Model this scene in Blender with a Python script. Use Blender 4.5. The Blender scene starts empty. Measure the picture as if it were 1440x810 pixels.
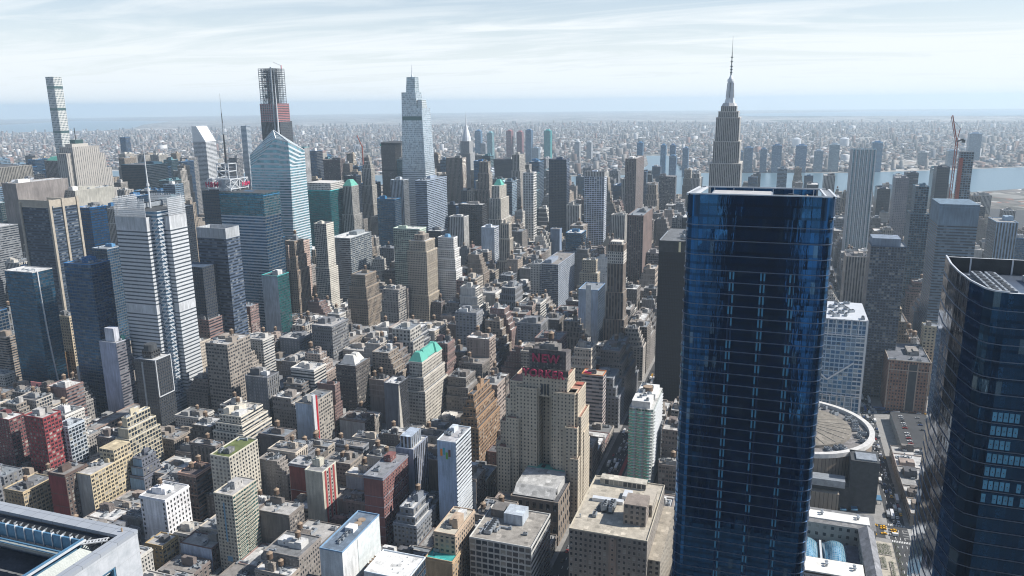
# ------------------------------------------------------------------ imports, camera, world, sun
import bpy, math, random
import numpy as np
scene = bpy.context.scene
COL = scene.collection
R = math.radians

EXPOSURE = 0.50; SUN_STRENGTH = 4.8; SKY_STRENGTH = 0.088; SKY_LOW = .8; CLOUD_RGB = (7.7, 8.2, 8.5); HAZE = 0.000062; HAZE_RGB = (.72, .88, 1.0, 1)

CAM = (-631.7, -131.6, 341.0); YAW = 0.33186; PITCH = 0.234487; ROLL = -0.0106412; FPX = 1092.7
fw = np.array([math.cos(YAW)*math.cos(PITCH), math.sin(YAW)*math.cos(PITCH), -math.sin(PITCH)])
rt = np.array([math.sin(YAW), -math.cos(YAW), 0.0]); up = np.cross(rt, fw)
r2 = math.cos(ROLL)*rt + math.sin(ROLL)*up; u2 = -math.sin(ROLL)*rt + math.cos(ROLL)*up
from mathutils import Matrix
cd = bpy.data.cameras.new('camera'); cam = bpy.data.objects.new('camera', cd); COL.objects.link(cam)
cam.matrix_world = Matrix(((r2[0], u2[0], -fw[0], CAM[0]), (r2[1], u2[1], -fw[1], CAM[1]), (r2[2], u2[2], -fw[2], CAM[2]), (0, 0, 0, 1)))
cd.sensor_width = 36.0; cd.lens = 36.0*FPX/1440; cd.clip_start = 1.0; cd.clip_end = 200000.0
scene.camera = cam
scene.view_settings.view_transform = 'Standard'; scene.view_settings.look = 'None'
scene.view_settings.gamma = 1.0; scene.view_settings.exposure = EXPOSURE
scene.render.engine = 'CYCLES'
scene.cycles.use_denoising = True; scene.cycles.use_adaptive_sampling = False; scene.cycles.filter_width = 1.1
scene.cycles.max_bounces = 5; scene.cycles.diffuse_bounces = 2; scene.cycles.glossy_bounces = 3
scene.cycles.volume_bounces = 3; scene.cycles.transparent_max_bounces = 6
scene.cycles.caustics_reflective = False; scene.cycles.caustics_refractive = False

SUN_ANG = R(-72); SUN_EL = R(43)      # direction towards the sun, from +X (across town) towards +Y (uptown)
w = bpy.data.worlds.new('World'); scene.world = w; w.use_nodes = True
nt = w.node_tree; nt.nodes.clear()
out = nt.nodes.new('ShaderNodeOutputWorld'); bg = nt.nodes.new('ShaderNodeBackground')
sky = nt.nodes.new('ShaderNodeTexSky'); sky.sky_type = 'NISHITA'; sky.sun_disc = False
sky.sun_elevation = SUN_EL; sky.sun_rotation = R(90) - SUN_ANG
sky.air_density = 1.0; sky.dust_density = .7; sky.ozone_density = 3.0; sky.altitude = 300
# thin streaky cirrus over the blue, thicker towards the horizon
tc = nt.nodes.new('ShaderNodeTexCoord'); sep = nt.nodes.new('ShaderNodeSeparateXYZ'); nt.links.new(tc.outputs['Generated'], sep.inputs[0])
def wm(op, a, b=None, c=None, clamp=False):
    n = nt.nodes.new('ShaderNodeMath'); n.operation = op; n.use_clamp = clamp
    for i, v in enumerate((a, b, c)):
        if v is None: continue
        if isinstance(v, (int, float)): n.inputs[i].default_value = v
        else: nt.links.new(v, n.inputs[i])
    return n.outputs[0]
zc = wm('ADD', wm('MAXIMUM', sep.outputs[2], 0.0), 0.05)
px_ = wm('DIVIDE', sep.outputs[0], zc); py_ = wm('DIVIDE', sep.outputs[1], zc)
cmb = nt.nodes.new('ShaderNodeCombineXYZ'); nt.links.new(px_, cmb.inputs[0]); nt.links.new(py_, cmb.inputs[1])
mp = nt.nodes.new('ShaderNodeMapping'); mp.inputs['Rotation'].default_value = (0, 0, R(25)); mp.inputs['Scale'].default_value = (.8, 0.33, 1)
nt.links.new(cmb.outputs[0], mp.inputs[0])
nz = nt.nodes.new('ShaderNodeTexNoise'); nz.inputs['Scale'].default_value = 1.0; nz.inputs['Detail'].default_value = 7; nz.inputs['Roughness'].default_value = .62; nz.inputs['Distortion'].default_value = 1.2
nt.links.new(mp.outputs[0], nz.inputs['Vector'])
cl = nt.nodes.new('ShaderNodeMapRange'); cl.inputs[1].default_value = .40; cl.inputs[2].default_value = .74; nt.links.new(nz.outputs['Fac'], cl.inputs[0])
low = nt.nodes.new('ShaderNodeMapRange'); low.inputs[1].default_value = 0.0; low.inputs[2].default_value = .15; low.inputs[3].default_value = 1.0; low.inputs[4].default_value = 0.0
nt.links.new(sep.outputs[2], low.inputs[0])
hi = nt.nodes.new('ShaderNodeMapRange'); hi.inputs[1].default_value = .14; hi.inputs[2].default_value = .32; hi.inputs[3].default_value = 1.0; hi.inputs[4].default_value = .15; nt.links.new(sep.outputs[2], hi.inputs[0])
cov = wm('ADD', wm('MULTIPLY', wm('ADD', wm('MULTIPLY', cl.outputs[0], .60), .22), hi.outputs[0]), wm('MULTIPLY', low.outputs[0], SKY_LOW), clamp=True)
hor = nt.nodes.new('ShaderNodeMapRange'); hor.inputs[1].default_value = 0.02; hor.inputs[2].default_value = .6; hor.inputs[3].default_value = 1.0; hor.inputs[4].default_value = .9
nt.links.new(sep.outputs[2], hor.inputs[0])
cc = nt.nodes.new('ShaderNodeVectorMath'); cc.operation = 'SCALE'; cc.inputs[0].default_value = CLOUD_RGB; nt.links.new(hor.outputs[0], cc.inputs['Scale'])
mx = nt.nodes.new('ShaderNodeMix'); mx.data_type = 'RGBA'
nt.links.new(cov, mx.inputs[0]); nt.links.new(sky.outputs[0], mx.inputs[6]); nt.links.new(cc.outputs[0], mx.inputs[7])
nt.links.new(mx.outputs[2], bg.inputs[0]); bg.inputs[1].default_value = SKY_STRENGTH
nt.links.new(bg.outputs[0], out.inputs[0])

sd = bpy.data.lights.new('sun', 'SUN'); sd.energy = SUN_STRENGTH; sd.angle = R(0.53); sd.color = (1.0, .95, .88)
so = bpy.data.objects.new('sun', sd); COL.objects.link(so)
from mathutils import Vector
sv = Vector((math.cos(SUN_EL)*math.cos(SUN_ANG), math.cos(SUN_EL)*math.sin(SUN_ANG), math.sin(SUN_EL)))
so.rotation_euler = sv.to_track_quat('Z', 'Y').to_euler(); so.location = (0, -400, 900)

# ------------------------------------------------------------------ materials
MATS = {}
def newmat(name):
    m = bpy.data.materials.new(name); m.use_nodes = True; MATS[name] = m
    nt = m.node_tree; nt.nodes.clear()
    o = nt.nodes.new('ShaderNodeOutputMaterial'); b = nt.nodes.new('ShaderNodeBsdfPrincipled')
    nt.links.new(b.outputs[0], o.inputs[0]); return m, nt, b
class NB:
    def __init__(s, nt): s.nt = nt
    def m(s, op, a, b=None, c=None, clamp=False):
        n = s.nt.nodes.new('ShaderNodeMath'); n.operation = op; n.use_clamp = clamp
        for i, v in enumerate((a, b, c)):
            if v is None: continue
            if isinstance(v, (int, float)): n.inputs[i].default_value = v
            else: s.nt.links.new(v, n.inputs[i])
        return n.outputs[0]
    def mix(s, f, a, b, blend='MIX'):
        n = s.nt.nodes.new('ShaderNodeMix'); n.data_type = 'RGBA'; n.blend_type = blend
        for i, v in ((0, f), (6, a), (7, b)):
            if isinstance(v, (int, float)): n.inputs[i].default_value = v
            elif isinstance(v, tuple): n.inputs[i].default_value = (v[0], v[1], v[2], 1)
            else: s.nt.links.new(v, n.inputs[i])
        return n.outputs[2]
    def ramp(s, v, a, b, c=0.0, d=1.0):
        n = s.nt.nodes.new('ShaderNodeMapRange'); s.nt.links.new(v, n.inputs[0])
        for i, x in enumerate((a, b, c, d)): n.inputs[i+1].default_value = x
        return n.outputs[0]
    def noise(s, scale, detail=3, vec=None, rough=.55):
        n = s.nt.nodes.new('ShaderNodeTexNoise'); n.inputs['Scale'].default_value = scale; n.inputs['Detail'].default_value = detail; n.inputs['Roughness'].default_value = rough
        if vec is not None: s.nt.links.new(vec, n.inputs['Vector'])
        return n.outputs['Fac']
    def comb(s, x, y, z):
        n = s.nt.nodes.new('ShaderNodeCombineXYZ')
        for i, v in enumerate((x, y, z)):
            if isinstance(v, (int, float)): n.inputs[i].default_value = v
            else: s.nt.links.new(v, n.inputs[i])
        return n.outputs[0]
    def white(s, vec):
        n = s.nt.nodes.new('ShaderNodeTexWhiteNoise'); s.nt.links.new(vec, n.inputs['Vector']); return n.outputs['Value']
    def pos(s): return s.nt.nodes.new('ShaderNodeNewGeometry').outputs['Position']
    def bump(s, h, dist, strength=1.0):
        n = s.nt.nodes.new('ShaderNodeBump'); n.inputs['Distance'].default_value = dist; n.inputs['Strength'].default_value = strength
        s.nt.links.new(h, n.inputs['Height']); return n.outputs[0]

def facade(name, ww, wh, glass=(.02, .026, .035), blind=(.28, .27, .24), pb=.22, spandrel=None, obj_is='wall', wall=(.3, .3, .3),
           wrough=.85, grough=.12, gmetal=0.0, mull=0.0, stain=.35, sparse=0.0, band=0.0, bandcol=(.1, .1, .1), pier=0):
    """windows laid out by the wall's own UVs: one unit is one bay across, one storey up"""
    m, nt, b = newmat(name); n = NB(nt)
    uv = nt.nodes.new('ShaderNodeTexCoord').outputs['UV']; sp = nt.nodes.new('ShaderNodeSeparateXYZ'); nt.links.new(uv, sp.inputs[0])
    U, V = sp.outputs[0], sp.outputs[1]
    fx, fy = n.m('FRACT', U), n.m('FRACT', V); cu, cv = n.m('FLOOR', U), n.m('FLOOR', V)
    oi = nt.nodes.new('ShaderNodeObjectInfo')
    ax = n.m('ABSOLUTE', n.m('SUBTRACT', fx, .5)); ay = n.m('ABSOLUTE', n.m('SUBTRACT', fy, .52))
    mxk = n.m('LESS_THAN', ax, ww/2); myk = n.m('LESS_THAN', ay, wh/2)
    if mull: mxk = n.m('MULTIPLY', mxk, n.m('GREATER_THAN', ax, mull/2))
    if pier: mxk = n.m('MULTIPLY', mxk, n.m('GREATER_THAN', n.m('FRACT', n.m('DIVIDE', n.m('ADD', cu, .01), pier)), 1.0/pier*.6))
    win = n.m('MULTIPLY', mxk, myk)
    rnd = n.white(n.comb(cu, cv, oi.outputs['Random'])); rnd2 = n.white(n.comb(cv, cu, oi.outputs['Random']))
    if sparse: win = n.m('MULTIPLY', win, n.m('LESS_THAN', n.white(n.comb(cu, oi.outputs['Random'], 3.3)), sparse))
    oc = oi.outputs['Color']
    frame = n.m('SUBTRACT', n.m('MULTIPLY', n.m('LESS_THAN', ax, ww/2+.05), n.m('LESS_THAN', ay, wh/2+.06)), win, clamp=True) if ww < 1 and wh < 1 and ww > 0 else None
    acu = n.m('MULTIPLY', n.m('MULTIPLY', n.m('LESS_THAN', n.m('ABSOLUTE', n.m('SUBTRACT', fy, .52-wh*.36)), wh*.14), n.m('LESS_THAN', ax, ww*.26)), n.m('GREATER_THAN', rnd, .80)) if frame is not None and obj_is == 'wall' else None
    wallc = oc if obj_is == 'wall' else wall; glc = oc if obj_is == 'glass' else glass
    big = n.noise(.05, 4, n.pos()); stk = nt.nodes.new('ShaderNodeMapping'); nt.links.new(n.pos(), stk.inputs[0]); stk.inputs['Scale'].default_value = (.5, .5, .06)
    st = n.noise(1.0, 5, stk.outputs[0]); fine = n.noise(2.2, 2, n.pos())
    k = n.m('MULTIPLY', n.ramp(big, .3, .7, 1-stain*.5, 1+stain*.35), n.m('MULTIPLY', n.ramp(st, .3, .7, 1-stain*.6, 1+stain*.35), n.ramp(fine, .3, .7, .88, 1.1)))
    vm = nt.nodes.new('ShaderNodeVectorMath'); vm.operation = 'SCALE'
    if isinstance(wallc, tuple): vm.inputs[0].default_value = wallc
    else: nt.links.new(wallc, vm.inputs[0])
    nt.links.new(k, vm.inputs['Scale']); wc = vm.outputs[0]
    if spandrel is not None: wc = n.mix(n.m('MULTIPLY', mxk, n.m('SUBTRACT', 1.0, myk)), wc, spandrel)
    if frame is not None: wc = n.mix(n.m('MULTIPLY', frame, n.ramp(n.white(n.comb(oi.outputs['Random'], .5, .5)), .4, .6, 0, .30)), wc, (.55, .52, .47))
    if band: wc = n.mix(n.m('LESS_THAN', n.m('FRACT', n.m('DIVIDE', n.m('ADD', cv, .01), band)), 1.0/band*.7), wc, bandcol)
    if obj_is == 'glass':
        lo = n.mix(n.ramp(rnd, 0, 1, 0, 1), n.mix(.0, glc, glc), n.mix(.55, glc, (.004, .008, .014)))
        gc = n.mix(n.m('MULTIPLY', n.m('LESS_THAN', rnd2, pb), .5), lo, blind)
    else:
        gc = n.mix(n.m('MULTIPLY', n.m('LESS_THAN', rnd2, pb), n.ramp(rnd, 0, 1, .35, 1)), n.mix(n.ramp(rnd, 0, 1, 0, .4), glc, (.006, .008, .012)), blind)
    if acu is not None: gc = n.mix(acu, gc, (.35, .35, .34))
    nt.links.new(n.mix(win, wc, gc), b.inputs['Base Color'])
    nt.links.new(n.m('ADD', n.m('MULTIPLY', win, grough-wrough), wrough), b.inputs['Roughness'])
    if gmetal: nt.links.new(n.m('MULTIPLY', win, gmetal), b.inputs['Metallic'])
    b.inputs['Specular IOR Level'].default_value = .5
    h = n.m('SUBTRACT', n.m('MULTIPLY', fine, .3), win)
    if obj_is == 'glass': h = n.m('ADD', h, n.m('MULTIPLY', rnd, .12))
    nt.links.new(n.bump(h, .35, .8), b.inputs['Normal'])
    return m
def plain(name, col=None, rough=.8, metal=0.0, var=.3, scale=.3, bumpd=0.05, spec=.5):
    m, nt, b = newmat(name); n = NB(nt)
    a = n.noise(scale, 5, n.pos()); f = n.noise(scale*9, 3, n.pos())
    k = n.m('MULTIPLY', n.ramp(a, .25, .75, 1-var, 1+var), n.ramp(f, .3, .7, 1-var*.4, 1+var*.4))
    vm = nt.nodes.new('ShaderNodeVectorMath'); vm.operation = 'SCALE'; nt.links.new(k, vm.inputs['Scale'])
    if col is None: nt.links.new(nt.nodes.new('ShaderNodeObjectInfo').outputs['Color'], vm.inputs[0])
    else: vm.inputs[0].default_value = col
    nt.links.new(vm.outputs[0], b.inputs['Base Color']); b.inputs['Roughness'].default_value = rough; b.inputs['Metallic'].default_value = metal
    b.inputs['Specular IOR Level'].default_value = spec
    nt.links.new(n.bump(f, bumpd, .6), b.inputs['Normal'])
    return m
facade('punched_wall', .50, .54)
facade('loft_wall', .70, .56, mull=.05, blind=(.4, .38, .34))
facade('pier_wall', .50, .54, spandrel=(.05, .048, .045))
facade('paired_wall', .66, .48, mull=.14)
facade('ribbon_wall', 2.0, .46, glass=(.025, .035, .05), pb=.3, blind=(.2, .22, .24))
facade('grid_wall', .80, .70, glass=(.02, .03, .045))
facade('party_wall', .26, .38, sparse=.22, stain=.55)
facade('blank_wall', 0.0, 0.0, stain=.5)
facade('glass_wall', .93, .76, obj_is='glass', wall=(.05, .06, .075), gmetal=.75, grough=.06, pb=.10, blind=(.25, .3, .34), wrough=.4)
facade('glass_band_wall', 2.0, .50, obj_is='glass', wall=(.42, .46, .50), gmetal=.7, grough=.06, pb=.16, blind=(.2, .25, .3), wrough=.5, stain=.1)
facade('glass_pier_wall', .62, .9, obj_is='glass', wall=(.38, .40, .42), gmetal=.7, grough=.06, pb=.2, blind=(.2, .25, .3), wrough=.5, stain=.1)
facade('dark_wall', .86, .60, obj_is='glass', wall=(.018, .022, .03), gmetal=.5, grough=.1, pb=.10, blind=(.10, .12, .14), wrough=.4, stain=.2)
facade('balcony_wall', .86, .55, glass=(.03, .10, .09), blind=(.2, .28, .26), pb=.4, gmetal=.2)
facade('vertical_wall', .52, 1.1, glass=(.05, .05, .052), pb=.3, blind=(.16, .155, .15), band=0)
facade('screen_wall', 2.0, .36, glass=(.08, .10, .12), pb=.15, blind=(.12, .14, .16), stain=.12)
m, nt, b = newmat('roof_surface'); n = NB(nt); P0 = n.pos()
vo = nt.nodes.new('ShaderNodeTexVoronoi'); vo.inputs['Scale'].default_value = .28; vo.inputs['Randomness'].default_value = .45; vo.distance = 'CHEBYCHEV'; nt.links.new(P0, vo.inputs['Vector'])
sv0 = nt.nodes.new('ShaderNodeSeparateXYZ'); nt.links.new(vo.outputs['Color'], sv0.inputs[0])
k = n.m('ADD', .88, n.m('MULTIPLY', n.m('GREATER_THAN', sv0.outputs[0], .90), .30)); k = n.m('SUBTRACT', k, n.m('MULTIPLY', n.m('LESS_THAN', sv0.outputs[1], .10), .25))
k = n.m('MULTIPLY', k, n.m('MULTIPLY', n.ramp(n.noise(.22, 6, P0, .7), .3, .7, .7, 1.3), n.ramp(n.noise(1.7, 4, P0), .3, .7, .82, 1.16)))
vm = nt.nodes.new('ShaderNodeVectorMath'); vm.operation = 'SCALE'; nt.links.new(k, vm.inputs['Scale']); nt.links.new(nt.nodes.new('ShaderNodeObjectInfo').outputs['Color'], vm.inputs[0])
nt.links.new(vm.outputs[0], b.inputs['Base Color']); b.inputs['Roughness'].default_value = .9
plain('stone_trim', None, .85, var=.2)
plain('metal_unit', (.30, .33, .36), .5, .3, var=.3)
plain('dark_metal', (.05, .055, .06), .5, .4)
plain('white_metal', (.62, .64, .66), .45, .2, var=.1)
plain('tank_wood', (.12, .08, .055), .85, var=.35, scale=1.0)
plain('tank_lid', (.27, .20, .14), .8, var=.3)
plain('tank_steel', (.05, .045, .04), .7)
plain('asphalt', (.045, .047, .05), .9, var=.35, scale=.06)
plain('sidewalk', (.24, .235, .225), .9, var=.25, scale=.2)
plain('paint_white', (.62, .62, .60), .7, var=.25)
plain('paint_red', (.30, .05, .05), .8, var=.2)
plain('leaf', (.055, .085, .03), .9, var=.5, scale=.6)
plain('bark', (.10, .075, .05), .9)
plain('copper_green', (.10, .34, .27), .7, var=.25, scale=.25)
plain('tile_red', (.35, .10, .07), .8)
plain('sign_red', (.42, .02, .08), .5, var=.1)
plain('rubber', (.02, .02, .02), .7)
plain('car_glass', (.02, .025, .03), .08, var=.1)
plain('car_paint', None, .3, .1, var=.05)
# water
m, nt, b = newmat('river'); n = NB(nt)
b.inputs['Base Color'].default_value = (.10, .17, .21, 1); b.inputs['Roughness'].default_value = .28
nt.links.new(n.bump(n.noise(.02, 8, n.pos(), .7), 3.0, .5), b.inputs['Normal'])

# ------------------------------------------------------------------ mesh helpers
class MB:
    def __init__(s): s.v = []; s.f = []; s.m = []; s.uv = []; s.names = []
    def mi(s, mat):
        if mat not in s.names: s.names.append(mat)
        return s.names.index(mat)
    def face(s, pts, mat, uv=None):
        i = len(s.v); s.v += pts; s.f.append(tuple(range(i, i+len(pts)))); s.m.append(s.mi(mat))
        s.uv += uv if uv else [(p[0]*.1, p[1]*.1) for p in pts]
    def wall(s, a, b, z0, z1, mat, bay=3.4, floor=3.6, v0=None):
        """vertical wall from a to b (outside on the right-hand side when walking a->b)"""
        L = math.hypot(b[0]-a[0], b[1]-a[1]); nb = max(1, round(L/bay)); nv = max(1, round((z1-z0)/floor))
        o = round(z0/floor) if v0 is None else v0
        s.face([(a[0], a[1], z0), (b[0], b[1], z0), (b[0], b[1], z1), (a[0], a[1], z1)], mat, [(0, o), (nb, o), (nb, o+nv), (0, o+nv)])
    def box(s, x0, y0, z0, x1, y1, z1, mat, top=None, bottom=False):
        top = top or mat
        s.face([(x0, y0, z1), (x1, y0, z1), (x1, y1, z1), (x0, y1, z1)], top)
        for a, b in (((x0, y0), (x1, y0)), ((x1, y0), (x1, y1)), ((x1, y1), (x0, y1)), ((x0, y1), (x0, y0))): s.wall(a, b, z0, z1, mat)
        if bottom: s.face([(x0, y1, z0), (x1, y1, z0), (x1, y0, z0), (x0, y0, z0)], mat)
    def ring(s, pts0, z0, pts1, z1, mat, bay=3.4, floor=3.6):
        k = len(pts0); u = 0.0
        o = round(z0/floor); nv = max(1, round((z1-z0)/floor))
        for i in range(k):
            a, b, c, d = pts0[i], pts0[(i+1) % k], pts1[(i+1) % k], pts1[i]
            L = math.hypot(b[0]-a[0], b[1]-a[1])/bay
            if L > 1.5: L = round(L); u = round(u)
            s.face([(a[0], a[1], z0), (b[0], b[1], z0), (c[0], c[1], z1), (d[0], d[1], z1)], mat, [(u, o), (u+L, o), (u+L, o+nv), (u, o+nv)]); u += L
    def cap(s, pts, z, mat): s.face([(p[0], p[1], z) for p in pts], mat)
    def prism(s, pts, z0, z1, mat, top=None, bay=3.4, floor=3.6): s.ring(pts, z0, pts, z1, mat, bay, floor); s.cap(pts, z1, top or mat)
    def cyl(s, x, y, z0, z1, r0, r1, mat, k=10, top=None):
        p0 = [(x+r0*math.cos(2*math.pi*i/k), y+r0*math.sin(2*math.pi*i/k)) for i in range(k)]
        p1 = [(x+r1*math.cos(2*math.pi*i/k), y+r1*math.sin(2*math.pi*i/k)) for i in range(k)]
        s.ring(p0, z0, p1, z1, mat, 1.0, 3.0)
        if r1 > .02: s.cap(p1, z1, top or mat)
    def bar(s, a, b, r, mat):
        a, b = Vector(a), Vector(b); d = (b-a).normalized(); e = Vector((0, 0, 1)) if abs(d.z) < .9 else Vector((1, 0, 0))
        p = d.cross(e).normalized()*r; q = d.cross(p).normalized()*r
        A = [a+p+q, a-p+q, a-p-q, a+p-q]; B = [c+(b-a) for c in A]
        for i in range(4): s.face([tuple(A[i]), tuple(B[i]), tuple(B[(i+1) % 4]), tuple(A[(i+1) % 4])], mat)
        s.face([tuple(x) for x in B], mat); s.face([tuple(x) for x in A[::-1]], mat)
    def mesh(s, name):
        me = bpy.data.meshes.new(name); me.from_pydata(s.v, [], s.f)
        uvl = me.uv_layers.new(name='UVMap'); uvl.data.foreach_set('uv', np.array(s.uv, dtype=np.float32).ravel())
        for nme in s.names: me.materials.append(MATS[nme])
        me.polygons.foreach_set('material_index', s.m); me.update(); return me
    def build(s, name, parent=None, loc=(0, 0, 0), color=None):
        if not s.f: return None
        o = bpy.data.objects.new(name, s.mesh(name)); COL.objects.link(o); o.location = loc
        if parent is not None: o.parent = parent
        if color is not None: o.color = (color[0], color[1], color[2], 1)
        return o
def thing(name, label, cat, loc=(0, 0, 0), group=None, rz=0.0):
    o = bpy.data.objects.new(name, None); COL.objects.link(o); o.location = loc; o.rotation_euler = (0, 0, rz); o.empty_display_size = 1
    o['label'] = label; o['category'] = cat
    if group: o['group'] = group
    return o
def setting(o, kind='structure'): o['kind'] = kind; return o
def inst(name, me, parent, loc, rz=0.0, scale=None, color=None):
    o = bpy.data.objects.new(name, me); COL.objects.link(o); o.parent = parent; o.location = loc; o.rotation_euler = (0, 0, rz)
    if scale: o.scale = scale
    if color: o.color = (*color, 1)
    return o
def rect(x0, y0, x1, y1): return [(x0, y0), (x1, y0), (x1, y1), (x0, y1)]

# shared rooftop pieces
q = MB()
for a in range(4):
    c, s_ = math.cos(a*math.pi/2+.785), math.sin(a*math.pi/2+.785); q.bar((1.5*c, 1.5*s_, 0), (1.5*c, 1.5*s_, 3.2), .14, 'tank_steel')
q.bar((-1.1, -1.1, 1.2), (1.1, 1.1, 2.4), .07, 'tank_steel'); q.bar((1.1, -1.1, 1.2), (-1.1, 1.1, 2.4), .07, 'tank_steel'); q.box(-1.7, -1.7, 3.0, 1.7, 1.7, 3.2, 'tank_steel', bottom=True)
ME_LEGS = q.mesh('tank_stand')
q = MB(); q.cyl(0, 0, 3.2, 7.0, 2.0, 1.9, 'tank_wood', 14); ME_TANK = q.mesh('tank_barrel')
q = MB(); q.cyl(0, 0, 7.0, 8.5, 2.15, .05, 'tank_lid', 14); ME_LID = q.mesh('tank_lid')
q = MB(); q.box(-1.6, -1, .3, 1.6, 1, 1.9, 'metal_unit'); q.cyl(-.75, 0, 1.9, 2.15, .6, .6, 'dark_metal', 10); q.cyl(.75, 0, 1.9, 2.15, .6, .6, 'dark_metal', 10); q.box(-1.4, -.8, 0, 1.4, .8, .3, 'dark_metal')
ME_AC = q.mesh('air_unit')
q = MB(); q.cyl(0, 0, 0, 1.6, .3, .3, 'metal_unit', 8); q.cyl(0, 0, 1.6, 2.0, .5, .45, 'metal_unit', 8); ME_VENT = q.mesh('vent')
q = MB(); q.bar((-3, 0, .5), (3, 0, .5), .45, 'metal_unit'); q.bar((2.6, 0, .5), (2.6, 2.6, .5), .4, 'metal_unit'); q.bar((-2.6, 0, 0), (-2.6, 0, 1.8), .5, 'metal_unit'); ME_DUCT = q.mesh('duct')
def water_tank(par, x, y, z, s=1.0):
    r = inst('water_tank', ME_TANK, par, (x, y, z), scale=(s, s, s)); inst('tank_lid', ME_LID, r, (0, 0, 0)); inst('tank_stand', ME_LEGS, r, (0, 0, 0)); return r

ROOFS = [(.30, .30, .295), (.18, .185, .19), (.40, .39, .375), (.10, .102, .11), (.24, .225, .21), (.52, .52, .51), (.22, .245, .27), (.60, .60, .59)]
def tiers_for(h, w, d, rnd, side):
    """setbacks of a pre-war loft: list of (z0, z1, inset south, inset north, inset west, inset east)"""
    if h < 40 or rnd.random() < .3: return [(0, h, 0, 0, 0, 0)]
    t = []; z = 0; k = rnd.choice([2, 3, 4]); ins = 0; base = h*rnd.uniform(.6, .75); zs = [base+(h-base)*i/(k) for i in range(k+1)]
    zs[-1] = h; lim = d*.32; step = min(3.2, lim/k)
    side_step = rnd.random() < .35
    t.append((0, base, 0, 0, 0, 0))
    for i in range(k):
        ins += step
        s_, n_ = (ins, 0) if side == 0 else (0, ins)
        e = min(ins*.8, w*.18) if side_step else 0
        t.append((zs[i], zs[i+1], s_, n_, e, e))
    return t
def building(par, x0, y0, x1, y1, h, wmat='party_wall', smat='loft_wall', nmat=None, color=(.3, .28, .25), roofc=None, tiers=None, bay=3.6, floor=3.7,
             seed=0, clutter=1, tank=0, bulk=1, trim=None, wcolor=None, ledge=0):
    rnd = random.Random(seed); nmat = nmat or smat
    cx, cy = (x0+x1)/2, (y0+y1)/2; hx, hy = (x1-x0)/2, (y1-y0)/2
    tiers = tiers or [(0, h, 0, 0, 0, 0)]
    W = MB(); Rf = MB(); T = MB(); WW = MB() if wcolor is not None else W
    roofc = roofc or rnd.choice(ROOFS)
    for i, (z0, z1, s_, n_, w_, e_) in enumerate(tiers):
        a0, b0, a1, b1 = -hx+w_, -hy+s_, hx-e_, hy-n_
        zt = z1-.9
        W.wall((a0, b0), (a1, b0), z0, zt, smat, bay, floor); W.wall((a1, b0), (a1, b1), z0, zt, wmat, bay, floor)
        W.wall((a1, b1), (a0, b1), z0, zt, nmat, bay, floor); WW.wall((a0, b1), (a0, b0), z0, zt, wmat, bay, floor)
        # roof deck, parapet
        Rf.face([(a0, b0, zt), (a1, b0, zt), (a1, b1, zt), (a0, b1, zt)], 'roof_surface')
        p = .35; e = .12
        if ledge:
            C_ = MB() if i == 0 else C_
            if z1-z0 > 8:
                for zz, pr_, th_ in [(zt-1.3, .55, .9)]+[(z0+k_*floor*ledge+floor, .22, .35) for k_ in range(int((zt-z0-6)/(floor*ledge)))]:
                    C_.box(a0-pr_, b0-pr_, zz, a1+pr_, b0-.002, zz+th_, 'stone_trim', bottom=True); C_.box(a0-pr_, b0-.002, zz, a0-.002, b1, zz+th_, 'stone_trim', bottom=True)
                    if z0 == 0 or True: C_.box(a0-pr_, b1+.002, zz, a1+pr_, b1+pr_, zz+th_, 'stone_trim', bottom=True)
        T.box(a0-e, b0-e, zt, a1+e, b0+p, z1, 'stone_trim'); T.box(a0-e, b1-p, zt, a1+e, b1+e, z1, 'stone_trim')
        T.box(a0-e, b0+p, zt, a0+p, b1-p, z1, 'stone_trim'); T.box(a1-p, b0+p, zt, a1+e, b1-p, z1, 'stone_trim')
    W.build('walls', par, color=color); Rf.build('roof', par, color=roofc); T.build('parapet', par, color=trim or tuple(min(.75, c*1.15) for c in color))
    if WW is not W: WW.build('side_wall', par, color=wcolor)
    if ledge: C_.build('cornice', par, color=trim or tuple(min(.7, c*1.1) for c in color))
    z = h-.9; w_, d_ = a1-a0, b1-b0
    for k in range(bulk):
        bw, bd, bh = rnd.uniform(.2, .42)*w_, rnd.uniform(.25, .45)*d_, rnd.uniform(3, 6.5)
        bx, by = rnd.uniform(a0+1, a1-1-bw), rnd.uniform(b0+1, b1-1-bd)
        q = MB(); q.box(0, 0, 0, bw, bd, bh, 'party_wall' if rnd.random() < .5 else 'stone_trim', 'roof_surface'); q.box(.3, .3, bh, bw*.5, bd*.5, bh+rnd.uniform(.6, 1.5), 'stone_trim')
        q.build('bulkhead', par, (bx, by, z), color=color if rnd.random() < .6 else rnd.choice(ROOFS))
        if k == 0 and tank: water_tank(par, bx+bw/2, by+bd/2, z+bh, rnd.uniform(.85, 1.2)); tank -= 1
    for k in range(tank): water_tank(par, rnd.uniform(a0+3, a1-3), rnd.uniform(b0+3, b1-3), z, rnd.uniform(.85, 1.2))
    for k in range(clutter):
        me, nm = rnd.choice([(ME_AC, 'air_unit'), (ME_AC, 'air_unit'), (ME_VENT, 'vent'), (ME_DUCT, 'duct')])
        inst(nm, me, par, (rnd.uniform(a0+2, a1-2), rnd.uniform(b0+2, b1-2), z), rnd.choice([0, 1.57]), scale=(rnd.uniform(.8, 1.5),)*3)
    return z

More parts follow.
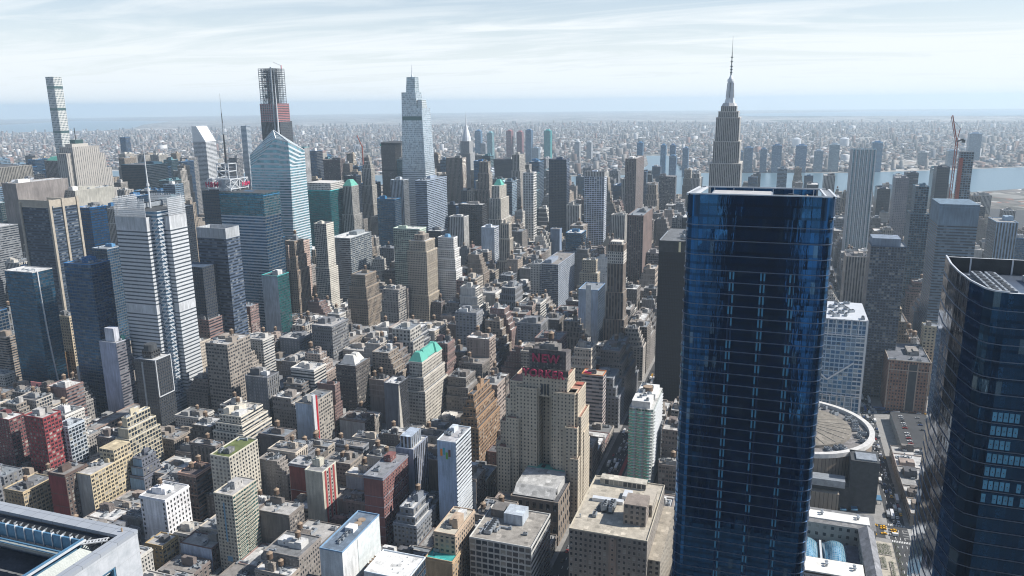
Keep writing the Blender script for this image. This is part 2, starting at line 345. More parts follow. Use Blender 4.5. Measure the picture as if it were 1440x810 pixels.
# ------------------------------------------------------------------ measured footprints (metres)
BOX = {'redA': (-153.2, 479.7, -134.6, 502.7, 70), 'whitegridA': (-134.9, 473.6, -116.8, 489.6, 55), 'redB': (-151.2, 525.2, -135.2, 549.3, 62), 'creamup': (-120.7, 417.7, -82.3, 433.7, 62), 'busterm': (-78.6, 511.2, -5.4, 527.2, 22), 'beigelow': (-206.9, 447, -177.6, 468.6, 30), 'redwall': (-194.8, 412.1, -172.7, 430.7, 45), 'bigbeige': (-183.8, 396.9, -138.4, 414, 42), 'bluewall': (-146.2, 379.5, -123.5, 395.5, 40), 'whitebld': (-198.5, 306, -172.5, 331.2, 42), 'darkcopper': (-161.6, 308, -139.9, 326.1, 45), 'tanlow': (-226.4, 286.1, -210.4, 302.1, 22), 'whitelow': (-214.8, 251.4, -198.8, 280.2, 20), 'tallbeige': (-211.6, 229.8, -184.3, 246.7, 65), 'upbeige': (-159.7, 274, -123, 292.8, 65), 'redgrey': (-127.6, 223.2, -111.6, 241.1, 50), 'redcream': (-147.5, 195.8, -127.4, 211.8, 58), 'maroon': (-148.4, 141.5, -105.7, 158.2, 62), 'setblue': (-151.9, 112.6, -116.8, 132.4, 40), 'lavgray': (-103.3, 137.4, -75.9, 153.4, 66), 'bwhotel': (-118.3, 92.8, -87.1, 108.8, 85), 'whiteslab': (-264.7, 106.5, -217.7, 122.5, 75), 'whiteroof': (-258.1, 66.2, -232.7, 96, 60), 'tantall': (-195.1, 61.7, -159.6, 77.7, 55), 'tealterr': (-203.9, 60.5, -187.9, 80.5, 40), 'blackgrid': (-186.4, 10.2, -140, 54.9, 50), 'manctr': (-102, 14.8, -52, 54, 38), 'redwhite': (114.9, 27.5, 130.9, 50, 66.3), 'greencurve': (10.7, -40, 66.5, -18.8, 81.9), 'beigeoff': (-179, -66, -100, -14, 65), 'orange': (-3.3, 119.5, 55, 140.2, 75), 'greencop': (56.8, 202.5, 115.2, 225.2, 80), 'mansard': (50.3, 278.9, 80.8, 302.9, 72), 'blade': (20.5, 213.8, 41, 229.8, 70), 'redsign': (-29.7, 281.8, 7.4, 300.2, 60), 'whiteres': (-82.2, 321.8, -39.3, 356, 60), 'lavender': (-7.2, 539.9, 11.7, 563.7, 91.2), 'darkframe': (-39.8, 457.6, -16.9, 484, 89.7), 'goldpat': (43.8, 696.7, 83.5, 739.8, 45), 'darkstripe': (273.1, 1082.4, 330.2, 1146.5, 150), 'westin': (3.5, 660.1, 29.5, 702.5, 160), 'astor': (120.9, 757.7, 164.7, 810.6, 215), 'eleven': (-0.2, 568.5, 25.8, 606.8, 175), 'glassbeh': (186.1, 741.6, 212.1, 768.3, 150), 'beigesm': (64.6, 686.4, 80.6, 705.9, 90), 'navylit': (225.4, 805.2, 254.7, 831.2, 200), 'dishbox': (354.8, 1103.4, 459.3, 1136.4, 215), 'beigeback': (550, 1394.3, 632, 1506, 221.1), 'box3': (620, 1294.4, 648.3, 1343.7, 231.9), 'concrete': (450, 1080.3, 539.5, 1106.3, 193.2), 'navyrock': (780, 1232.7, 850.5, 1300.3, 211.7), 'fartwin': (1400, 1897.2, 1420, 1920.8, 243.5), 'citi': (1385, 1567, 1433, 1615, 230.2), 'slender340': (1400, 1422.8, 1420.6, 1442.8, 279.6), 'darkbox266': (150, 510.4, 176, 554.4, 181.5), 'bluestripe': (300, 562.6, 338.9, 638.5, 215.7), 'grace': (700, 755.1, 717.3, 791, 259.7), 'bluesm': (980, 909, 1006, 935, 234.6), 'browndark': (1150, 950.4, 1176, 1007.7, 200.3), 'teal': (668.1, 683.7, 728.5, 747.1, 180), 'greenpyr': (700, 653.8, 733, 679.8, 185.6), 'five00': (955.2, 751, 981.2, 782.2, 212), 'palesm': (900, 644.1, 926, 675.2, 179.2), 'bluestripe2': (800, 541.1, 900, 567.1, 189.5), 'lincoln': (1219, 636.4, 1245, 681.6, 205), 'brown2': (1030, 492.2, 1056, 523.3, 210.2), 'greenpyramid': (880, 410.2, 938.6, 441.5, 173), 'navyfar': (1700, 662.7, 1726, 734, 167.4), 'slender740': (1149.1, 425.2, 1175.1, 451.2, 177.2), 'navy772': (1100, 330.1, 1126, 372.2, 213.7), 'white822': (1064.8, 234.8, 1090.8, 279.7, 188), 'brown884': (1200, 188.6, 1310, 214.6, 210.2), 'box927': (1500, 134.2, 1526, 177.9, 142.9), 'blue774': (982.4, 313.7, 999.9, 334.6, 72.5), 'nelson': (290.7, 39.8, 316.7, 65.8, 171), 'brown890': (600, 69.9, 693.9, 95.9, 163.6), 'apt760': (500, 182.7, 601, 212.4, 97.3), 'beige808': (420, 98.4, 448.1, 136.4, 122.2), 'whiteblue': (330, 81.9, 373.2, 107.9, 103.1), 'slender439': (420, 538.4, 446, 564.4, 158), 'glassbox': (514.4, 554.4, 588.6, 593.2, 118.9), 'brown487': (370, 443.9, 414.4, 477.8, 90.9), 'palegreen': (560, 444.9, 586, 495, 132.3), 'bigbeigem': (450.4, 380.6, 493.4, 417.3, 131.9), 'whiteset': (500, 353.8, 526, 391.1, 130.5), 'pinkbox': (400, 598.3, 460, 624.3, 124.5), 'brown402': (400, 584.6, 433.7, 610.6, 130.9), 'paleteal': (250, 513.3, 276.6, 539.3, 112.3), 'blackbox': (800, 422.4, 826, 472.7, 144.5), 'whsm631': (750, 441.9, 776, 473.2, 126.7), 'beige700': (650, 311.5, 676, 337.5, 132.9), 'whblue680': (700, 360.7, 726, 386.7, 116.9), 'dkblue530': (750, 588.8, 776, 628.4, 156.7), 'madison': (1043, -306, 1075, -262, 245), 'dk1255': (1413, -439.5, 1453, -413.5, 170), 'dk1262': (1250, -397.1, 1290, -371.1, 172.5), 'dk1300': (1338.7, -489.8, 1378.7, -463.8, 190), 'navy1220': (315.9, -270.2, 348.5, -234, 180), 'mid1265': (700, -353, 740, -327, 209.2), 'slate1310': (533.4, -383.7, 599.4, -336.8, 200), 'pale1390': (600, -447.1, 649.3, -421.1, 172.5), 'colon1180': (500, -252.6, 540, -224.2, 132.5), 'brown1213': (385.4, -293.3, 495.4, -249.7, 75), 'brick1240': (277.5, -301.4, 346.5, -259.1, 60), 'tan1297': (338.7, -316.9, 354.7, -300.9, 85)}
BLOCKS = [(-264,-396,-11,-327.6),(-264,-315.6,-11,-247.2),(-264,-234.2,-11,-87.4),(-264,-74.4,-11,-11.5),(-264,11.5,-11,74.4),(-264,86.4,-11,154.8),(-264,166.8,-11,235.2),(-264,247.2,-11,315.6),(-264,327.6,-11,396),(-264,408,-11,476.4),(-264,488.4,-11,556.8),(-264,568.8,-11,631.7),(-264,654.7,-11,717.6),(-264,729.6,-11,798),(11,-476.4,264,-408),(11,-396,264,-327.6),(11,-315.6,264,-247.2),(11,-234.2,264,-87.4),(11,-74.4,264,-11.5),(11,11.5,264,74.4),(11,86.4,264,154.8),(11,166.8,264,235.2),(11,247.2,264,315.6),(11,327.6,264,396),(11,408,264,476.4),(11,488.4,264,556.8),(11,568.8,264,631.7),(11,654.7,264,717.6),(11,729.6,264,798),(11,810,264,878.4),(11,890.4,264,958.8),(11,970.8,264,1039.2),(11,1051.2,264,1119.6),(11,1131.6,264,1200),(286,-556.8,539,-488.4),(286,-476.4,539,-408),(286,-396,539,-327.6),(286,-315.6,539,-247.2),(286,-235.2,539,-166.8),(286,-154.8,539,-86.4),(286,-74.4,539,-11.5),(286,11.5,539,74.4),(286,86.4,539,154.8),(286,166.8,539,235.2),(286,247.2,539,315.6),(286,327.6,539,396),(286,408,539,476.4),(286,488.4,539,556.8),(286,568.8,539,631.7),(286,654.7,539,717.6),(286,729.6,539,798),(286,810,539,878.4),(286,890.4,539,958.8),(286,970.8,539,1039.2),(286,1051.2,539,1119.6),(286,1131.6,539,1200),(286,1212,539,1280.4),(286,1292.4,539,1360.8),(286,1372.8,539,1441.2),(286,1453.2,539,1521.6),(561,-637.2,851,-568.8),(561,-556.8,851,-488.4),(561,-476.4,851,-408),(561,-396,851,-327.6),(561,-315.6,851,-247.2),(561,-235.2,851,-166.8),(561,-154.8,851,-86.4),(561,-74.4,851,-11.5),(561,11.5,851,74.4),(561,86.4,851,154.8),(561,166.8,851,235.2),(561,247.2,851,315.6),(561,327.6,851,396),(561,408,851,476.4),(561,488.4,851,556.8),(561,568.8,851,631.7),(561,654.7,851,717.6),(561,729.6,851,798),(561,810,851,878.4),(561,890.4,851,958.8),(561,970.8,851,1039.2),(561,1051.2,851,1119.6),(561,1131.6,851,1200),(561,1212,851,1280.4),(561,1292.4,851,1360.8),(561,1372.8,851,1441.2),(561,1453.2,851,1521.6),(561,1533.6,851,1602),(561,1614,851,1682.4),(561,1694.4,851,1762.8),(561,1774.8,851,1837.7),(561,1860.7,851,1923.6),(561,1935.6,851,2004),(873,-637.2,1008,-568.8),(873,-556.8,1008,-488.4),(873,-476.4,1008,-408),(873,-396,1008,-327.6),(873,-315.6,1008,-247.2),(873,-235.2,1008,-166.8),(873,-154.8,1008,-86.4),(873,-74.4,1008,-11.5),(873,11.5,1008,74.4),(873,86.4,1008,154.8),(873,166.8,1008,235.2),(873,247.2,1008,315.6),(873,327.6,1008,396),(873,408,1008,476.4),(873,488.4,1008,556.8),(873,568.8,1008,631.7),(873,654.7,1008,717.6),(873,729.6,1008,798),(873,810,1008,878.4),(873,890.4,1008,958.8),(873,970.8,1008,1039.2),(873,1051.2,1008,1119.6),(873,1131.6,1008,1200),(873,1212,1008,1280.4),(873,1292.4,1008,1360.8),(873,1372.8,1008,1441.2),(873,1453.2,1008,1521.6),(873,1533.6,1008,1602),(873,1614,1008,1682.4),(873,1694.4,1008,1762.8),(873,1774.8,1008,1837.7),(873,1860.7,1008,1923.6),(873,1935.6,1008,2004),(873,2016,1008,2084.4),(873,2096.4,1008,2164.8),(1026,-637.2,1159,-568.8),(1026,-556.8,1159,-488.4),(1026,-476.4,1159,-408),(1026,-396,1159,-327.6),(1026,-315.6,1159,-247.2),(1026,-235.2,1159,-166.8),(1026,-154.8,1159,-86.4),(1026,-74.4,1159,-11.5),(1026,11.5,1159,74.4),(1026,86.4,1159,154.8),(1026,166.8,1159,235.2),(1026,247.2,1159,315.6),(1026,327.6,1159,396),(1026,408,1159,476.4),(1026,488.4,1159,556.8),(1026,568.8,1159,631.7),(1026,654.7,1159,717.6),(1026,729.6,1159,798),(1026,810,1159,878.4),(1026,890.4,1159,958.8),(1026,970.8,1159,1039.2),(1026,1051.2,1159,1119.6),(1026,1131.6,1159,1200),(1026,1212,1159,1280.4),(1026,1292.4,1159,1360.8),(1026,1372.8,1159,1441.2),(1026,1453.2,1159,1521.6),(1026,1533.6,1159,1602),(1026,1614,1159,1682.4),(1026,1694.4,1159,1762.8),(1026,1774.8,1159,1837.7),(1026,1860.7,1159,1923.6),(1026,1935.6,1159,2004),(1026,2016,1159,2084.4),(1026,2096.4,1159,2164.8),(1026,2176.8,1159,2245.2),(1026,2257.2,1159,2325.6),(1026,2337.6,1159,2406),(1181,-637.2,1313,-568.8),(1181,-556.8,1313,-488.4),(1181,-476.4,1313,-408),(1181,-396,1313,-327.6),(1181,-315.6,1313,-247.2),(1181,-235.2,1313,-166.8),(1181,-154.8,1313,-86.4),(1181,-74.4,1313,-11.5),(1181,11.5,1313,74.4),(1181,86.4,1313,154.8),(1181,166.8,1313,235.2),(1181,247.2,1313,315.6),(1181,327.6,1313,396),(1181,408,1313,476.4),(1181,488.4,1313,556.8),(1181,568.8,1313,631.7),(1181,654.7,1313,717.6),(1181,729.6,1313,798),(1181,810,1313,878.4),(1181,890.4,1313,958.8),(1181,970.8,1313,1039.2),(1181,1051.2,1313,1119.6),(1181,1131.6,1313,1200),(1181,1212,1313,1280.4),(1181,1292.4,1313,1360.8),(1181,1372.8,1313,1441.2),(1181,1453.2,1313,1521.6),(1181,1533.6,1313,1602),(1181,1614,1313,1682.4),(1181,1694.4,1313,1762.8),(1181,1774.8,1313,1837.7),(1181,1860.7,1313,1923.6),(1181,1935.6,1313,2004),(1181,2016,1313,2084.4),(1181,2096.4,1313,2164.8),(1181,2176.8,1313,2245.2),(1181,2257.2,1313,2325.6),(1181,2337.6,1313,2406),(1181,2418,1313,2486.4),(1181,2498.4,1313,2566.8),(1331,-637.2,1466,-568.8),(1331,-556.8,1466,-488.4),(1331,-476.4,1466,-408),(1331,-396,1466,-327.6),(1331,-315.6,1466,-247.2),(1331,-235.2,1466,-166.8),(1331,-154.8,1466,-86.4),(1331,-74.4,1466,-11.5),(1331,11.5,1466,74.4),(1331,86.4,1466,154.8),(1331,166.8,1466,235.2),(1331,247.2,1466,315.6),(1331,327.6,1466,396),(1331,408,1466,476.4),(1331,488.4,1466,556.8),(1331,568.8,1466,631.7),(1331,654.7,1466,717.6),(1331,729.6,1466,798),(1331,810,1466,878.4),(1331,890.4,1466,958.8),(1331,970.8,1466,1039.2),(1331,1051.2,1466,1119.6),(1331,1131.6,1466,1200),(1331,1212,1466,1280.4),(1331,1292.4,1466,1360.8),(1331,1372.8,1466,1441.2),(1331,1453.2,1466,1521.6),(1331,1533.6,1466,1602),(1331,1614,1466,1682.4),(1331,1694.4,1466,1762.8),(1331,1774.8,1466,1837.7),(1331,1860.7,1466,1923.6),(1331,1935.6,1466,2004),(1331,2016,1466,2084.4),(1331,2096.4,1466,2164.8),(1331,2176.8,1466,2245.2),(1331,2257.2,1466,2325.6),(1331,2337.6,1466,2406),(1331,2418,1466,2486.4),(1331,2498.4,1466,2566.8),(1488,-637.2,1682,-568.8),(1488,-556.8,1682,-488.4),(1488,-476.4,1682,-408),(1488,-396,1682,-327.6),(1488,-315.6,1682,-247.2),(1488,-235.2,1682,-166.8),(1488,-154.8,1682,-86.4),(1488,-74.4,1682,-11.5),(1488,11.5,1682,74.4),(1488,86.4,1682,154.8),(1488,166.8,1682,235.2),(1488,247.2,1682,315.6),(1488,327.6,1682,396),(1488,408,1682,476.4),(1488,488.4,1682,556.8),(1488,568.8,1682,631.7),(1488,654.7,1682,717.6),(1488,729.6,1682,798),(1488,810,1682,878.4),(1488,890.4,1682,958.8),(1488,970.8,1682,1039.2),(1488,1051.2,1682,1119.6),(1488,1131.6,1682,1200),(1488,1212,1682,1280.4),(1488,1292.4,1682,1360.8),(1488,1372.8,1682,1441.2),(1488,1453.2,1682,1521.6),(1488,1533.6,1682,1602),(1488,1614,1682,1682.4),(1488,1694.4,1682,1762.8),(1488,1774.8,1682,1837.7),(1488,1860.7,1682,1923.6),(1488,1935.6,1682,2004),(1488,2016,1682,2084.4),(1488,2096.4,1682,2164.8),(1488,2176.8,1682,2245.2),(1488,2257.2,1682,2325.6),(1488,2337.6,1682,2406),(1488,2418,1682,2486.4),(1488,2498.4,1682,2566.8),(1704,-637.2,1911,-568.8),(1704,-556.8,1911,-488.4),(1704,-476.4,1911,-408),(1704,-396,1911,-327.6),(1704,-315.6,1911,-247.2),(1704,-235.2,1911,-166.8),(1704,-154.8,1911,-86.4),(1704,-74.4,1911,-11.5),(1704,11.5,1911,74.4),(1704,86.4,1911,154.8),(1704,166.8,1911,235.2),(1704,247.2,1911,315.6),(1704,327.6,1911,396),(1704,408,1911,476.4),(1704,488.4,1911,556.8),(1704,568.8,1911,631.7),(1704,654.7,1911,717.6),(1704,729.6,1911,798),(1704,810,1911,878.4),(1704,890.4,1911,958.8),(1704,970.8,1911,1039.2),(1704,1051.2,1911,1119.6),(1704,1131.6,1911,1200),(1704,1212,1911,1280.4),(1704,1292.4,1911,1360.8),(1704,1372.8,1911,1441.2),(1704,1453.2,1911,1521.6),(1704,1533.6,1911,1602),(1704,1614,1911,1682.4),(1704,1694.4,1911,1762.8),(1704,1774.8,1911,1837.7),(1704,1860.7,1911,1923.6),(1704,1935.6,1911,2004),(1704,2016,1911,2084.4),(1704,2096.4,1911,2164.8),(1704,2176.8,1911,2245.2),(1704,2257.2,1911,2325.6),(1704,2337.6,1911,2406),(1704,2418,1911,2486.4),(1704,2498.4,1911,2566.8),(1933,-637.2,2129,-568.8),(1933,-556.8,2129,-488.4),(1933,-476.4,2129,-408),(1933,-396,2129,-327.6),(1933,-315.6,2129,-247.2),(1933,-235.2,2129,-166.8),(1933,-154.8,2129,-86.4),(1933,-74.4,2129,-11.5),(1933,11.5,2129,74.4),(1933,86.4,2129,154.8),(1933,166.8,2129,235.2),(1933,247.2,2129,315.6),(1933,327.6,2129,396),(1933,408,2129,476.4),(1933,488.4,2129,556.8),(1933,568.8,2129,631.7),(1933,654.7,2129,717.6),(1933,729.6,2129,798),(1933,810,2129,878.4),(1933,890.4,2129,958.8),(1933,970.8,2129,1039.2),(1933,1051.2,2129,1119.6),(1933,1131.6,2129,1200),(1933,1212,2129,1280.4),(1933,1292.4,2129,1360.8),(1933,1372.8,2129,1441.2),(1933,1453.2,2129,1521.6),(1933,1533.6,2129,1602),(1933,1614,2129,1682.4),(1933,1694.4,2129,1762.8),(1933,1774.8,2129,1837.7),(1933,1860.7,2129,1923.6),(1933,1935.6,2129,2004),(1933,2016,2129,2084.4),(1933,2096.4,2129,2164.8),(1933,2176.8,2129,2245.2),(1933,2257.2,2129,2325.6),(1933,2337.6,2129,2406),(1933,2418,2129,2486.4),(1933,2498.4,2129,2566.8)]
LOTS = [(15,411.5,52.8,440.1,94,713,1297),
(-260,283.7,-249.2,312.1,50,733,1096),
(-260,364.6,-238.2,392.5,36,274,1050),
(-260,331.1,-246.2,359.9,32,567,947),
(-221,170.3,-193.2,199.5,32,646,896),
(-183.1,203.6,-164.2,231.7,38,139,723),
(-118,250.7,-104.2,279.1,44,672,647),
(144,364.7,181.8,392.5,82,933,582),
(169,15,206.8,42.3,76,976,531),
(137,15,168.8,42.3,56,892,524),
(15,364.7,35.8,392.5,62,66,506),
(314,362.9,337.8,392.5,88,544,486),
(89,250.7,112.8,280.4,76,672,463),
(15,331.1,35.8,360.2,42,166,450),
(210,204.3,230.8,231.7,94,805,404),
(101,170.3,138.8,198.5,50,93,400),
(-260,411.5,-246.2,441.5,50,545,398),
(15,250.7,35.8,280.4,28,42,398),
(15,444.6,32.8,472.9,50,892,393),
(-49,572.3,-27.2,599.6,50,145,384),
(15,733.1,42.6,761.2,73,485,376),
(137,250.7,164.8,280.4,89,710,374),
(-235,250.7,-217.2,279.1,12,946,357),
(163,170.3,183.8,198.5,78,640,354),
(-93,203.6,-71.2,231.7,38,910,334),
(15,284.8,29.8,312.1,62,399,328),
(207,122.4,238.8,151.3,88,693,313),
(74,250.7,88.8,277.7,50,301,311),
(-73,283.7,-55.2,312.1,44,498,304),
(74,411.5,94.8,440.1,82,649,304),
(337,250.7,360.8,280,92,110,304),
(144,411.5,171.8,440.1,62,309,297),
(-109,331.1,-98.2,359.9,44,430,291),
(-126,170.3,-108.2,199.5,24,464,289),
(-74,411.5,-52.2,441.5,24,410,289),
(51,331.1,74.8,360.2,62,538,289),
(290,15,310.8,38.6,66,705,288),
(350,202.2,381.8,231.7,93,692,288),
(220,170.3,240.8,198.5,82,36,282),
(75,331.1,95.8,360.2,70,806,280),
(-193,170.3,-165.2,199.5,26,563,278),
(116.4,204.3,146.8,231.7,82,522,274),
(565,331.1,592.8,361.2,91,995,268),
(-75,364.6,-53.2,392.5,44,783,267),
(-232,170.3,-221.2,199.5,24,141,266),
(-85.9,89.9,-64.2,117.7,38,910,256),
(172,89.9,203.8,118.9,82,616,252),
(33,-70.9,64.8,-45.5,51,241,250),
(121,524.7,148.8,553.3,83,678,247),
(1253,491.9,1308.8,519.5,212,693,246),
(68,364.7,105.8,392.5,62,312,244),
(290,89.9,307.8,117.3,70,703,243),
(15,-70.9,32.8,-45.5,25,661,239),
(-93,-70.9,-79.2,-44.1,44,561,238),
(132.1,44.4,156.8,70.9,88,675,236),
(-104,250.7,-86.2,279.1,47,696,225),
(-246,331.1,-224.2,359.9,30,89,217),
(67,-278.7,104.8,-250.7,12,476,217),
(-107,445.5,-85.2,472.9,34,558,216),
(1492,-392.5,1551.8,-362.9,123,716,216),
(241,170.3,259.8,198.5,93,892,215),
(-103,572.3,-85.2,599.6,50,967,212),
(-71,203.6,-60.2,231.7,44,437,210),
(-121,491.9,-99.2,520,58,182,207),
(-108,170.3,-94.2,199.5,38,730,206),
(115,284.8,135.8,312.1,76,199,203),
(975,170.3,1003.8,199.5,109,980,203),
(-50,170.3,-39.2,199.5,49,815,202),
(207,15,238.8,42.3,73,192,200),
(-74,122.2,-46.2,151.3,44,589,199),
(-196,364.6,-178.2,392.5,12,34,199),
(-38,411.5,-15.2,441.5,32,406,199),
(565,43.6,598.8,70.9,85,554,195),
(-189,491.9,-171.2,520,28,918,191),
(727,202.7,764.8,231.7,109,339,190),
(-138,45,-110.2,70.9,38,27,189),
(-78,601.9,-50.2,628.2,50,977,187),
(-232,203.6,-214.2,231.7,12,855,180),
(105,-278.7,132.8,-250.7,12,2,180),
(-214,203.6,-186.2,228.6,12,722,170),
(-85,572.3,-67.2,599.6,50,16,170),
(1030,282.7,1053.8,312.1,119,423,170),
(-191,332.4,-177.2,359.9,16,713,169),
(139,170.3,162.8,198.5,56,298,169),
(677,-359,698.8,-331.1,64,526,169),
(-27,572.3,-15.2,599.6,44,589,167),
(-72,170.3,-50.2,199.5,38,897,163),
(349,15,386.8,41.1,62,686,163),
(36,331.1,50.8,360.2,50,200,159),
(1421,170.3,1461.8,199.2,126,122,158),
(603,283.1,630.8,312.1,79,718,155),
(317.9,15,348.8,41.1,62,311,154),
(328,491.9,345.8,520.8,56,845,153),
(-249,283.7,-238.2,312.1,28,958,151),
(513,213.6,534.8,231.7,94,313,151),
(-42,203.6,-28.2,231.7,38,669,148),
(201,524.7,218.8,553.3,80,947,147),
(565,1054.7,596.8,1082.2,171,552,145),
(290,123.7,321.8,151.3,70,380,144),
(-194,283.7,-176.2,304.8,12,853,141),
(600.6,-359,634.8,-331.1,56,838,140),
(-42,364.6,-15.2,392.5,50,610,138),
(-121,364.6,-93.2,392.5,20,634,137),
(565,524.3,585.8,553.3,73,51,134),
(122,89.9,153.8,118.9,82,946,133),
(414,45.6,445.8,70.9,87,783,133),
(1419,491.9,1461.8,521.5,183,231,133),
(411,284.9,442.8,312.1,87,598,127),
(341,284.9,361.8,312.1,67,368,125),
(-86,250.7,-68.2,279.1,41,289,123),
(1110,-358.7,1154.8,-331.1,78,988,123),
(-195,250.7,-173.2,279.1,22,483,122),
(-246,411.5,-218.2,441.5,20,1,121),
(-28,688.6,-15.2,714.1,46,450,121),
(133,-278.7,150.8,-250.7,12,173,121),
(53,411.5,73.8,440.1,70,534,118),
(-99,491.9,-85.2,520,28,932,116),
(15,-278.7,42.8,-250.7,12,808,116),
(1080,89.9,1109.8,119.1,88,485,116),
(565,283.1,602.8,312.1,58,673,114),
(618,1006.4,641.8,1035.7,189,229,114),
(15,15,38.8,42.3,32,514,112),
(-167,364.6,-149.2,392.5,12,446,111),
(43,-278.7,66.8,-250.7,12,667,110),
(1235,411.5,1272.8,440.4,80,749,109),
(15,170.3,29.8,198.5,22,498,108),
(674,170.3,711.8,199.2,88,764,108),
(925,-553.3,954.8,-525.9,101,462,107),
(1209,-553.3,1238.8,-523.7,93,844,107),
(618,1135.1,649.8,1162.7,174,28,106),
(-178,364.6,-167.2,392.5,12,28,105),
(-249,250.7,-235.2,279.1,12,33,104),
(92,15,113.7,42.3,13,3,104),
(877,365.3,914.8,392.5,81,950,104),
(-64,89.9,-36.2,117.7,26,157,103),
(1808,123,1847.8,151.3,134,977,103),
(15,765.5,46.8,794.5,99,65,102),
(189,250.7,226.8,280.4,73,39,101),
(69,170.3,100.8,198.5,13,529,100),
(907,765.5,930.8,794.5,185,45,100),
(1215,-601.9,1252.8,-572.3,112,332,99),
(614,524.3,637.8,553.3,85,39,98),
(-154,294,-140.2,306.8,24,183,96),
(-149,331.1,-127.2,359.9,28,717,96),
(1185,491.9,1222.8,519.5,151,946,96),
(172,411.5,189.8,440.1,70,392,95),
(1582,-633.7,1641.8,-605.1,104,450,94),
(39,15,70.8,42.3,18,348,90),
(203,444.6,230.8,472.9,62,660,90),
(346,170.3,363.8,200.2,70,199,88),
(364,170.3,391.8,200.2,70,791,88),
(-152,89.9,-124.2,111.4,12,293,85),
(158,331.1,178.8,360.2,50,122,85),
(396,847.3,427.8,874.9,181,899,85),
(48,170.3,68.8,198.5,14,630,84),
(173,893.9,204.8,921.7,124,594,84),
(603,250.7,634.8,279.9,65,288,83),
(-154,170.3,-126.2,194.6,12,998,82),
(-54,250.7,-43.2,279.1,30,661,81),
(945,331.1,968.8,359.3,59,265,81),
(36,250.7,49.1,280.4,24,716,80),
(565,496.2,588.8,520.5,54,755,80),
(1104,893.9,1127.8,921.6,195,72,80),
(635,43.6,666.8,68.7,97,148,79),
(597,1054.7,620.8,1082.2,177,561,79),
(961,1778.3,1003.8,1805.2,204,939,79),
(1076.2,-277.9,1109.8,-250.7,61,672,79),
(440,15,467.8,41.1,82,485,78),
(437,411.5,449.2,438.8,58,180,77),
(-135,364.6,-121.2,378.3,24,338,76),
(171,204.3,194.8,231.7,56,956,75),
(375,123.7,402.8,151.3,60,940,75),
(326,284.9,340.8,312.1,52,755,75),
(1118,444.4,1147.9,472.9,87,363,75),
(308,444.1,322.8,472.9,52,858,74),
(565,974.3,596.8,1001.4,168,884,74),
(1748,445.2,1787.8,472.9,113,227,74),
(83,-42.2,120.8,-15,43,480,73),
(314,170.3,345.8,200.2,66,794,73),
(1030,526,1059.8,553.3,144,701,73),
(290,444.1,307.8,472.9,52,488,72),
(71,15,91.8,42.3,14,908,71),
(416,170.3,447.8,200.2,60,735,71),
(1542,283.1,1601.8,312.1,111,606,71),
(1868,-151.3,1906.8,-123.1,139,616,71),
(2017,-199.8,2046.8,-170.3,128,525,71),
(-146,213,-128.8,231.7,22,37,70),
(1223,491.9,1252.8,519.5,152,334,70),
(1397,1054.7,1420.8,1083.1,200,140,70),
(239,331.1,259.8,360.2,56,345,69),
(1512,-600,1541.8,-572.3,108,170,69),
(1185,1568.8,1222.8,1598.5,204,96,68),
(1728,89.9,1787.8,118.5,131,63,68),
(-93,364.6,-75.2,392.5,24,543,67),
(425,15,439.8,41.1,70,308,67),
(-188,89.9,-170.2,117.7,20,476,66),
(408,1215.5,439.8,1242.8,172,375,66),
(647,443.1,670.8,472.9,115,439,66),
(1768,-280.6,1827.8,-250.7,129,840,66),
(113,250.7,136.8,280.4,70,303,65),
(877,686.9,906.8,714.1,100,412,64),
(-39,170.3,-15.2,199.5,41,54,63),
(165,250.7,188.8,280.4,82,861,63),
(458,362.9,472.8,379.4,34,221,63),
(1060,1570.2,1109.8,1598.5,203,828,63),
(-224,331.1,-202.2,359.9,16,320,62),
(939,250.7,976.8,279.5,88,958,62),
(1522,-312.1,1541.8,-282.9,109,834,62),
(-260,250.7,-249.2,279.1,18,284,61),
(-162,250.7,-140.2,272.8,24,690,61),
(403,123.7,418.8,151.3,66,654,61),
(182,364.7,213.8,392.5,52,586,60),
(361,250.7,381.8,280,82,294,60),
(2017,250.7,2056.8,277.8,127,766,60),
(965,44.5,1003.8,70.9,109,737,59),
(712,283.1,732.8,312.1,62,250,58),
(-119,15,-105.2,41.5,12,300,57),
(-67,572.3,-49.2,599.6,38,768,57),
(762,767,782.8,794.5,191,853,57),
(1263,1537.1,1308.8,1564.3,191,764,57),
(1572,331.1,1611.8,359.1,128,549,56),
(1297,250.7,1308.8,280.1,91,867,55),
(1335,-358.9,1372.8,-331.1,71,988,54),
(211,331.1,238.8,360.2,49,942,53),
(391,927.1,422.8,955.3,172,823,53),
(565,250.7,602.8,279.9,44,259,53),
(780,1167.5,817.8,1196.5,178,39,53),
(915,526,938.8,553.3,127,743,53),
(1868,362.8,1906.8,392.5,122,445,53),
(-50,601.9,-15.2,628.2,44,23,52),
(33,444.6,64.8,472.9,56,260,52),
(231,444.6,259.8,472.9,59,561,52),
(1185,89.9,1202.8,117.6,94,629,52),
(1768,-633.7,1797.8,-604.1,93,514,52),
(1235,444.6,1264.8,472.9,125,587,51),
(1365,766.4,1388.8,794.5,203,82,51),
(-96,122.2,-74.2,136.2,16,763,50),
(169,122.4,206.8,151.3,66,787,50),
(1060,1409.2,1083.8,1437.7,201,476,50),
(-170,89.9,-153.1,117.7,12,856,48),
(621,572.3,638.8,598.7,100,899,48),
(969,331.1,981.2,359.3,67,624,48),
(1403,-392.5,1426.8,-364.9,75,153,48),
(239,15,259.8,42.3,42,150,47),
(387,15,424.8,41.1,60,398,47),
(733,283.1,770.8,312.1,62,610,47),
(1365,443.6,1402.8,472.9,95,137,47),
(-110,55.2,-82.2,70.9,28,135,46),
(-210,364.6,-196.2,392.5,12,140,46),
(639,-231.7,659.8,-203.1,46,28,46),
(1185,123.7,1234.8,151.3,85,875,46),
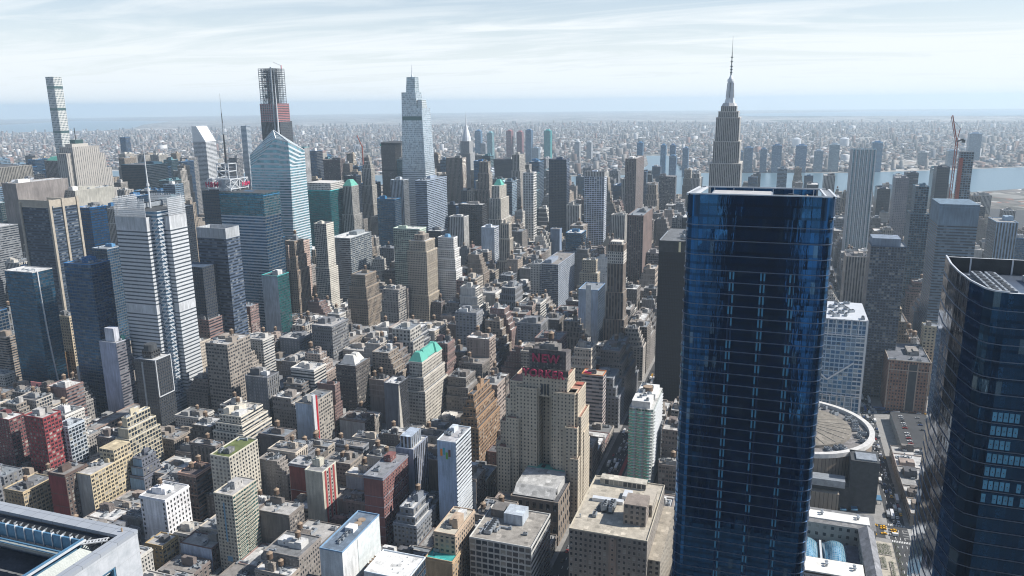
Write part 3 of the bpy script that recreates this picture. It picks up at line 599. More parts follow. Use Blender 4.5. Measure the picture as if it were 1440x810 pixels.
(1185,1617.5,1214.8,1645.9,203,115,46),
(245,44.4,259.8,70.9,56,840,45),
(149,572.3,172.8,597.3,121,552,45),
(720,-231.7,757.8,-203.1,67,757,45),
(639,572.3,659.8,598.7,97,429,45),
(806,331.1,833.8,361.2,60,400,43),
(1253,-278.8,1282.8,-250.7,79,71,43),
(1397,1697.9,1426.8,1725.4,194,257,43),
(461.2,602.6,483.8,628.2,78,295,42),
(771,283.1,798.8,312.1,64,144,42),
(818,1167.5,846.8,1196.5,196,595,42),
(1104,733.1,1154.8,762.7,207,794,42),
(-238,364.6,-210.2,392.5,16,133,41),
(151,444.6,178.8,472.9,57,163,41),
(344,444.1,368.8,472.9,14,706,40),
(1098,-520.4,1127.8,-491.9,48,188,40),
(1391,89.9,1420.8,117.8,83,717,40),
(290,1008,304.8,1035.7,123,739,39),
(1359,733.1,1388.8,760.4,189,951,39),
(-68,250.7,-54.2,279.1,28,794,38),
(975,1295.9,1003.8,1324.2,193,817,38),
(1080,1939.1,1109.8,1966.8,204,356,38),
(1223,250.7,1240.8,280.1,81,802,38),
(-171,491.9,-157.2,520,18,494,37),
(136,444.6,150.8,472.9,56,309,37),
(47,765.5,64.8,794.5,93,456,37),
(367,45.6,398.8,70.9,70,496,37),
(721,1247.9,748.8,1276.9,177,62,37),
(2017,-231.7,2036.8,-204.5,105,198,37),
(93,-70.9,124.8,-45.5,46,96,36),
(205,170.3,219.8,198.5,62,472,36),
(188,284.8,219.8,312.1,73,415,36),
(290,250.7,304.8,280,52,886,36),
(515,284.9,534.8,312.1,56,995,36),
(1185,1489.8,1234.8,1518.1,186,400,36),
(1403,121.2,1440.8,151.3,77,725,36),
(698,411.5,721.8,439.3,73,365,35),
(1269,-553.3,1308.8,-523.7,113,416,35),
(1203,572.3,1232.8,599.4,199,222,35),
(660,-231.7,691.8,-203.1,52,518,34),
(1572,491.9,1631.8,519.4,145,868,34),
(-157,503.9,-143.2,520,16,350,33),
(148,122.4,168.8,151.3,70,417,33),
(184,170.3,204.8,198.5,60,891,33),
(1632,442.9,1651.8,472.9,95,621,33),
(42.2,204.3,55.6,231.7,13,841,32),
(403,250.7,430.8,280,70,482,32),
(681,1456.7,712.8,1485.3,195,893,32),
(1030,411.5,1053.8,440.3,71,737,32),
(1108,491.9,1131.8,521.5,165,605,32),
(1273,1778.3,1308.8,1804.9,199,135,32),
(1492,250.7,1511.8,279.5,134,124,32),
(1738,250.7,1757.8,280.6,133,247,32),
(955,-278.7,984.8,-250.7,58,118,31),
(2047,658.2,2106.8,684.9,144,214,31),
(177,524.7,200.8,553.3,70,631,30),
(399,-312.1,426.8,-294.5,44,72,30),
(322,123.7,359.8,151.3,62,743,30),
(484,602.6,515.8,628.2,101,839,30),
(931,765.5,954,794.5,84,587,30),
(1335,602.9,1358.8,628.2,203,0,30),
(2037,-599.6,2096.8,-572.3,131,928,30),
(-174,122.2,-160.2,151.3,12,187,29),
(-42,658.2,-15.2,683.2,33,242,29),
(231,204.3,259.8,231.7,82,110,29),
(36,364.7,67.8,392.5,42,986,29),
(214,364.7,228.8,392.5,50,704,29),
(676,365.4,698.8,392.5,74,624,29),
(951,1893.6,980.8,1920.1,204,79,29),
(1185,602.9,1214.8,628.2,126,294,28),
(1253,602.9,1308.8,628.2,172,557,28),
(1552,442.9,1611.8,472.9,83,78,28),
(1708,-70.9,1727.8,-45.6,126,700,28),
(-246,445.5,-224.2,472.9,58,699,27),
(392,170.3,415.8,200.2,62,394,27),
(957,170.3,974.8,199.5,60,973,27),
(1185,-633.7,1222.8,-606,76,347,27),
(1383,250.7,1412.8,280.4,85,754,27),
(565,-312.1,602.8,-284.7,63,539,26),
(640,338.7,663.8,361.2,61,360,26),
(931,-278.7,954.8,-250.7,59,170,26),
(877,250.7,914.8,279.5,67,950,26),
(1335,331.1,1352.8,361.1,93,325,26),
(377,602.6,398.8,628.2,139,392,25),
(2077,-633.7,2124.8,-606.1,92,130,25),
(2037,491.9,2056.8,521.3,118,953,25),
(-135,445.5,-107.2,472.4,14,319,24),
(877,89.9,914.8,118.9,71,891,24),
(1030,203.7,1047.8,231.7,47,576,24),
(1060,844.9,1083.8,874.9,179,319,24),
(1335,491.9,1364.8,521.5,181,947,24),
(1848,250.7,1867.8,280.6,114,705,24),
(-52,411.5,-38.2,441.5,20,501,23),
(-39,528.4,-15.2,553.3,12,860,23),
(195,44.4,212.8,70.9,50,207,23),
(406,202.2,420.8,231.7,70,603,23),
(622,365.4,636.8,392.5,77,859,23),
(1185,-360.4,1222.8,-331.1,64,74,23),
(-104,203.6,-93.2,231.7,16,190,22),
(-43,250.7,-32.2,279.1,26,473,22),
(-89,528.4,-61.2,553.3,28,980,22),
(68,-42.2,82.8,-15,40,176,22),
(608,331.1,639.8,361.2,53,874,22),
(1060,813.5,1109.8,842.1,152,27,22),
(1572,-440.1,1631.8,-411.5,147,607,22),
(2077,-70.9,2124.8,-46.4,102,936,22),
(496.6,-312.1,514.8,-282.9,55,822,21),
(493,1327.9,513.8,1357.3,188,925,21),
(774,331.1,805.8,361.2,54,112,21),
(1128,-553.3,1154.8,-524.2,58,719,21),
(1030,444.4,1079.8,472.9,86,788,21),
(1808,362.8,1837.8,392.5,101,23,21),
(-103,601.9,-89.2,628.2,50,198,20),
(449.3,123.7,464.8,151.3,66,599,20),
(290,170.3,313.8,200.2,62,127,20),
(461.2,572.3,480.8,597.3,46,884,20),
(509,1054.7,534.8,1079.1,158,24,20),
(593,331.1,607.8,361.2,64,204,20),
(427,-312.1,444.8,-294.5,44,477,19),
(512,893.9,534.8,921.3,163,846,19),
(730,170.3,761.8,199.2,77,82,19),
(755,411.5,786.8,439.3,64,598,19),
(877,-278.7,906.8,-250.7,48,930,19),
(895,813.5,944.8,843.5,166,495,19),
(1185,-278.8,1234.8,-250.7,61,595,19),
(-64,658.2,-42.2,683.2,37,983,18),
(248,250.7,259.8,280.4,52,906,18),
(116,411.5,143.8,440.1,42,598,18),
(822,767,846.8,794.5,172,545,18),
(1997,2053.1,2056.8,2080.9,128,470,18),
(-85,491.9,-63.2,510,20,331,17),
(15,89.9,29.8,118.3,14,725,17),
(30,170.3,47.8,198.5,15,453,17),
(589,491.9,626.8,520.5,64,498,17),
(907,-278.7,930.8,-250.7,49,484,17),
(1054,123.9,1077.8,151.3,89,272,17),
(1078,123.9,1107.8,151.3,83,442,17),
(1353,250.7,1382.8,280.4,74,292,17),
(1395,491.9,1418.8,521.5,154,76,17),
(1492,-279.8,1551.8,-250.7,99,777,17),
(1562,202.2,1621.8,231.7,84,464,17),
(81,122.4,95.8,151.3,66,836,16),
(497,331.1,534.8,352.6,62,212,16),
(314,411.5,351.8,438.8,14,567,16),
(346,491.9,363.8,520.8,46,967,16),
(521,491.9,534.8,520.8,42,260,16),
(696,1135.1,716.8,1162.7,165,192,16),
(877,15,926.8,41.2,123,555,16),
(1185,411.5,1234.8,440.4,37,659,16),
(204,89.9,224.8,118.9,70,822,15),
(15,608,32.8,628.2,47,968,15),
(969,-312.1,1003.8,-284.8,56,680,15),
(919,1808.4,968.8,1834.2,194,418,15),
(1371,170.3,1420.8,199.2,71,427,15),
(1415,363.5,1444.8,392.5,83,116,15),
(229,602.2,246.8,628.2,120,454,14),
(479,45.6,502.8,70.9,70,811,14),
(915,1328.4,964.8,1357.3,192,594,14),
(1134,-277.9,1154.8,-250.7,62,836,14),
(1185,250.7,1222.8,280.1,50,100,14),
(1888,523.9,1906.8,553.3,101,872,14),
(-61,-70.9,-33.2,-44.1,22,209,13),
(1098,203.7,1154.8,231.7,62,781,13),
(1335,1135.1,1384.8,1163.2,202,238,13),
(1632,-440.1,1677.8,-411.5,116,341,13),
(1778,-312.1,1797.8,-284.3,83,476,13),
(-176.4,445.5,-157.2,472.9,24,619,12),
(56.2,122.4,80.8,151.3,66,16,12),
(290,1054.7,317.8,1081.2,64,25,12),
(777,170.3,791.8,199.2,75,418,12),
(927,331.1,944.8,359.3,42,645,12),
(895,1731.8,924.8,1759.3,189,66,12),
(1048,331.1,1097.8,360.8,44,854,12),
(1116,373.4,1133.8,392.5,52,666,12),
(1235,687.4,1258.8,714.1,160,233,12),
(1283,974.3,1308.8,1001.9,173,789,12),
(1353,-392.5,1402.8,-364.9,52,541,12),
(1385,1490.5,1414.8,1518.1,165,13,12),
(1377,1807.2,1426.8,1834.2,192,943,12),
(-130,15,-119.2,41.5,12,675,11),
(82,284.8,99.8,312.1,57,284,11),
(136,284.8,163.8,312.1,66,528,11),
(164,284.8,187.8,312.1,62,36,11),
(237,572.3,259.8,597.3,80,848,11),
(308,89.9,328.8,117.3,40,720,11),
(500,284.9,514.8,312.1,52,932,11),
(565,1327.8,588.8,1357.3,196,878,11),
(877,331.1,926.8,359.3,44,634,11),
(895,491.9,944.8,519.6,125,925,11),
(877,1086.5,914.8,1116.1,200,615,11),
(1068,1864.2,1091.8,1889.9,200,283,11),
(1235,733.1,1284.8,761.7,171,914,11),
(1415,658.2,1444.8,684.5,199,897,11),
(2087,-472.9,2124.8,-444.1,76,391,11),
(-260,123.7,-238.2,151.3,34,70,10),
(-224,445.5,-208.1,472.9,12,93,10),
(45,658.2,82.8,684.5,14,240,10),
(445,-312.1,472.8,-294.5,42,645,10),
(346,45.6,366.8,70.9,62,910,10),
(352,411.5,372.8,438.8,14,514,10),
(305,523.8,332.8,553.3,34,467,10),
(447.2,523.8,469.8,553.3,14,702,10),
(522,658.2,534.8,683.4,120,317,10),
(695,202.7,726.8,231.7,75,289,10),
(565,365.4,582.8,392.5,60,549,10),
(1128,-520.4,1154.8,-491.9,54,514,10),
(1114,411.5,1147.9,440.3,14,925,10),
(1788,-392.5,1827.8,-362.9,81,267,10),
(-83,170.3,-72.2,199.5,28,518,9),
(97,524.7,120.8,553.3,60,627,9),
(509,250.7,534.8,280,56,70,9),
(290,284.9,304.8,312.1,50,426,9),
(290,523.8,304.8,553.3,42,268,9),
(580,122.3,600.8,151.3,94,23,9),
(583,365.4,606.8,392.5,63,412,9),
(1285,1054.7,1308.8,1082.5,193,576,9),
(1622,202.2,1661.8,231.7,110,997,9),
(1788,572.3,1827.8,599,103,22,9),
(1957,1939.1,2016.8,1966.9,132,221,9),
(-157,415.2,-135.2,441.5,28,220,8),
(179,491.9,206.8,519.8,44,249,8),
(470,523.8,501.8,553.3,14,589,8),
(506.2,658.2,521.8,683.4,133,770,8),
(583,89.9,597.8,119.2,84,588,8),
(877,1376.3,906.8,1405.6,199,621,8),
(1122,526,1154.8,553.3,190,877,8),
(1273,-360.4,1296.8,-331.1,46,546,8),
(1335,-392.5,1352.8,-364.9,54,326,8),
(1492,-521.5,1531.8,-491.9,120,885,8),
(1492,-312.1,1521.8,-282.9,55,424,8),
(1622,-231.7,1677.8,-202.4,117,870,8),
(1937,-199.8,1966.8,-170.3,90,272,8),
(1937,250.7,1976.8,277.8,90,138,8),
(-32,250.7,-15.2,279.1,18,46,7),
(96,331.1,119.8,360.2,50,17,7),
(382,250.7,402.8,280,56,715,7),
(481,572.3,508.8,597.3,13,49,7),
(1054,282.7,1083.8,312.1,88,878,7),
(1098,526,1121.8,553.3,161,765,7),
(1297,-360.4,1308.8,-331.1,54,10,7),
(1283,1376.3,1308.8,1403.9,192,781,7),
(1365,491.9,1394.8,521.5,135,103,7),
(1427,1807.2,1461.8,1834.2,191,692,7),
(1602,123.3,1661.8,151.3,64,419,7),
(1888,445.2,1906.8,472.9,119,207,7),
(1828,523.9,1887.8,553.3,88,969,7),
(1828,572.3,1887.8,599,125,743,7),
(2077,445.6,2124.8,472.9,98,20,7),
(-156,56.1,-138.2,70.9,32,546,6),
(-25,89.9,-15.2,117.7,16,810,6),
(-203,491.9,-189.2,520,20,73,6),
(121,-42.2,135.8,-15,38,787,6),
(448,170.3,471.8,200.2,42,698,6),
(305,284.9,325.8,312.1,45,345,6),
(712,170.3,729.8,199.2,80,787,6),
(565,925.9,588.8,955.3,160,365,6),
(748,1167.5,779.8,1196.5,158,449,6),
(985,-278.7,1003.8,-250.7,45,230,6),
(907,686.9,930.8,714.1,137,846,6),
(1253,89.9,1282.8,117.6,77,546,6),
(1203,893.9,1226.8,921.4,204,266,6),
(1385,1135.1,1408.8,1163.2,194,44,6),
(1572,123.3,1601.8,151.3,66,441,6),
(1512,331.1,1571.8,359.1,70,855,6),
(1512,362.9,1531.8,392.5,99,418,6),
(1708,445.2,1747.8,472.9,54,461,6),
(1937,123.5,1996.8,151.3,119,561,6),
(2047,284.3,2086.8,312.1,108,963,6),
(30,284.8,49.1,312.1,20,133,5),
(30.7,658.2,44.8,684.5,17,810,5),
(461,45.6,478.8,70.9,56,114,5),
(329,331.1,360.8,359,30,503,5),
(465,331.1,496.8,359,31,793,5),
(323,444.1,343.8,472.9,13,936,5),
(290,491.9,327.8,520.8,38,476,5),
(586,524.3,613.8,553.3,53,500,5),
(668,1135.1,695.8,1162.7,168,495,5),
(759,1489.4,786.8,1518.1,198,998,5),
(877,-472.9,914.8,-444.2,66,26,5),
(901.2,526,914.8,553.3,77,78,5),
(1084,411.5,1113.8,440.3,13,522,5),
(1878,170.3,1906.8,199.5,44,58,5),
(-117,572.3,-103.2,599.6,44,700,4),
(227,250.7,247.8,280.4,50,869,4),
(219,524.7,248.8,553.3,30,721,4),
(118,813.5,135.8,843.5,130,931,4),
(399,45.6,413.8,70.9,62,45,4),
(360,123.7,374.8,151.3,56,889,4),
(420,491.9,440.8,520.8,21,859,4),
(667,43.6,690.8,68.7,95,11,4),
(833,365.4,846.8,392.5,63,953,4),
(735,1135.1,772.8,1162.7,152,596,4),
(1132,282.7,1154.8,312.1,83,751,4),
(1030,893.9,1053.8,921.6,155,597,4),
(1223,-360.4,1272.8,-331.1,36,522,4),
(1562,-633.7,1581.8,-605.1,53,990,4),
(1562,411.5,1601.8,439.3,59,402,4),
(1662,525.9,1677.8,553.3,79,508,4),
(1808,-602.3,1867.8,-572.3,59,931,4),
(1728,-392.5,1787.8,-362.9,48,773,4),
(1778,362.8,1807.8,392.5,52,602,4),
(2017,364.9,2046.8,392.5,84,713,4),
(-149,364.6,-135.2,378.3,12,540,3),
(213,44.4,244.8,70.9,42,698,3),
(247,364.7,259.8,392.5,40,376,3),
(207,491.9,227.8,519.8,38,825,3),
(498,213.6,512.8,231.7,42,422,3),
(361,331.1,398.8,359,21,611,3),
(333,523.8,364.8,553.3,26,345,3),
(421,523.8,441.8,537.2,18,83,3),
(753,331.1,773.8,361.2,52,500,3),
(791,603.6,805.8,628.2,118,605,3),
(786,658.2,817.8,684.3,69,596,3),
(737,1295.9,774.8,1324.8,185,985,3),
(951,365.3,980.8,392.5,34,842,3),
(877,1697.9,906.8,1727.4,175,478,3),
(1078,-553.3,1127.8,-524.2,45,76,3),
(1048,203.7,1097.8,231.7,43,49,3),
(1128,1456.7,1154.8,1485.7,181,722,3),
(1223,526.1,1252.8,553.3,153,333,3),
(1285,733.1,1308.8,761.7,160,118,3),
(1335,89.9,1352.8,117.8,66,656,3),
(1433,1169.1,1461.8,1196.5,194,708,3),
(1708,-392.5,1727.8,-362.9,37,38,3),
(-82,55.2,-67.2,70.9,20,466,2),
(120,331.1,157.8,360.2,38,196,2),
(75,813.5,102.8,843.5,80,184,2),
(103,813.5,117.8,843.5,80,350,2),
(424,444.1,455.8,472.9,56,264,2),
(428,847.3,448.8,874.9,168,22,2),
(1030,-439,1053.8,-411.5,70,625,2),
(1110,-277.9,1133.8,-250.7,47,654,2),
(1128,331.1,1154.8,360.8,108,543,2),
(1068,364.5,1097.8,392.5,46,155,2),
(1098,373.4,1115.8,392.5,47,1,2),
(1030,767.2,1067.8,794.5,119,664,2),
(1383,202.9,1412.8,231.7,76,26,2),
(1433,411.5,1461.8,440,74,771,2),
(1397,893.9,1434.8,921.2,192,200,2),
(1421,1895.5,1461.8,1920.1,185,653,2),
(1788,89.9,1817.8,118.5,116,203,2),
(1778,170.3,1837.8,199.5,51,81,2),
(1838,170.3,1877.8,199.5,46,603,2),
(1768,331.1,1807.8,360.5,38,240,2),
(1937,-40.5,1996.8,-15,87,646,2),
(1937,170.3,1996.8,198.7,30,441,2)]
CLEAR = [(-66,8,-20,84),(15,487,68,560),(745,-72,845,-8),(1025,655,1090,712),(435,650,505,720),(1100,1795,1129,1824),(1060,1060,1130,1110),(1345,660,1395,708),(1125,820,1220,870),(575,1225,700,1262),(310,655,370,715),(25,-235,165,-90),(-250,-232,-18,-92),(172,-62,260,-16),(190,-228,262,-92),(-335,-151.3,-285,-98.8),(-378,-250,-321,-190),(158,-322,252,-260)]
# ------------------------------------------------------------------ the setting: ground, water, streets
def drop(x, y):
    r = math.hypot(x-CAM[0], y-CAM[1]); return 0.0 if r < 3000 else -(r-3000)**2/(2*7.3e6)
m, nt, b = newmat('city_ground'); n = NB(nt)
P_ = n.pos()
def vor(scale, out='Color'):
    v = nt.nodes.new('ShaderNodeTexVoronoi'); v.inputs['Scale'].default_value = scale; nt.links.new(P_, v.inputs['Vector']); return v.outputs[out]
c1 = nt.nodes.new('ShaderNodeSeparateXYZ'); nt.links.new(vor(1/26.0), c1.inputs[0]); c2 = nt.nodes.new('ShaderNodeSeparateXYZ'); nt.links.new(vor(1/130.0), c2.inputs[0])
c3 = nt.nodes.new('ShaderNodeSeparateXYZ'); nt.links.new(vor(1/650.0), c3.inputs[0])
base = n.mix(c1.outputs[0], (.06, .06, .06), (.24, .22, .20))
base = n.mix(n.m('GREATER_THAN', c1.outputs[1], .84), base, (.62, .61, .58))
base = n.mix(n.m('MULTIPLY', n.m('GREATER_THAN', c1.outputs[1], .92), n.m('GREATER_THAN', c1.outputs[0], .5)), base, (.40, .17, .12))
base = n.mix(n.m('MULTIPLY', n.m('GREATER_THAN', c2.outputs[0], .86), .8), base, (.48, .47, .45))
grn = n.ramp(n.noise(1/900.0, 4, P_), .46, .62)
base = n.mix(n.m('MULTIPLY', grn, .8), base, (.055, .055, .04))
base = n.mix(n.m('MULTIPLY', n.ramp(n.noise(1/2600.0, 3, P_), .55, .72), .6), base, (.42, .38, .33))
base = n.mix(n.m('GREATER_THAN', c3.outputs[0], .93), base, (.05, .055, .035))
nt.links.new(base, b.inputs['Base Color']); b.inputs['Roughness'].default_value = .95
q = MB(); rr = [0, 300, 900, 2000, 3000, 4000, 5500, 7500, 10000, 13000, 17000, 22000, 26000, 30000, 34000]; K = 72
ox, oy = CAM[0], CAM[1]
for i in range(len(rr)-1):
    za = 0 if rr[i] < 3000 else -(rr[i]-3000)**2/(2*7.3e6); zb = 0 if rr[i+1] < 3000 else -(rr[i+1]-3000)**2/(2*7.3e6)
    for k in range(K):
        a, c = 2*math.pi*k/K, 2*math.pi*(k+1)/K
        p = lambda r, t, z: (ox+r*math.cos(t), oy+r*math.sin(t), z-.6)
        if rr[i] == 0: q.face([p(0, 0, za), p(rr[1], a, zb), p(rr[1], c, zb)], 'city_ground')
        else: q.face([p(rr[i], a, za), p(rr[i+1], a, zb), p(rr[i+1], c, zb), p(rr[i], c, za)], 'city_ground')
setting(q.build('ground'))
def water(name, poly, dz=.25, lift=0.0):
    import bmesh
    bm = bmesh.new(); f = bm.faces.new([bm.verts.new((x, y, 0)) for x, y in poly])
    bmesh.ops.triangulate(bm, faces=[f])
    bmesh.ops.subdivide_edges(bm, edges=bm.edges[:], cuts=8, use_grid_fill=True)
    for v in bm.verts: v.co.z = drop(v.co.x, v.co.y)-.6+dz+lift
    bmesh.ops.recalc_face_normals(bm, faces=bm.faces)
    me = bpy.data.meshes.new(name); bm.to_mesh(me); bm.free(); me.materials.append(MATS['river'])
    o = bpy.data.objects.new(name, me); COL.objects.link(o); setting(o)
water('east_river', [(3400, -2400), (3000, -1500), (2825, -1019), (2483, -604), (2319, -379), (2170, 0), (2160, 600), (2165, 1500), (2200, 3400), (2700, 3400), (2800, 1500), (2950, 700), (3200, 380), (3327, -141), (3395, -459), (3578, -757), (3900, -1282), (4500, -2400)])
water('creek', [(3150, 300), (3080, 520), (3700, 560), (4420, 690), (4460, 560), (3760, 390)], .30)
water('bay', [(6800, 8700), (7300, 10600), (9000, 13200), (11500, 15500), (16500, 18500), (15000, 14000), (11800, 11800), (9600, 9900)], .9, 1.5)
water('inlet', [(4600, 5000), (4300, 6800), (5200, 8200), (6600, 8000), (6300, 6900)], .6)
water('outer_bay', [(17500, -9500), (17000, -4200), (17500, 500), (21000, 1500), (26000, -3000), (26000, -12000)], 2, 6)
water('hudson_river', [(-950, -6000), (-950, 6000), (-2300, 6000), (-2300, -6000)], .3)
q = MB(); q.face([(-900, -1000, 0), (2150, -1000, 0), (2150, 2800, 0), (-900, 2800, 0)], 'asphalt'); setting(q.build('road'))
for (x0, y0, x1, y1) in BLOCKS:
    q = MB(); q.box(x0, y0, 0, x1, y1, .15, 'sidewalk'); setting(q.build('pavement'))
# painted lines and bus lanes
q = MB()
def dash(x0, y0, x1, y1, step=12, ln=4, wd=.18):
    L = math.hypot(x1-x0, y1-y0); dx, dy = (x1-x0)/L, (y1-y0)/L; t = 0
    while t < L:
        a = (x0+dx*t, y0+dy*t); c = (x0+dx*min(L, t+ln), y0+dy*min(L, t+ln))
        q.face([(a[0]+dy*wd, a[1]-dx*wd, .006), (c[0]+dy*wd, c[1]-dx*wd, .006), (c[0]-dy*wd, c[1]+dx*wd, .006), (a[0]-dy*wd, a[1]+dx*wd, .006)], 'paint_white'); t += step
for yy in (-4.2, 0, 4.2): dash(-250, yy, 1500, yy)
for yy in (-244.5, -241.2, -237.9): dash(-250, yy, 900, yy)
for xx in (-6, -2, 2, 6): dash(xx, -500, xx, 800)
for xx in (-6, -2, 2, 6): dash(275+xx, -500, 275+xx, 400)
for (cx, cy, hw, hd) in ((0, 0, 11, 11), (0, -241, 11, 7), (275, -241, 11, 7), (275, 0, 11, 11), (0, 80.4, 11, 6), (0, -80.4, 11, 6)):
    for k in range(-6, 7):
        for s_ in (-1, 1):
            q.face([(cx+k*1.6-.35, cy+s_*(hd+2)-1.5, .008), (cx+k*1.6+.35, cy+s_*(hd+2)-1.5, .008), (cx+k*1.6+.35, cy+s_*(hd+2)+1.5, .008), (cx+k*1.6-.35, cy+s_*(hd+2)+1.5, .008)], 'paint_white')
            q.face([(cx+s_*(hw+2)-1.5, cy+k*1.2-.3, .008), (cx+s_*(hw+2)+1.5, cy+k*1.2-.3, .008), (cx+s_*(hw+2)+1.5, cy+k*1.2+.3, .008), (cx+s_*(hw+2)-1.5, cy+k*1.2+.3, .008)], 'paint_white')
setting(q.build('road_markings'))
q = MB(); q.face([(-260, -9.6, .004), (-16, -9.6, .004), (-16, -6.4, .004), (-260, -6.4, .004)], 'paint_red'); q.face([(20, -9.6, .004), (120, -9.6, .004), (120, -6.4, .004), (20, -6.4, .004)], 'paint_red')
setting(q.build('bus_lane'))

# ------------------------------------------------------------------ the two big blue towers
def P(nt): return nt.nodes.new('ShaderNodeNewGeometry').outputs['Position']
def rounded(x0, y0, x1, y1, r, k=6, grow=0.0):
    p = []
    for cx, cy, a0 in ((x1-r, y1-r, 0), (x0+r, y1-r, 90), (x0+r, y0+r, 180), (x1-r, y0+r, 270)):
        for i in range(k+1):
            a = R(a0+90*i/k); p.append((cx+(r+grow)*math.cos(a), cy+(r+grow)*math.sin(a)))
    return p
# curtain wall: mirrored dark blue glass, every panel tilted a hair differently
def tower_glass(name, tint, deep, metal=.9):
    m, nt, b = newmat(name); n = NB(nt)
    uv = nt.nodes.new('ShaderNodeTexCoord').outputs['UV']; sp = nt.nodes.new('ShaderNodeSeparateXYZ'); nt.links.new(uv, sp.inputs[0])
    U, V = sp.outputs[0], sp.outputs[1]; fx, fy = n.m('FRACT', U), n.m('FRACT', V); cu, cv = n.m('FLOOR', U), n.m('FLOOR', V)
    rnd = n.white(n.comb(cu, cv, 1.7)); rn2 = n.white(n.comb(cv, cu, 5.1)); rc = n.white(n.comb(cu, 0.5, 2.2))
    spn = n.m('LESS_THAN', fy, .22); mul = n.m('LESS_THAN', fx, .045)
    g = n.mix(n.ramp(rnd, 0, 1, 0, .45), tint, deep)
    g = n.mix(n.ramp(rc, 0, 1, 0, .35), g, deep)
    g = n.mix(n.m('MULTIPLY', spn, .55), g, deep)
    g = n.mix(n.m('MULTIPLY', n.m('GREATER_THAN', rn2, .965), .35), g, (.30, .42, .48))
    g = n.mix(n.m('MULTIPLY', mul, .7), g, (.02, .03, .04))
    nt.links.new(g, b.inputs['Base Color']); b.inputs['Metallic'].default_value = metal
    nt.links.new(n.ramp(rnd, 0, 1, .02, .09), b.inputs['Roughness'])
    # pillowing of the panes: smooth noise in metres along the wall
    mp = nt.nodes.new('ShaderNodeMapping'); nt.links.new(P(nt), mp.inputs[0]); mp.inputs['Scale'].default_value = (.45, .45, .10)
    h = n.m('ADD', n.noise(1.0, 3, mp.outputs[0]), n.m('MULTIPLY', rnd, .04))
    wn = nt.nodes.new('ShaderNodeTexWhiteNoise'); nt.links.new(n.comb(cu, cv, 9.3), wn.inputs['Vector'])
    v1 = nt.nodes.new('ShaderNodeVectorMath'); v1.operation = 'SUBTRACT'; nt.links.new(wn.outputs['Color'], v1.inputs[0]); v1.inputs[1].default_value = (.5, .5, .5)
    v2 = nt.nodes.new('ShaderNodeVectorMath'); v2.operation = 'SCALE'; nt.links.new(v1.outputs[0], v2.inputs[0]); v2.inputs['Scale'].default_value = .016
    v3 = nt.nodes.new('ShaderNodeVectorMath'); v3.operation = 'ADD'; nt.links.new(n.bump(h, .05, .7), v3.inputs[0]); nt.links.new(v2.outputs[0], v3.inputs[1])
    v4 = nt.nodes.new('ShaderNodeVectorMath'); v4.operation = 'NORMALIZE'; nt.links.new(v3.outputs[0], v4.inputs[0]); nt.links.new(v4.outputs[0], b.inputs['Normal'])
tower_glass('blue_tower_glass', (.032, .17, .40), (.007, .028, .07))
tower_glass('navy_tower_glass', (.018, .08, .17), (.005, .018, .045))
plain('band_metal', (.13, .16, .21), .35, .5, var=.1)
plain('column_cover', (.09, .27, .40), .3, .2, var=.3)
plain('deck_dark', (.05, .055, .06), .9)
plain('netting', (.42, .16, .16), .8, var=.3)
plain('pit_floor', (.16, .17, .18), .9)
X0, Y0, X1, Y1 = -335.0, -151.3, -285.0, -98.8
T1 = thing('glass_tower', 'tall mirrored blue glass tower with rounded corners and open framed crown', 'skyscraper', (X0, Y0, 0))
q = MB(); prof = [(a-X0, b_-Y0) for a, b_ in rounded(X0, Y0, X1, Y1, 5.0)]
q.ring(prof, 0, prof, 298.6, 'blue_tower_glass', 1.52, 4.52); q.build('curtain_wall', T1)
levels = [307-5.7*i for i in range(6)]
while levels[-1] > 6: levels.append(levels[-1]-4.52)
pr = lambda g: [(a-X0, b_-Y0) for a, b_ in rounded(X0, Y0, X1, Y1, 5.0, 6, g)]
q = MB()
for z in levels[2:]:
    q.ring(pr(.22), z-.13, pr(.22), z+.13, 'band_metal'); 
    o_, i_ = pr(.22), pr(-.02)
    for i in range(len(o_)):
        j = (i+1) % len(o_); q.face([(*o_[i], z+.13), (*o_[j], z+.13), (*i_[j], z+.13), (*i_[i], z+.13)], 'band_metal')
q.build('floor_bands', T1)
m, nt, b = newmat('column_bands'); n = NB(nt); sp = nt.nodes.new('ShaderNodeSeparateXYZ'); nt.links.new(P(nt), sp.inputs[0])  # pale column colour broken by dark gaps, some storeys dark at random
zf = n.m('DIVIDE', n.m('SUBTRACT', sp.outputs[2], 278.5-4.52*60), 4.52); gap = n.m('LESS_THAN', n.m('FRACT', zf), .30)
drop_ = n.m('LESS_THAN', n.white(n.comb(n.m('FLOOR', zf), n.m('FLOOR', sp.outputs[1]), 1.0)), .22)
nt.links.new(n.mix(n.m('MAXIMUM', gap, drop_), (.08, .27, .42), (.008, .03, .08)), b.inputs['Base Color']); b.inputs['Roughness'].default_value = .25; b.inputs['Metallic'].default_value = .2
for yy in (13.0, 23.3, 34.4):
    for d in (-.6, .6):
        q = MB(); q.box(-.12, yy+d-.3, 30, -.004, yy+d+.3, 278.2, 'column_bands'); q.build('column_cover', T1)
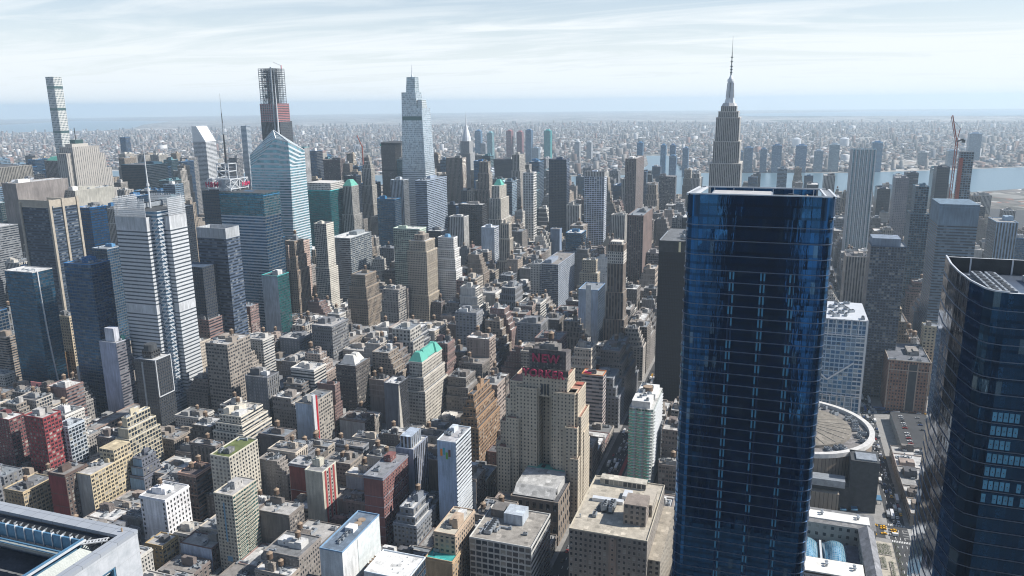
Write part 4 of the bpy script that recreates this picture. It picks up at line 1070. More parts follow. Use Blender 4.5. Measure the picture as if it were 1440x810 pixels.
# crown: solid glass screens front and back, open trusses at the sides
q = MB(); w_, d_ = X1-X0, Y1-Y0
def screen(ya, yb, x, face):
    q.box(min(x, x+.5*face), ya, 298.6, max(x, x+.5*face), yb, 307 if face > 0 else 304.5, 'blue_tower_glass')
screen(5, d_-5, 0, 1); q.build('crown_screen', T1); q = MB(); screen(5, d_-5, w_, -1); q.build('crown_screen', T1)
fr = pr(0)
q = MB()
for k in range(0, 7):      # rounded corners carry the screen round towards the front
    pass
for (a, b_) in ((7, 13), (14, 20)):
    for i in range(a, b_): q.face([(*fr[i], 298.6), (*fr[i+1], 298.6), (*fr[i+1], 307), (*fr[i], 307)], 'blue_tower_glass')
    q.build('crown_corner', T1); q = MB()
for yy in (0.3, d_-.3):
    q = MB(); n_ = 6; xs = [5+(w_-8)*i/n_ for i in range(n_+1)]
    q.bar((xs[0]-3, yy, 306.8), (xs[-1]+2, yy, 304.5), .4, 'white_metal'); q.bar((xs[0]-3, yy, 299.2), (xs[-1]+2, yy, 299.2), .4, 'white_metal')
    s_ = 3.2 if yy < 5 else -3.2
    q.bar((xs[0]-3, yy+s_, 306.8), (xs[-1]+2, yy+s_, 304.5), .35, 'white_metal')
    for i in range(n_):
        za, zb_ = 306.8-2.3*i/n_, 306.8-2.3*(i+1)/n_
        q.bar((xs[i], yy, za), (xs[i], yy, 299.2), .22, 'white_metal'); q.bar((xs[i], yy, za), (xs[i+1], yy, 299.2), .2, 'white_metal')
        q.bar((xs[i], yy, za), (xs[i], yy+s_, za), .22, 'white_metal'); q.bar((xs[i], yy, za), (xs[i+1], yy+s_, zb_), .2, 'white_metal')
    q.build('crown_truss', T1)
q = MB(); q.bar((.3, 1.5, 307.15), (.3, d_-1.5, 307.15), .28, 'white_metal'); q.bar((w_-.3, 1.5, 304.7), (w_-.3, d_-1.5, 304.7), .28, 'white_metal'); q.build('crown_rail', T1)
q = MB(); q.box(1, 1, 298, w_-1, d_-1, 298.7, 'deck_dark'); q.build('roof', T1)
q = MB(); q.box(0, 0, 0, 14, 24, 5.0, 'metal_unit'); q.box(.6, .6, 5, 13.4, 23.4, 5.3, 'stone_trim'); q.build('plant_room', T1, (30, 14+8, 298.7), color=(.4, .4, .4))
for k, (ax, ay) in enumerate(((26, 13), (31, 11), (36, 14), (24, 8))): inst('cooling_unit', ME_AC, T1, (ax, ay, 298.7), .3*k, scale=(2.1, 2.1, 2.4))
q = MB(); q.cyl(0, 0, 0, 1.2, 4.2, 4.2, 'stone_trim', 4); q.cyl(0, 0, 1.2, 6.2, 4.4, .1, 'tank_lid', 4); q.build('roof_tent', T1, (20, 9.5, 299.6), color=(.45, .36, .26))
for k, yy in enumerate((16, 27, 37)):
    q = MB(); q.bar((0, 0, 0), (0, 0, 2.6), .3, 'sign_red'); q.bar((0, -1.8, 2.4), (0, 1.8, 2.4), .25, 'sign_red'); q.build('window_washing_arm', T1, (3.2, yy, 302.0))
for i in range(6):
    q = MB(); q.bar((w_-.5, 6+i*8, 298.7), (w_-.5, 6+i*8, 304.5), .18, 'white_metal'); q.build('screen_post', T1)

# second tower, right edge
T2 = thing('glass_tower', 'dark navy glass tower at the right edge, chillers on its open roof', 'skyscraper', (-377, -190, 0))
nw = [(56, 0), (42, 1.1), (28, 1.2), (14, .4), (4, -1.6), (1.2, -3.5), (0, -7)]
p2 = [(0, -62), (56, -62)] + [(56.0, -62+.01)]*0 + nw
p2 = [(x, y) for x, y in p2]
def out2(g):
    c = (28, -31); return [(x+(g if x > 28 else -g if x < 14 else 0), y+(g if y > -10 else -g if y < -50 else 0)) for x, y in p2]
q = MB(); q.ring(p2, 0, p2, 285.4, 'navy_tower_glass', 1.5, 4.5); q.build('curtain_wall', T2)
q = MB(); z = 280.0
lv2 = []
while z > 5: lv2.append(z); z -= 5.2 if z > 256 else 4.5
for z in lv2: q.ring(out2(.18), z-.11, out2(.18), z+.11, 'band_metal'); q.cap(out2(.18), z+.11, 'band_metal')
q.build('floor_bands', T2)
q = MB(); q.cap([(x*.98+.5, y*.98-.6) for x, y in p2], 277.0, 'deck_dark'); q.build('roof', T2)
q = MB(); ins = [(x+(-.8 if x > 28 else .8), y+(-.8 if y > -30 else .8)) for x, y in p2]
q.ring(ins[::-1], 277, ins[::-1], 285.4, 'deck_dark')
for i in range(len(p2)):
    j = (i+1) % len(p2); q.face([(*p2[i], 285.4), (*p2[j], 285.4), (*ins[j], 285.4), (*ins[i], 285.4)], 'white_metal')
q.build('parapet', T2)
q = MB()
for i in range(2, len(p2)-1): q.bar((p2[i][0], p2[i][1]-.2, 285.7), (p2[i+1][0], p2[i+1][1]-.2, 285.7), .22, 'white_metal')
q.build('parapet_rail', T2)
q = MB(); q.box(0, 0, 0, 30, 10, 4.6, 'metal_unit'); q.build('chiller_housing', T2, (14, -15, 277))
for k in range(7):
    for j in range(2): inst('chiller_fan', ME_AC, T2, (16+k*4.2, -7.2-j*4.2, 281.6), 0, scale=(1.1, 1.6, .8))
q = MB(); q.box(0, 0, 0, 12, 16, 5, 'white_metal'); q.build('plant_room', T2, (34, -38, 277))
q = MB()
for k in range(5): q.bar((30, -20-k*3, 277.4), (54, -20-k*3, 277.4), .3, 'stone_trim')
q.build('pipe_rack', T2, color=(.4, .36, .3))
for k in range(4):
    q = MB(); q.bar((55.2, -8-k*13, 277), (55.2, -8-k*13, 285.2), .25, 'white_metal'); q.build('screen_post', T2)
q = MB(); q.box(-.05, 0, 0, 0, 1.15, 2.9, 'column_cover'); q.box(-.08, .45, 1.2, -.051, .7, 1.6, 'dark_metal'); ME_BLIND = q.mesh('window_blind')
rb = random.Random(3); zz = [z for z in lv2 if z < 252][0:7]; cnt = 0
for k, z in enumerate(zz):
    for j in range(16):
        if cnt >= 98 or (k in (2, 4) and 3 < j < 9) or rb.random() < .1: continue
        inst('window_blind', ME_BLIND, T2, (-.03, -8.4-j*1.5, z-3.9)); cnt += 1

# the stone-framed roof close below the camera, bottom left
T3 = thing('stone_framed_tower', 'pale stone framed tower roof with open well and blue screen, bottom left corner', 'skyscraper', (-563.6, -57.7, 0))
m, nt, b = newmat('pale_panel'); n = NB(nt); P3 = P(nt)
sp = nt.nodes.new('ShaderNodeSeparateXYZ'); nt.links.new(P3, sp.inputs[0])
jy = n.m('LESS_THAN', n.m('FRACT', n.m('DIVIDE', sp.outputs[1], 1.9)), .022); jx = n.m('LESS_THAN', n.m('FRACT', n.m('DIVIDE', sp.outputs[0], 2.6)), .018)
cellr = n.white(n.comb(n.m('FLOOR', n.m('DIVIDE', sp.outputs[1], 1.9)), n.m('FLOOR', n.m('DIVIDE', sp.outputs[0], 2.6)), 0))
c = n.mix(cellr, (.27, .30, .34), (.32, .35, .39)); c = n.mix(n.ramp(n.noise(.9, 6, P3, .7), .35, .75, 0, .35), c, (.30, .31, .32))
nt.links.new(n.mix(n.m('MAXIMUM', jy, jx), c, (.10, .11, .12)), b.inputs['Base Color']); b.inputs['Roughness'].default_value = .55
m, nt, b = newmat('marble'); n = NB(nt); P4 = P(nt)
sp = nt.nodes.new('ShaderNodeSeparateXYZ'); nt.links.new(P4, sp.inputs[0])
jx = n.m('LESS_THAN', n.m('FRACT', n.m('DIVIDE', sp.outputs[0], 1.45)), .012); jz = n.m('LESS_THAN', n.m('FRACT', n.m('DIVIDE', sp.outputs[2], 2.2)), .012)
c = n.mix(n.ramp(n.noise(.8, 9, P4, .75), .35, .7), (.50, .52, .55), (.34, .37, .40))
nt.links.new(n.mix(n.m('MAXIMUM', jx, jz), c, (.3, .31, .32)), b.inputs['Base Color']); b.inputs['Roughness'].default_value = .4
plain('blue_metal', (.12, .27, .42), .35, .4, var=.15, scale=1.0)
plain('green_glass', (.07, .13, .13), .1, .5, var=.1)
plain('pale_panel_plain', (.30, .33, .32), .5, .1, var=.15, scale=.5)
WX, NY_ = -90.0, 68.0
H5 = 289.0
q = MB()   # stone body: east wall, and the south wall around its big opening
q.box(-.6, 0, 0, 0, NY_, H5-.45, 'marble')
q.box(-3.9, -.02, 0, -.6, .6, H5-.45, 'marble'); q.box(WX, -.02, H5-2.8, -3.9, .6, H5-.45, 'marble'); q.box(WX, -.02, 0, -3.9, .6, H5-45, 'marble')
q.box(WX, 0, 0, WX+.6, NY_, H5-.45, 'marble'); q.box(WX, NY_-.6, 0, 0, NY_, H5-.45, 'marble')
q.build('stone_wall', T3)
q = MB(); q.box(-4.15, .05, H5-45, -3.9, .7, H5-2.8, 'blue_metal'); q.box(WX, .05, H5-3.0, -4.15, .7, H5-2.8, 'blue_metal'); q.build('opening_trim', T3)
q = MB(); q.face([(WX, .75, H5-45), (-4.15, .75, H5-45), (-4.15, .75, H5-3), (WX, .75, H5-3)], 'green_glass'); q.build('glazing', T3)
q = MB()
for k in range(40): q.box(WX, .55, H5-3.6-k*1.05, -4.16, .74, H5-3.42-k*1.05, 'white_metal')
q.build('louvre', T3)
q = MB(); q.box(-1.75, -.05, H5-.45, .05, NY_, H5, 'pale_panel'); q.box(WX, -.05, H5-.45, -1.75, 1.35, H5, 'pale_panel'); q.box(WX, NY_-2, H5-.45, -1.75, NY_, H5, 'pale_panel'); q.build('roof_edge', T3)
q = MB(); q.box(WX, 1, H5-7, -1, NY_-1, H5-6.5, 'pit_floor'); q.build('roof_floor', T3)
q = MB()   # sloping shelf inside the east edge with brackets
q.face([(-1.75, 1.4, H5-.6), (-3.0, 1.9, H5-1.6), (-3.0, NY_-2, H5-1.6), (-1.75, NY_-2, H5-.6)][::-1], 'dark_metal')
for k in range(60): q.box(-2.6, 2.2+k*1.05, H5-1.4, -1.8, 2.28+k*1.05, H5-.85, 'metal_unit')
q.build('bracket_shelf', T3)
q = MB(); q.box(-3.75, 5.2, H5-2.1, -3.5, NY_-3, H5-.35, 'blue_metal'); q.box(WX, 5.2, H5-2.1, -3.75, 5.4, H5-.35, 'blue_metal'); q.build('glass_screen', T3)
for k in range(24):
    q = MB(); q.box(-3.86, 5.3+k*1.55, H5-2.3, -3.4, 5.4+k*1.55, H5-.2, 'white_metal'); q.build('screen_post', T3)
q = MB(); q.box(-5.0, 5.4, H5-2.6, -4.1, NY_-3, H5-2.2, 'pale_panel_plain'); q.build('walkway', T3)
q = MB(); q.bar((-5.2, 5.3, H5-1.4), (-5.2, NY_-3, H5-1.4), .09, 'blue_metal'); q.bar((-5.2, 5.3, H5-1.9), (-5.2, NY_-3, H5-1.9), .06, 'blue_metal'); q.build('handrail', T3)
q = MB(); q.face([(-3.4, 4.9, H5-1.0), (WX, 4.9, H5-1.0), (WX, 1.6, H5-4.6), (-3.4, 1.6, H5-4.6)][::-1], 'pale_panel_plain')
for k in range(30): q.box(-4.0-k*1.5, 1.7, H5-4.7, -3.92-k*1.5, 1.75, H5-4.6, 'dark_metal')
q.build('sloped_panels', T3)
q = MB(); q.bar((-1.9, 2.6, H5-.5), (-4.0, 5.4, H5-.5), .07, 'white_metal'); q.bar((-2.5, 2.3, H5-.5), (-4.4, 5.0, H5-.5), .07, 'white_metal')
for k in range(9): q.bar((-2.1-k*.22, 2.7+k*.3, H5-.5), (-2.6-k*.22, 2.4+k*.3, H5-.5), .05, 'white_metal')
q.build('ladder', T3)
q = MB(); q.bar((-3.6, 5.0, H5-.2), (WX, 5.0, H5-.2), .14, 'blue_metal'); q.bar((-3.6, 4.6, H5-.2), (WX, 4.6, H5-.2), .1, 'white_metal'); q.build('rail_track', T3)
for k in range(8): inst('roof_machine', ME_AC, T3, (-9-k*2.2, 9+2*(k % 3), H5-6.5), .4*k, scale=(1.3, 1.1, 1.4))
for k in range(6):
    q = MB(); q.bar((-8-k*6, 5.4, H5-5.5), (-8-k*6, 30, H5-5.5), .3, 'metal_unit'); q.build('roof_beam', T3)
q = MB(); q.cyl(0, 0, 0, .5, .12, .1, 'tank_lid', 8); q.build('warning_lamp', T3, (-.9, 1.5, H5))

# the tower the viewing deck belongs to, behind the camera (seen only mirrored in the blue glass)
T4 = thing('deck_tower', 'tapered glass tower that carries the viewing deck, mirrored in the blue glass', 'skyscraper', (-700, -140, 0))
q = MB(); q.ring(rect(-20, -25, 60, 55), 0, rect(0, 0, 50, 42), 380, 'navy_tower_glass', 1.5, 4.5); q.cap(rect(0, 0, 50, 42), 380, 'deck_dark'); q.build('curtain_wall', T4)

for k, (a, b_, c_, d_, hh, lab) in enumerate(((-760, -330, 55, 60, 268, 'glass tower south of the viewing deck, mirrored in the blue glass'), (-900, 20, 60, 60, 240, 'dark residential tower west of the viewing deck, mirrored in the blue glass'), (-860, -130, 40, 70, 210, 'rounded twin tower by the river, mirrored in the blue glass'), (-560, -330, 90, 50, 70, 'low brick rail side block, mirrored in the blue glass'))):  # unseen masses behind the camera, added for reflections in the blue glass
    t = thing('mirrored_tower', lab, 'office tower', (a, b_, 0)); q = MB(); q.ring(rect(0, 0, c_, d_), 0, rect(0, 0, c_, d_), hh, 'glass_band_wall' if k % 2 == 0 else 'grid_wall', 3, 4); q.build('walls', t, color=(.25, .32, .38)); q = MB(); q.cap(rect(0, 0, c_, d_), hh, 'roof_surface'); q.build('roof', t, color=(.4, .4, .4))
# ------------------------------------------------------------------ the antenna tower tower and the other landmarks
def tapered_tower(par, specs, wmat, smat, color, bay=2.8, floor=3.8, name='walls', roofc=(.4, .38, .35)):
    q = MB(); r_ = MB()
    for (x0, y0, x1, y1, z0, z1) in specs:
        q.wall((x0, y0), (x1, y0), z0, z1, smat, bay, floor); q.wall((x1, y0), (x1, y1), z0, z1, smat, bay, floor)
        q.wall((x1, y1), (x0, y1), z0, z1, wmat, bay, floor); q.wall((x0, y1), (x0, y0), z0, z1, wmat, bay, floor)
        r_.cap(rect(x0, y0, x1, y1), z1, 'roof_surface')
    q.build(name, par, color=color); r_.build('roof', par, color=roofc)
E_ = thing('art_deco_tower', 'tall grey limestone tower with stepped crown, silver mast and long antenna above the blue tower', 'skyscraper', (795, -41, 0))
facade('limestone_wall', .46, 1.1, glass=(.07, .075, .08), pb=.3, blind=(.16, .16, .16), stain=.15)
s = []
for hw, z0, z1 in ((46, 0, 25), (33, 25, 105), (26, 105, 235), (22, 235, 272), (19.5, 272, 312), (16.5, 312, 322), (13, 322, 331)):
    s.append((-hw*1.25, -hw, hw*1.25, hw, z0, z1))
tapered_tower(E_, s, 'limestone_wall', 'limestone_wall', (.40, .385, .36), 3.1, 3.8)
q = MB()
for z, hw in ((105, 33), (235, 26), (272, 22), (312, 19.5), (322, 16.5)):
    q.box(-hw*1.25-.4, -hw-.4, z-1.2, hw*1.25+.4, hw+.4, z+.3, 'stone_trim')
q.build('cornice', E_, color=(.44, .42, .39))
q = MB(); q.cyl(0, 0, 331, 336, 13, 11, 'stone_trim', 8); q.cyl(0, 0, 336, 343, 8.6, 7.4, 'white_metal', 8); q.cyl(0, 0, 343, 372, 6.4, 4.6, 'white_metal', 12)
for k in range(4):
    a = k*math.pi/2+math.pi/4; q.bar((7.6*math.cos(a), 7.6*math.sin(a), 336), (4.6*math.cos(a), 4.6*math.sin(a), 372), 1.3, 'white_metal'); 
for k in range(8):
    a = k*math.pi/4; q.bar((6.5*math.cos(a), 6.5*math.sin(a), 345), (4.9*math.cos(a), 4.9*math.sin(a), 370), .5, 'dark_metal')
q.cyl(0, 0, 372, 376, 6, 5.4, 'white_metal', 12); q.cyl(0, 0, 376, 382, 4.0, 1.6, 'white_metal', 12); q.build('mast', E_, color=(.45, .45, .46))
q = MB(); q.cyl(0, 0, 382, 400, 1.5, 1.2, 'metal_unit', 8); q.cyl(0, 0, 400, 420, .8, .6, 'dark_metal', 8); q.cyl(0, 0, 420, 446, .4, .15, 'dark_metal', 6)
for z in (386, 391, 396, 404, 411): q.cyl(0, 0, z, z+1.6, 2.0, 2.0, 'dark_metal', 8)
q.build('antenna', E_)

E_ = thing('pencil_tower', 'slender pale concrete grid tower, far left, tallest on its own', 'skyscraper', (1100, 1830, 0))
facade('square_grid_wall', .64, .64, glass=(.10, .16, .20), pb=.2, blind=(.3, .32, .32), stain=.08, gmetal=.4)
q = MB(); q.ring(rect(0, 0, 28.5, 28.5), 0, rect(0, 0, 28.5, 28.5), 425, 'square_grid_wall', 4.75, 4.75); q.cap(rect(0, 0, 28.5, 28.5), 425, 'stone_trim'); q.build('walls', E_, color=(.62, .63, .60))
q = MB()
for z in (85, 142, 205, 268, 332, 392): q.box(-.03, -.03, z, 28.53, 28.53, z+7, 'green_glass')
q.build('open_floors', E_)

E_ = thing('tower_under_construction', 'unfinished steel frame skyscraper with red netting and hoist behind the sloped glass tower', 'skyscraper', (1062, 1028, 0))
q = MB()   # finished lower stages
for (a, b_, c_, d_, z0, z1) in ((0, 18, 60, 94, 0, 190), (0, 26, 56, 92, 190, 240), (0, 34, 52, 90, 240, 300)): q.ring(rect(a, b_, c_, d_), z0, rect(a, b_, c_, d_), z1, 'dark_wall', 4, 4.2); q.cap(rect(a, b_, c_, d_), z1, 'deck_dark')
q.build('clad_stage', E_, color=(.12, .14, .17))
q = MB()
for i in range(14):
    for j in range(7): 
        if (i+j) % 2: q.box(-.4, 35+i*3.9, 240, -.02, 36+i*3.9, 299, 'metal_unit')
q.build('hanging_panels', E_)
q = MB(); q.ring(rect(-.5, 38, 50, 89), 300, rect(-.5, 38, 50, 89), 344, 'dark_wall', 4, 4); q.cap(rect(-.5, 38, 50, 89), 344, 'deck_dark'); 
for k in range(11): q.box(-.9, 38, 300+k*4.2, -.51, 89, 301.6+k*4.2, 'netting'); q.box(-.5, 37.5, 300+k*4.2, 50, 37.99, 301.6+k*4.2, 'netting')
for k in range(8): q.box(-1.0, 38+k*6.2, 300, -.91, 39.4+k*6.2, 344, 'metal_unit')
q.build('netting', E_, color=(.2, .24, .3))
q = MB()
for lev in range(20):
    z = 344+lev*4.45; y0_ = 42; y1_ = 87
    for yy in (y0_, y1_): q.bar((2, yy, z), (46, yy, z), .6, 'dark_metal')
    for xx in (2, 16, 31, 46): q.bar((xx, y0_, z), (xx, y1_, z), .6, 'dark_metal')
    q.box(3+(lev % 3)*6, y0_+1+(lev*7 % 9), z, 45, y1_-1-(lev*11 % 8), z+.5, 'metal_unit', bottom=True)
    if lev in (3, 4, 9, 14, 17): q.box(2.5, y0_+4, z, 6, y1_-12, z+3.2, 'dark_metal')
    if lev in (2, 7, 12): q.box(1.5, y0_, z, 2, y1_, z+1.2, 'paint_red')
for xx in (2, 16, 31, 46):
    for k in range(7): q.bar((xx, 42+k*7.5, 344), (xx, 42+k*7.5, 428.5), .55, 'metal_unit')
for k in range(6):
    for j in range(4):
        if k in (1, 4): q.bar((2, 42+k*7.5, 344+j*21), (2, 42+(k+1)*7.5, 365+j*21), .5, 'metal_unit')
q.build('steel_frame', E_)
q = MB(); q.box(18, 55, 344, 32, 76, 418, 'metal_unit'); q.build('core', E_)
q = MB(); q.box(-3.5, 46, 190, -1, 49, 432, 'metal_unit'); q.build('hoist', E_)
q = MB(); q.bar((40, 46, 428), (40, 46, 438), .8, 'sign_red'); q.bar((40, 46, 437), (28, 60, 445), .7, 'white_metal'); q.build('derrick', E_)

E_ = thing('stepped_glass_tower', 'tall tapering pale glass tower with stepped top and needle spire in the middle', 'skyscraper', (1030, 655, 0))
facade('smooth_glass_wall', .95, .84, obj_is='glass', wall=(.5, .55, .6), gmetal=.45, grough=.1, pb=.1, blind=(.5, .55, .58), wrough=.35, stain=.08)
facade('silver_band_wall', 2.0, .55, obj_is='glass', wall=(.55, .59, .62), gmetal=.5, grough=.08, pb=.2, blind=(.4, .45, .48), wrough=.35, stain=.08)
def taper(q, a, b_, z0, z1, mat, bay=3, floor=4.4, top='roof_surface'): q.ring(rect(*a), z0, rect(*b_), z1, mat, bay, floor); q.cap(rect(*b_), z1, top)
q = MB(); taper(q, (0, -8, 62, 62), (2.2, -2.5, 55.5, 57), 0, 185, 'silver_band_wall'); q.build('lower_shaft', E_, color=(.36, .46, .54)); q = MB(); taper(q, (2.2, -2.5, 55.5, 57), (4, 2, 50, 53), 185.1, 330, 'smooth_glass_wall'); q.build('middle_shaft', E_, color=(.55, .66, .74))
q = MB(); taper(q, (4, 14, 40, 53), (6, 18, 38, 53), 330, 366, 'smooth_glass_wall'); q.build('upper_shaft', E_, color=(.50, .60, .66))
q = MB(); taper(q, (6, 1.9, 34, 14), (8, 3, 30, 14), 330, 349, 'silver_band_wall'); q.build('side_shoulder', E_, color=(.46, .52, .52))
q = MB(); taper(q, (9, 20, 32, 43), (11, 20, 30, 41), 366, 400, 'smooth_glass_wall'); q.build('crown', E_, color=(.46, .56, .60))
q = MB(); q.box(3.2, 3, 303, 51, 52, 312, 'green_glass'); q.build('plant_floor', E_)
q = MB(); q.cyl(20, 31, 400, 408, 3, 1.2, 'white_metal', 8); q.cyl(20, 31, 408, 428, 1.2, .3, 'white_metal', 8); q.build('spire', E_)

E_ = thing('art_deco_tower', 'slim grey tower with curved silver crown and needle, half hidden among far towers', 'skyscraper', (1345, 663, 0))
tapered_tower(E_, [(0, 0, 40, 40, 0, 150), (3, 3, 37, 37, 150, 208), (7, 7, 33, 33, 208, 240)], 'limestone_wall', 'limestone_wall', (.44, .45, .46), 3, 3.8)
q = MB(); r0 = 14
for z0, z1, a, b_ in ((240, 250, 13, 11.5), (250, 258, 11.5, 9.3), (258, 266, 9.3, 7), (266, 274, 7, 4.6), (274, 283, 4.6, 2.2), (283, 319, 1.6, .2)): q.cyl(20, 20, z0, z1, a, b_, 'white_metal', 12)
q.build('crown', E_)

E_ = thing('slab_office_tower', 'broad grey brown slab tower with octagonal ends left of the tapering glass tower', 'skyscraper', (1130, 760, 0))
oc = [(0, 20), (6, 6), (30, 0), (70, 0), (78, 22), (78, 50), (70, 71), (30, 71), (6, 62)]
q = MB(); q.ring(oc, 0, oc, 246, 'pier_wall', 1.9, 3.7); q.cap(oc, 246, 'deck_dark'); q.build('walls', E_, color=(.20, .19, .18))
q = MB(); cx_, cy_ = 39, 36
big = [(cx_+(x-cx_)*1.012, cy_+(y-cy_)*1.012) for x, y in oc]
q.ring(big, 176, big, 180, 'deck_dark'); q.ring(big, 240, big, 246.5, 'deck_dark'); q.build('dark_bands', E_)
q = MB(); q.box(-1.0, 62.5-5, 238, -.5, 66-5, 243, 'copper_green'); q.build('sign', E_)

E_ = thing('slab_office_tower', 'tall grey limestone slab tower with dark vertical strips and stepped right side, upper left', 'skyscraper', (575, 1225, 0))
facade('ribbed_wall', .36, 1.1, glass=(.20, .195, .19), pb=.4, blind=(.28, .26, .24), stain=.12)
tapered_tower(E_, [(12, -1, 78, 34, 0, 262), (0, 4, 12, 30, 0, 250), (78, 0, 92, 33, 0, 246), (92, 1, 106, 32, 0, 215), (106, 2, 125, 31, 0, 170)], 'ribbed_wall', 'ribbed_wall', (.40, .38, .35), 5.0, 3.8)
q = MB(); q.box(20, 8, 262, 60, 26, 268, 'stone_trim'); q.build('roof_block', E_, color=(.4, .38, .35))
q = MB(); q.box(30, 10, 268, 50, 24, 276, 'green_glass'); q.bar((38, 16, 276), (38, 16, 300), .5, 'dark_metal'); q.build('radar_dome', E_)

E_ = thing('sloped_glass_tower', 'faceted pale blue green glass tower with sloped crystalline top and white spire', 'skyscraper', (440, 614, 0))
q = MB(); oc = lambda a, b_, c_, d_: [(a, b_), (c_, b_), (c_, d_), (a, d_)]
q.ring([(0, 4), (8, 0), (52, 0), (60, 6), (60, 80), (0, 80)], 0, [(0, 20), (4, 0), (48, 0), (56, 20), (56, 72), (0, 72)], 240, 'silver_band_wall', 3, 4.3)
top = [(0, 20), (4, 0), (48, 0), (56, 20), (56, 72), (0, 72)]; hz = [276, 284, 272, 262, 244, 266]
hz = [289, 284, 268, 262, 252, 262]
for i in range(6):
    j = (i+1) % 6; q.face([(*top[i], 240), (*top[j], 240), (*top[j], hz[j]), (*top[i], hz[i])], 'silver_band_wall', [(0, 55), (8, 55), (8, 61), (0, 61)])
q.build('curtain_wall', E_, color=(.26, .52, .62))
q = MB(); apex = (4, 26, 302); ring_ = [(top[i][0], top[i][1], hz[i]) for i in range(6)]
for i in (0, 1, 5): 
    j = (i+1) % 6; q.face([ring_[i], ring_[j], apex], 'silver_band_wall', [(0, 0), (6, 0), (3, 5)])
q.face([ring_[2], ring_[3], apex], 'silver_band_wall', [(0, 0), (6, 0), (3, 5)]); q.face([ring_[3], ring_[4], ring_[5], apex], 'silver_band_wall', [(0, 0), (6, 0), (3, 5), (0, 5)])
q.build('sloped_roof', E_, color=(.5, .66, .66))
q = MB()
for i in range(6): q.bar(ring_[i], ring_[(i+1) % 6], .5, 'white_metal'); q.bar(ring_[i], apex, .4, 'white_metal')
q.build('roof_ribs', E_)
q = MB(); q.cyl(12, 22, 270, 374, 1.8, .5, 'white_metal', 8); q.build('spire', E_)

# newspaper tower: grey ceramic screens, blue recessed corner
E_ = thing('screened_office_tower', 'tall office tower wrapped in pale grey horizontal rod screens, blue glass corner and white mast', 'skyscraper', (18, 487, 0))
A_ = [(0, 14), (0, 58)]
q = MB(); q.ring(rect(7, 7, 44, 60), 0, rect(7, 7, 44, 60), 232, 'glass_band_wall', 3, 4.1); q.cap(rect(7, 7, 44, 60), 232, 'deck_dark'); q.build('glass_core', E_, color=(.10, .22, .36))
q = MB()
def scr(x0, y0, x1, y1):
    for z0, z1, mt in ((0, 120, 'screen_wall'), (120, 128, 'blank_wall'), (128, 212, 'screen_wall'), (212, 226, 'blank_wall')): q.ring(rect(x0, y0, x1, y1), z0, rect(x0, y0, x1, y1), z1, mt, 3, 4.1)
    q.cap(rect(x0, y0, x1, y1), 226, 'deck_dark')
scr(0, 16, 7.1, 58); scr(16, 0, 42, 7.1); scr(43.9, 12, 50, 56); scr(12, 59.9, 42, 66)
q.build('rod_screen', E_, color=(.50, .52, .54))
q = MB()   # screens running free above the roof
for x0, y0, x1, y1 in ((0, 16, 0, 58), (16, 0, 42, 0), (50, 12, 50, 56), (12, 66, 42, 66)):
    L = max(x1-x0, y1-y0); k_ = int(L/1.1)
    for i in range(k_):
        t = i/k_; xx, yy = x0+(x1-x0)*t, y0+(y1-y0)*t; q.box(xx-.17, yy-.17, 226, xx+.17, yy+.17, 246-(2 if i % 3 else 0), 'white_metal')
    for z in range(227, 246, 2): q.bar((x0, y0, z), (x1, y1, z), .22, 'white_metal')
q.build('screen_crown', E_)
q = MB()
for k in range(26):
    z = 6+k*8.4; q.bar((6.9, 15, z), (6.9, 7.2, z+8), .35, 'white_metal'); q.bar((15, 6.9, z), (7.2, 6.9, z+8), .35, 'white_metal')
q.build('rod_brace', E_)
q = MB(); q.cyl(27, 34, 232, 262, 1.0, .8, 'white_metal', 8); q.cyl(27, 34, 262, 300, .7, .3, 'white_metal', 8); q.cyl(27, 34, 256, 259, 1.6, 1.6, 'white_metal', 8); q.build('mast', E_)
for k in range(5): inst('air_unit', ME_AC, E_, (20+k*7, 40, 232), 0, scale=(2.4, 2.4, 3))
q = MB(); q.box(-6, -2, 0, 50, -1.5, 24, 'screen_wall'); q.build('podium', E_, color=(.3, .33, .36))

E_ = thing('sign_topped_tower', 'dark office tower with open steel roof frame, red roof signs and a tall striped antenna', 'skyscraper', (310, 625, 0))
q = MB(); q.ring(rect(0, 0, 44, 52), 0, rect(0, 0, 44, 52), 219, 'dark_wall', 3, 4); q.cap(rect(0, 0, 44, 52), 219, 'deck_dark'); q.build('walls', E_, color=(.08, .14, .20))
q = MB(); q.cyl(12, 14, 219, 236, 13, 13, 'metal_unit', 16); q.build('drum', E_)
q = MB()
for (x0, y0, z) in ((-2, -2, 236), (-2, -2, 222)):
    for a, b_ in (((0, 0), (0, 40)), ((0, 40), (40, 40)), ((40, 40), (40, 0)), ((40, 0), (0, 0))): q.bar((a[0], a[1], z), (b_[0], b_[1], z), .6, 'white_metal')
for a in (0, 20, 40):
    for b_ in (0, 20, 40): q.bar((a, b_, 219), (a, b_, 236), .5, 'white_metal')
for a in (0, 20): q.bar((0, a, 222), (0, a+20, 236), .4, 'white_metal'); q.bar((0, a+20, 222), (0, a, 236), .4, 'white_metal'); q.bar((a, 0, 222), (a+20, 0, 236), .4, 'white_metal'); q.bar((a+20, 0, 222), (a, 0, 236), .4, 'white_metal')
for a, b_ in ((6, 6), (24, 6), (24, 26), (6, 26)): q.bar((a, b_, 236), (a, b_, 258), .5, 'white_metal')
for z in (247, 258):
    for a, b_ in (((6, 6), (24, 6)), ((24, 6), (24, 26)), ((24, 26), (6, 26)), ((6, 26), (6, 6))): q.bar((*a, z), (*b_, z), .5, 'white_metal')
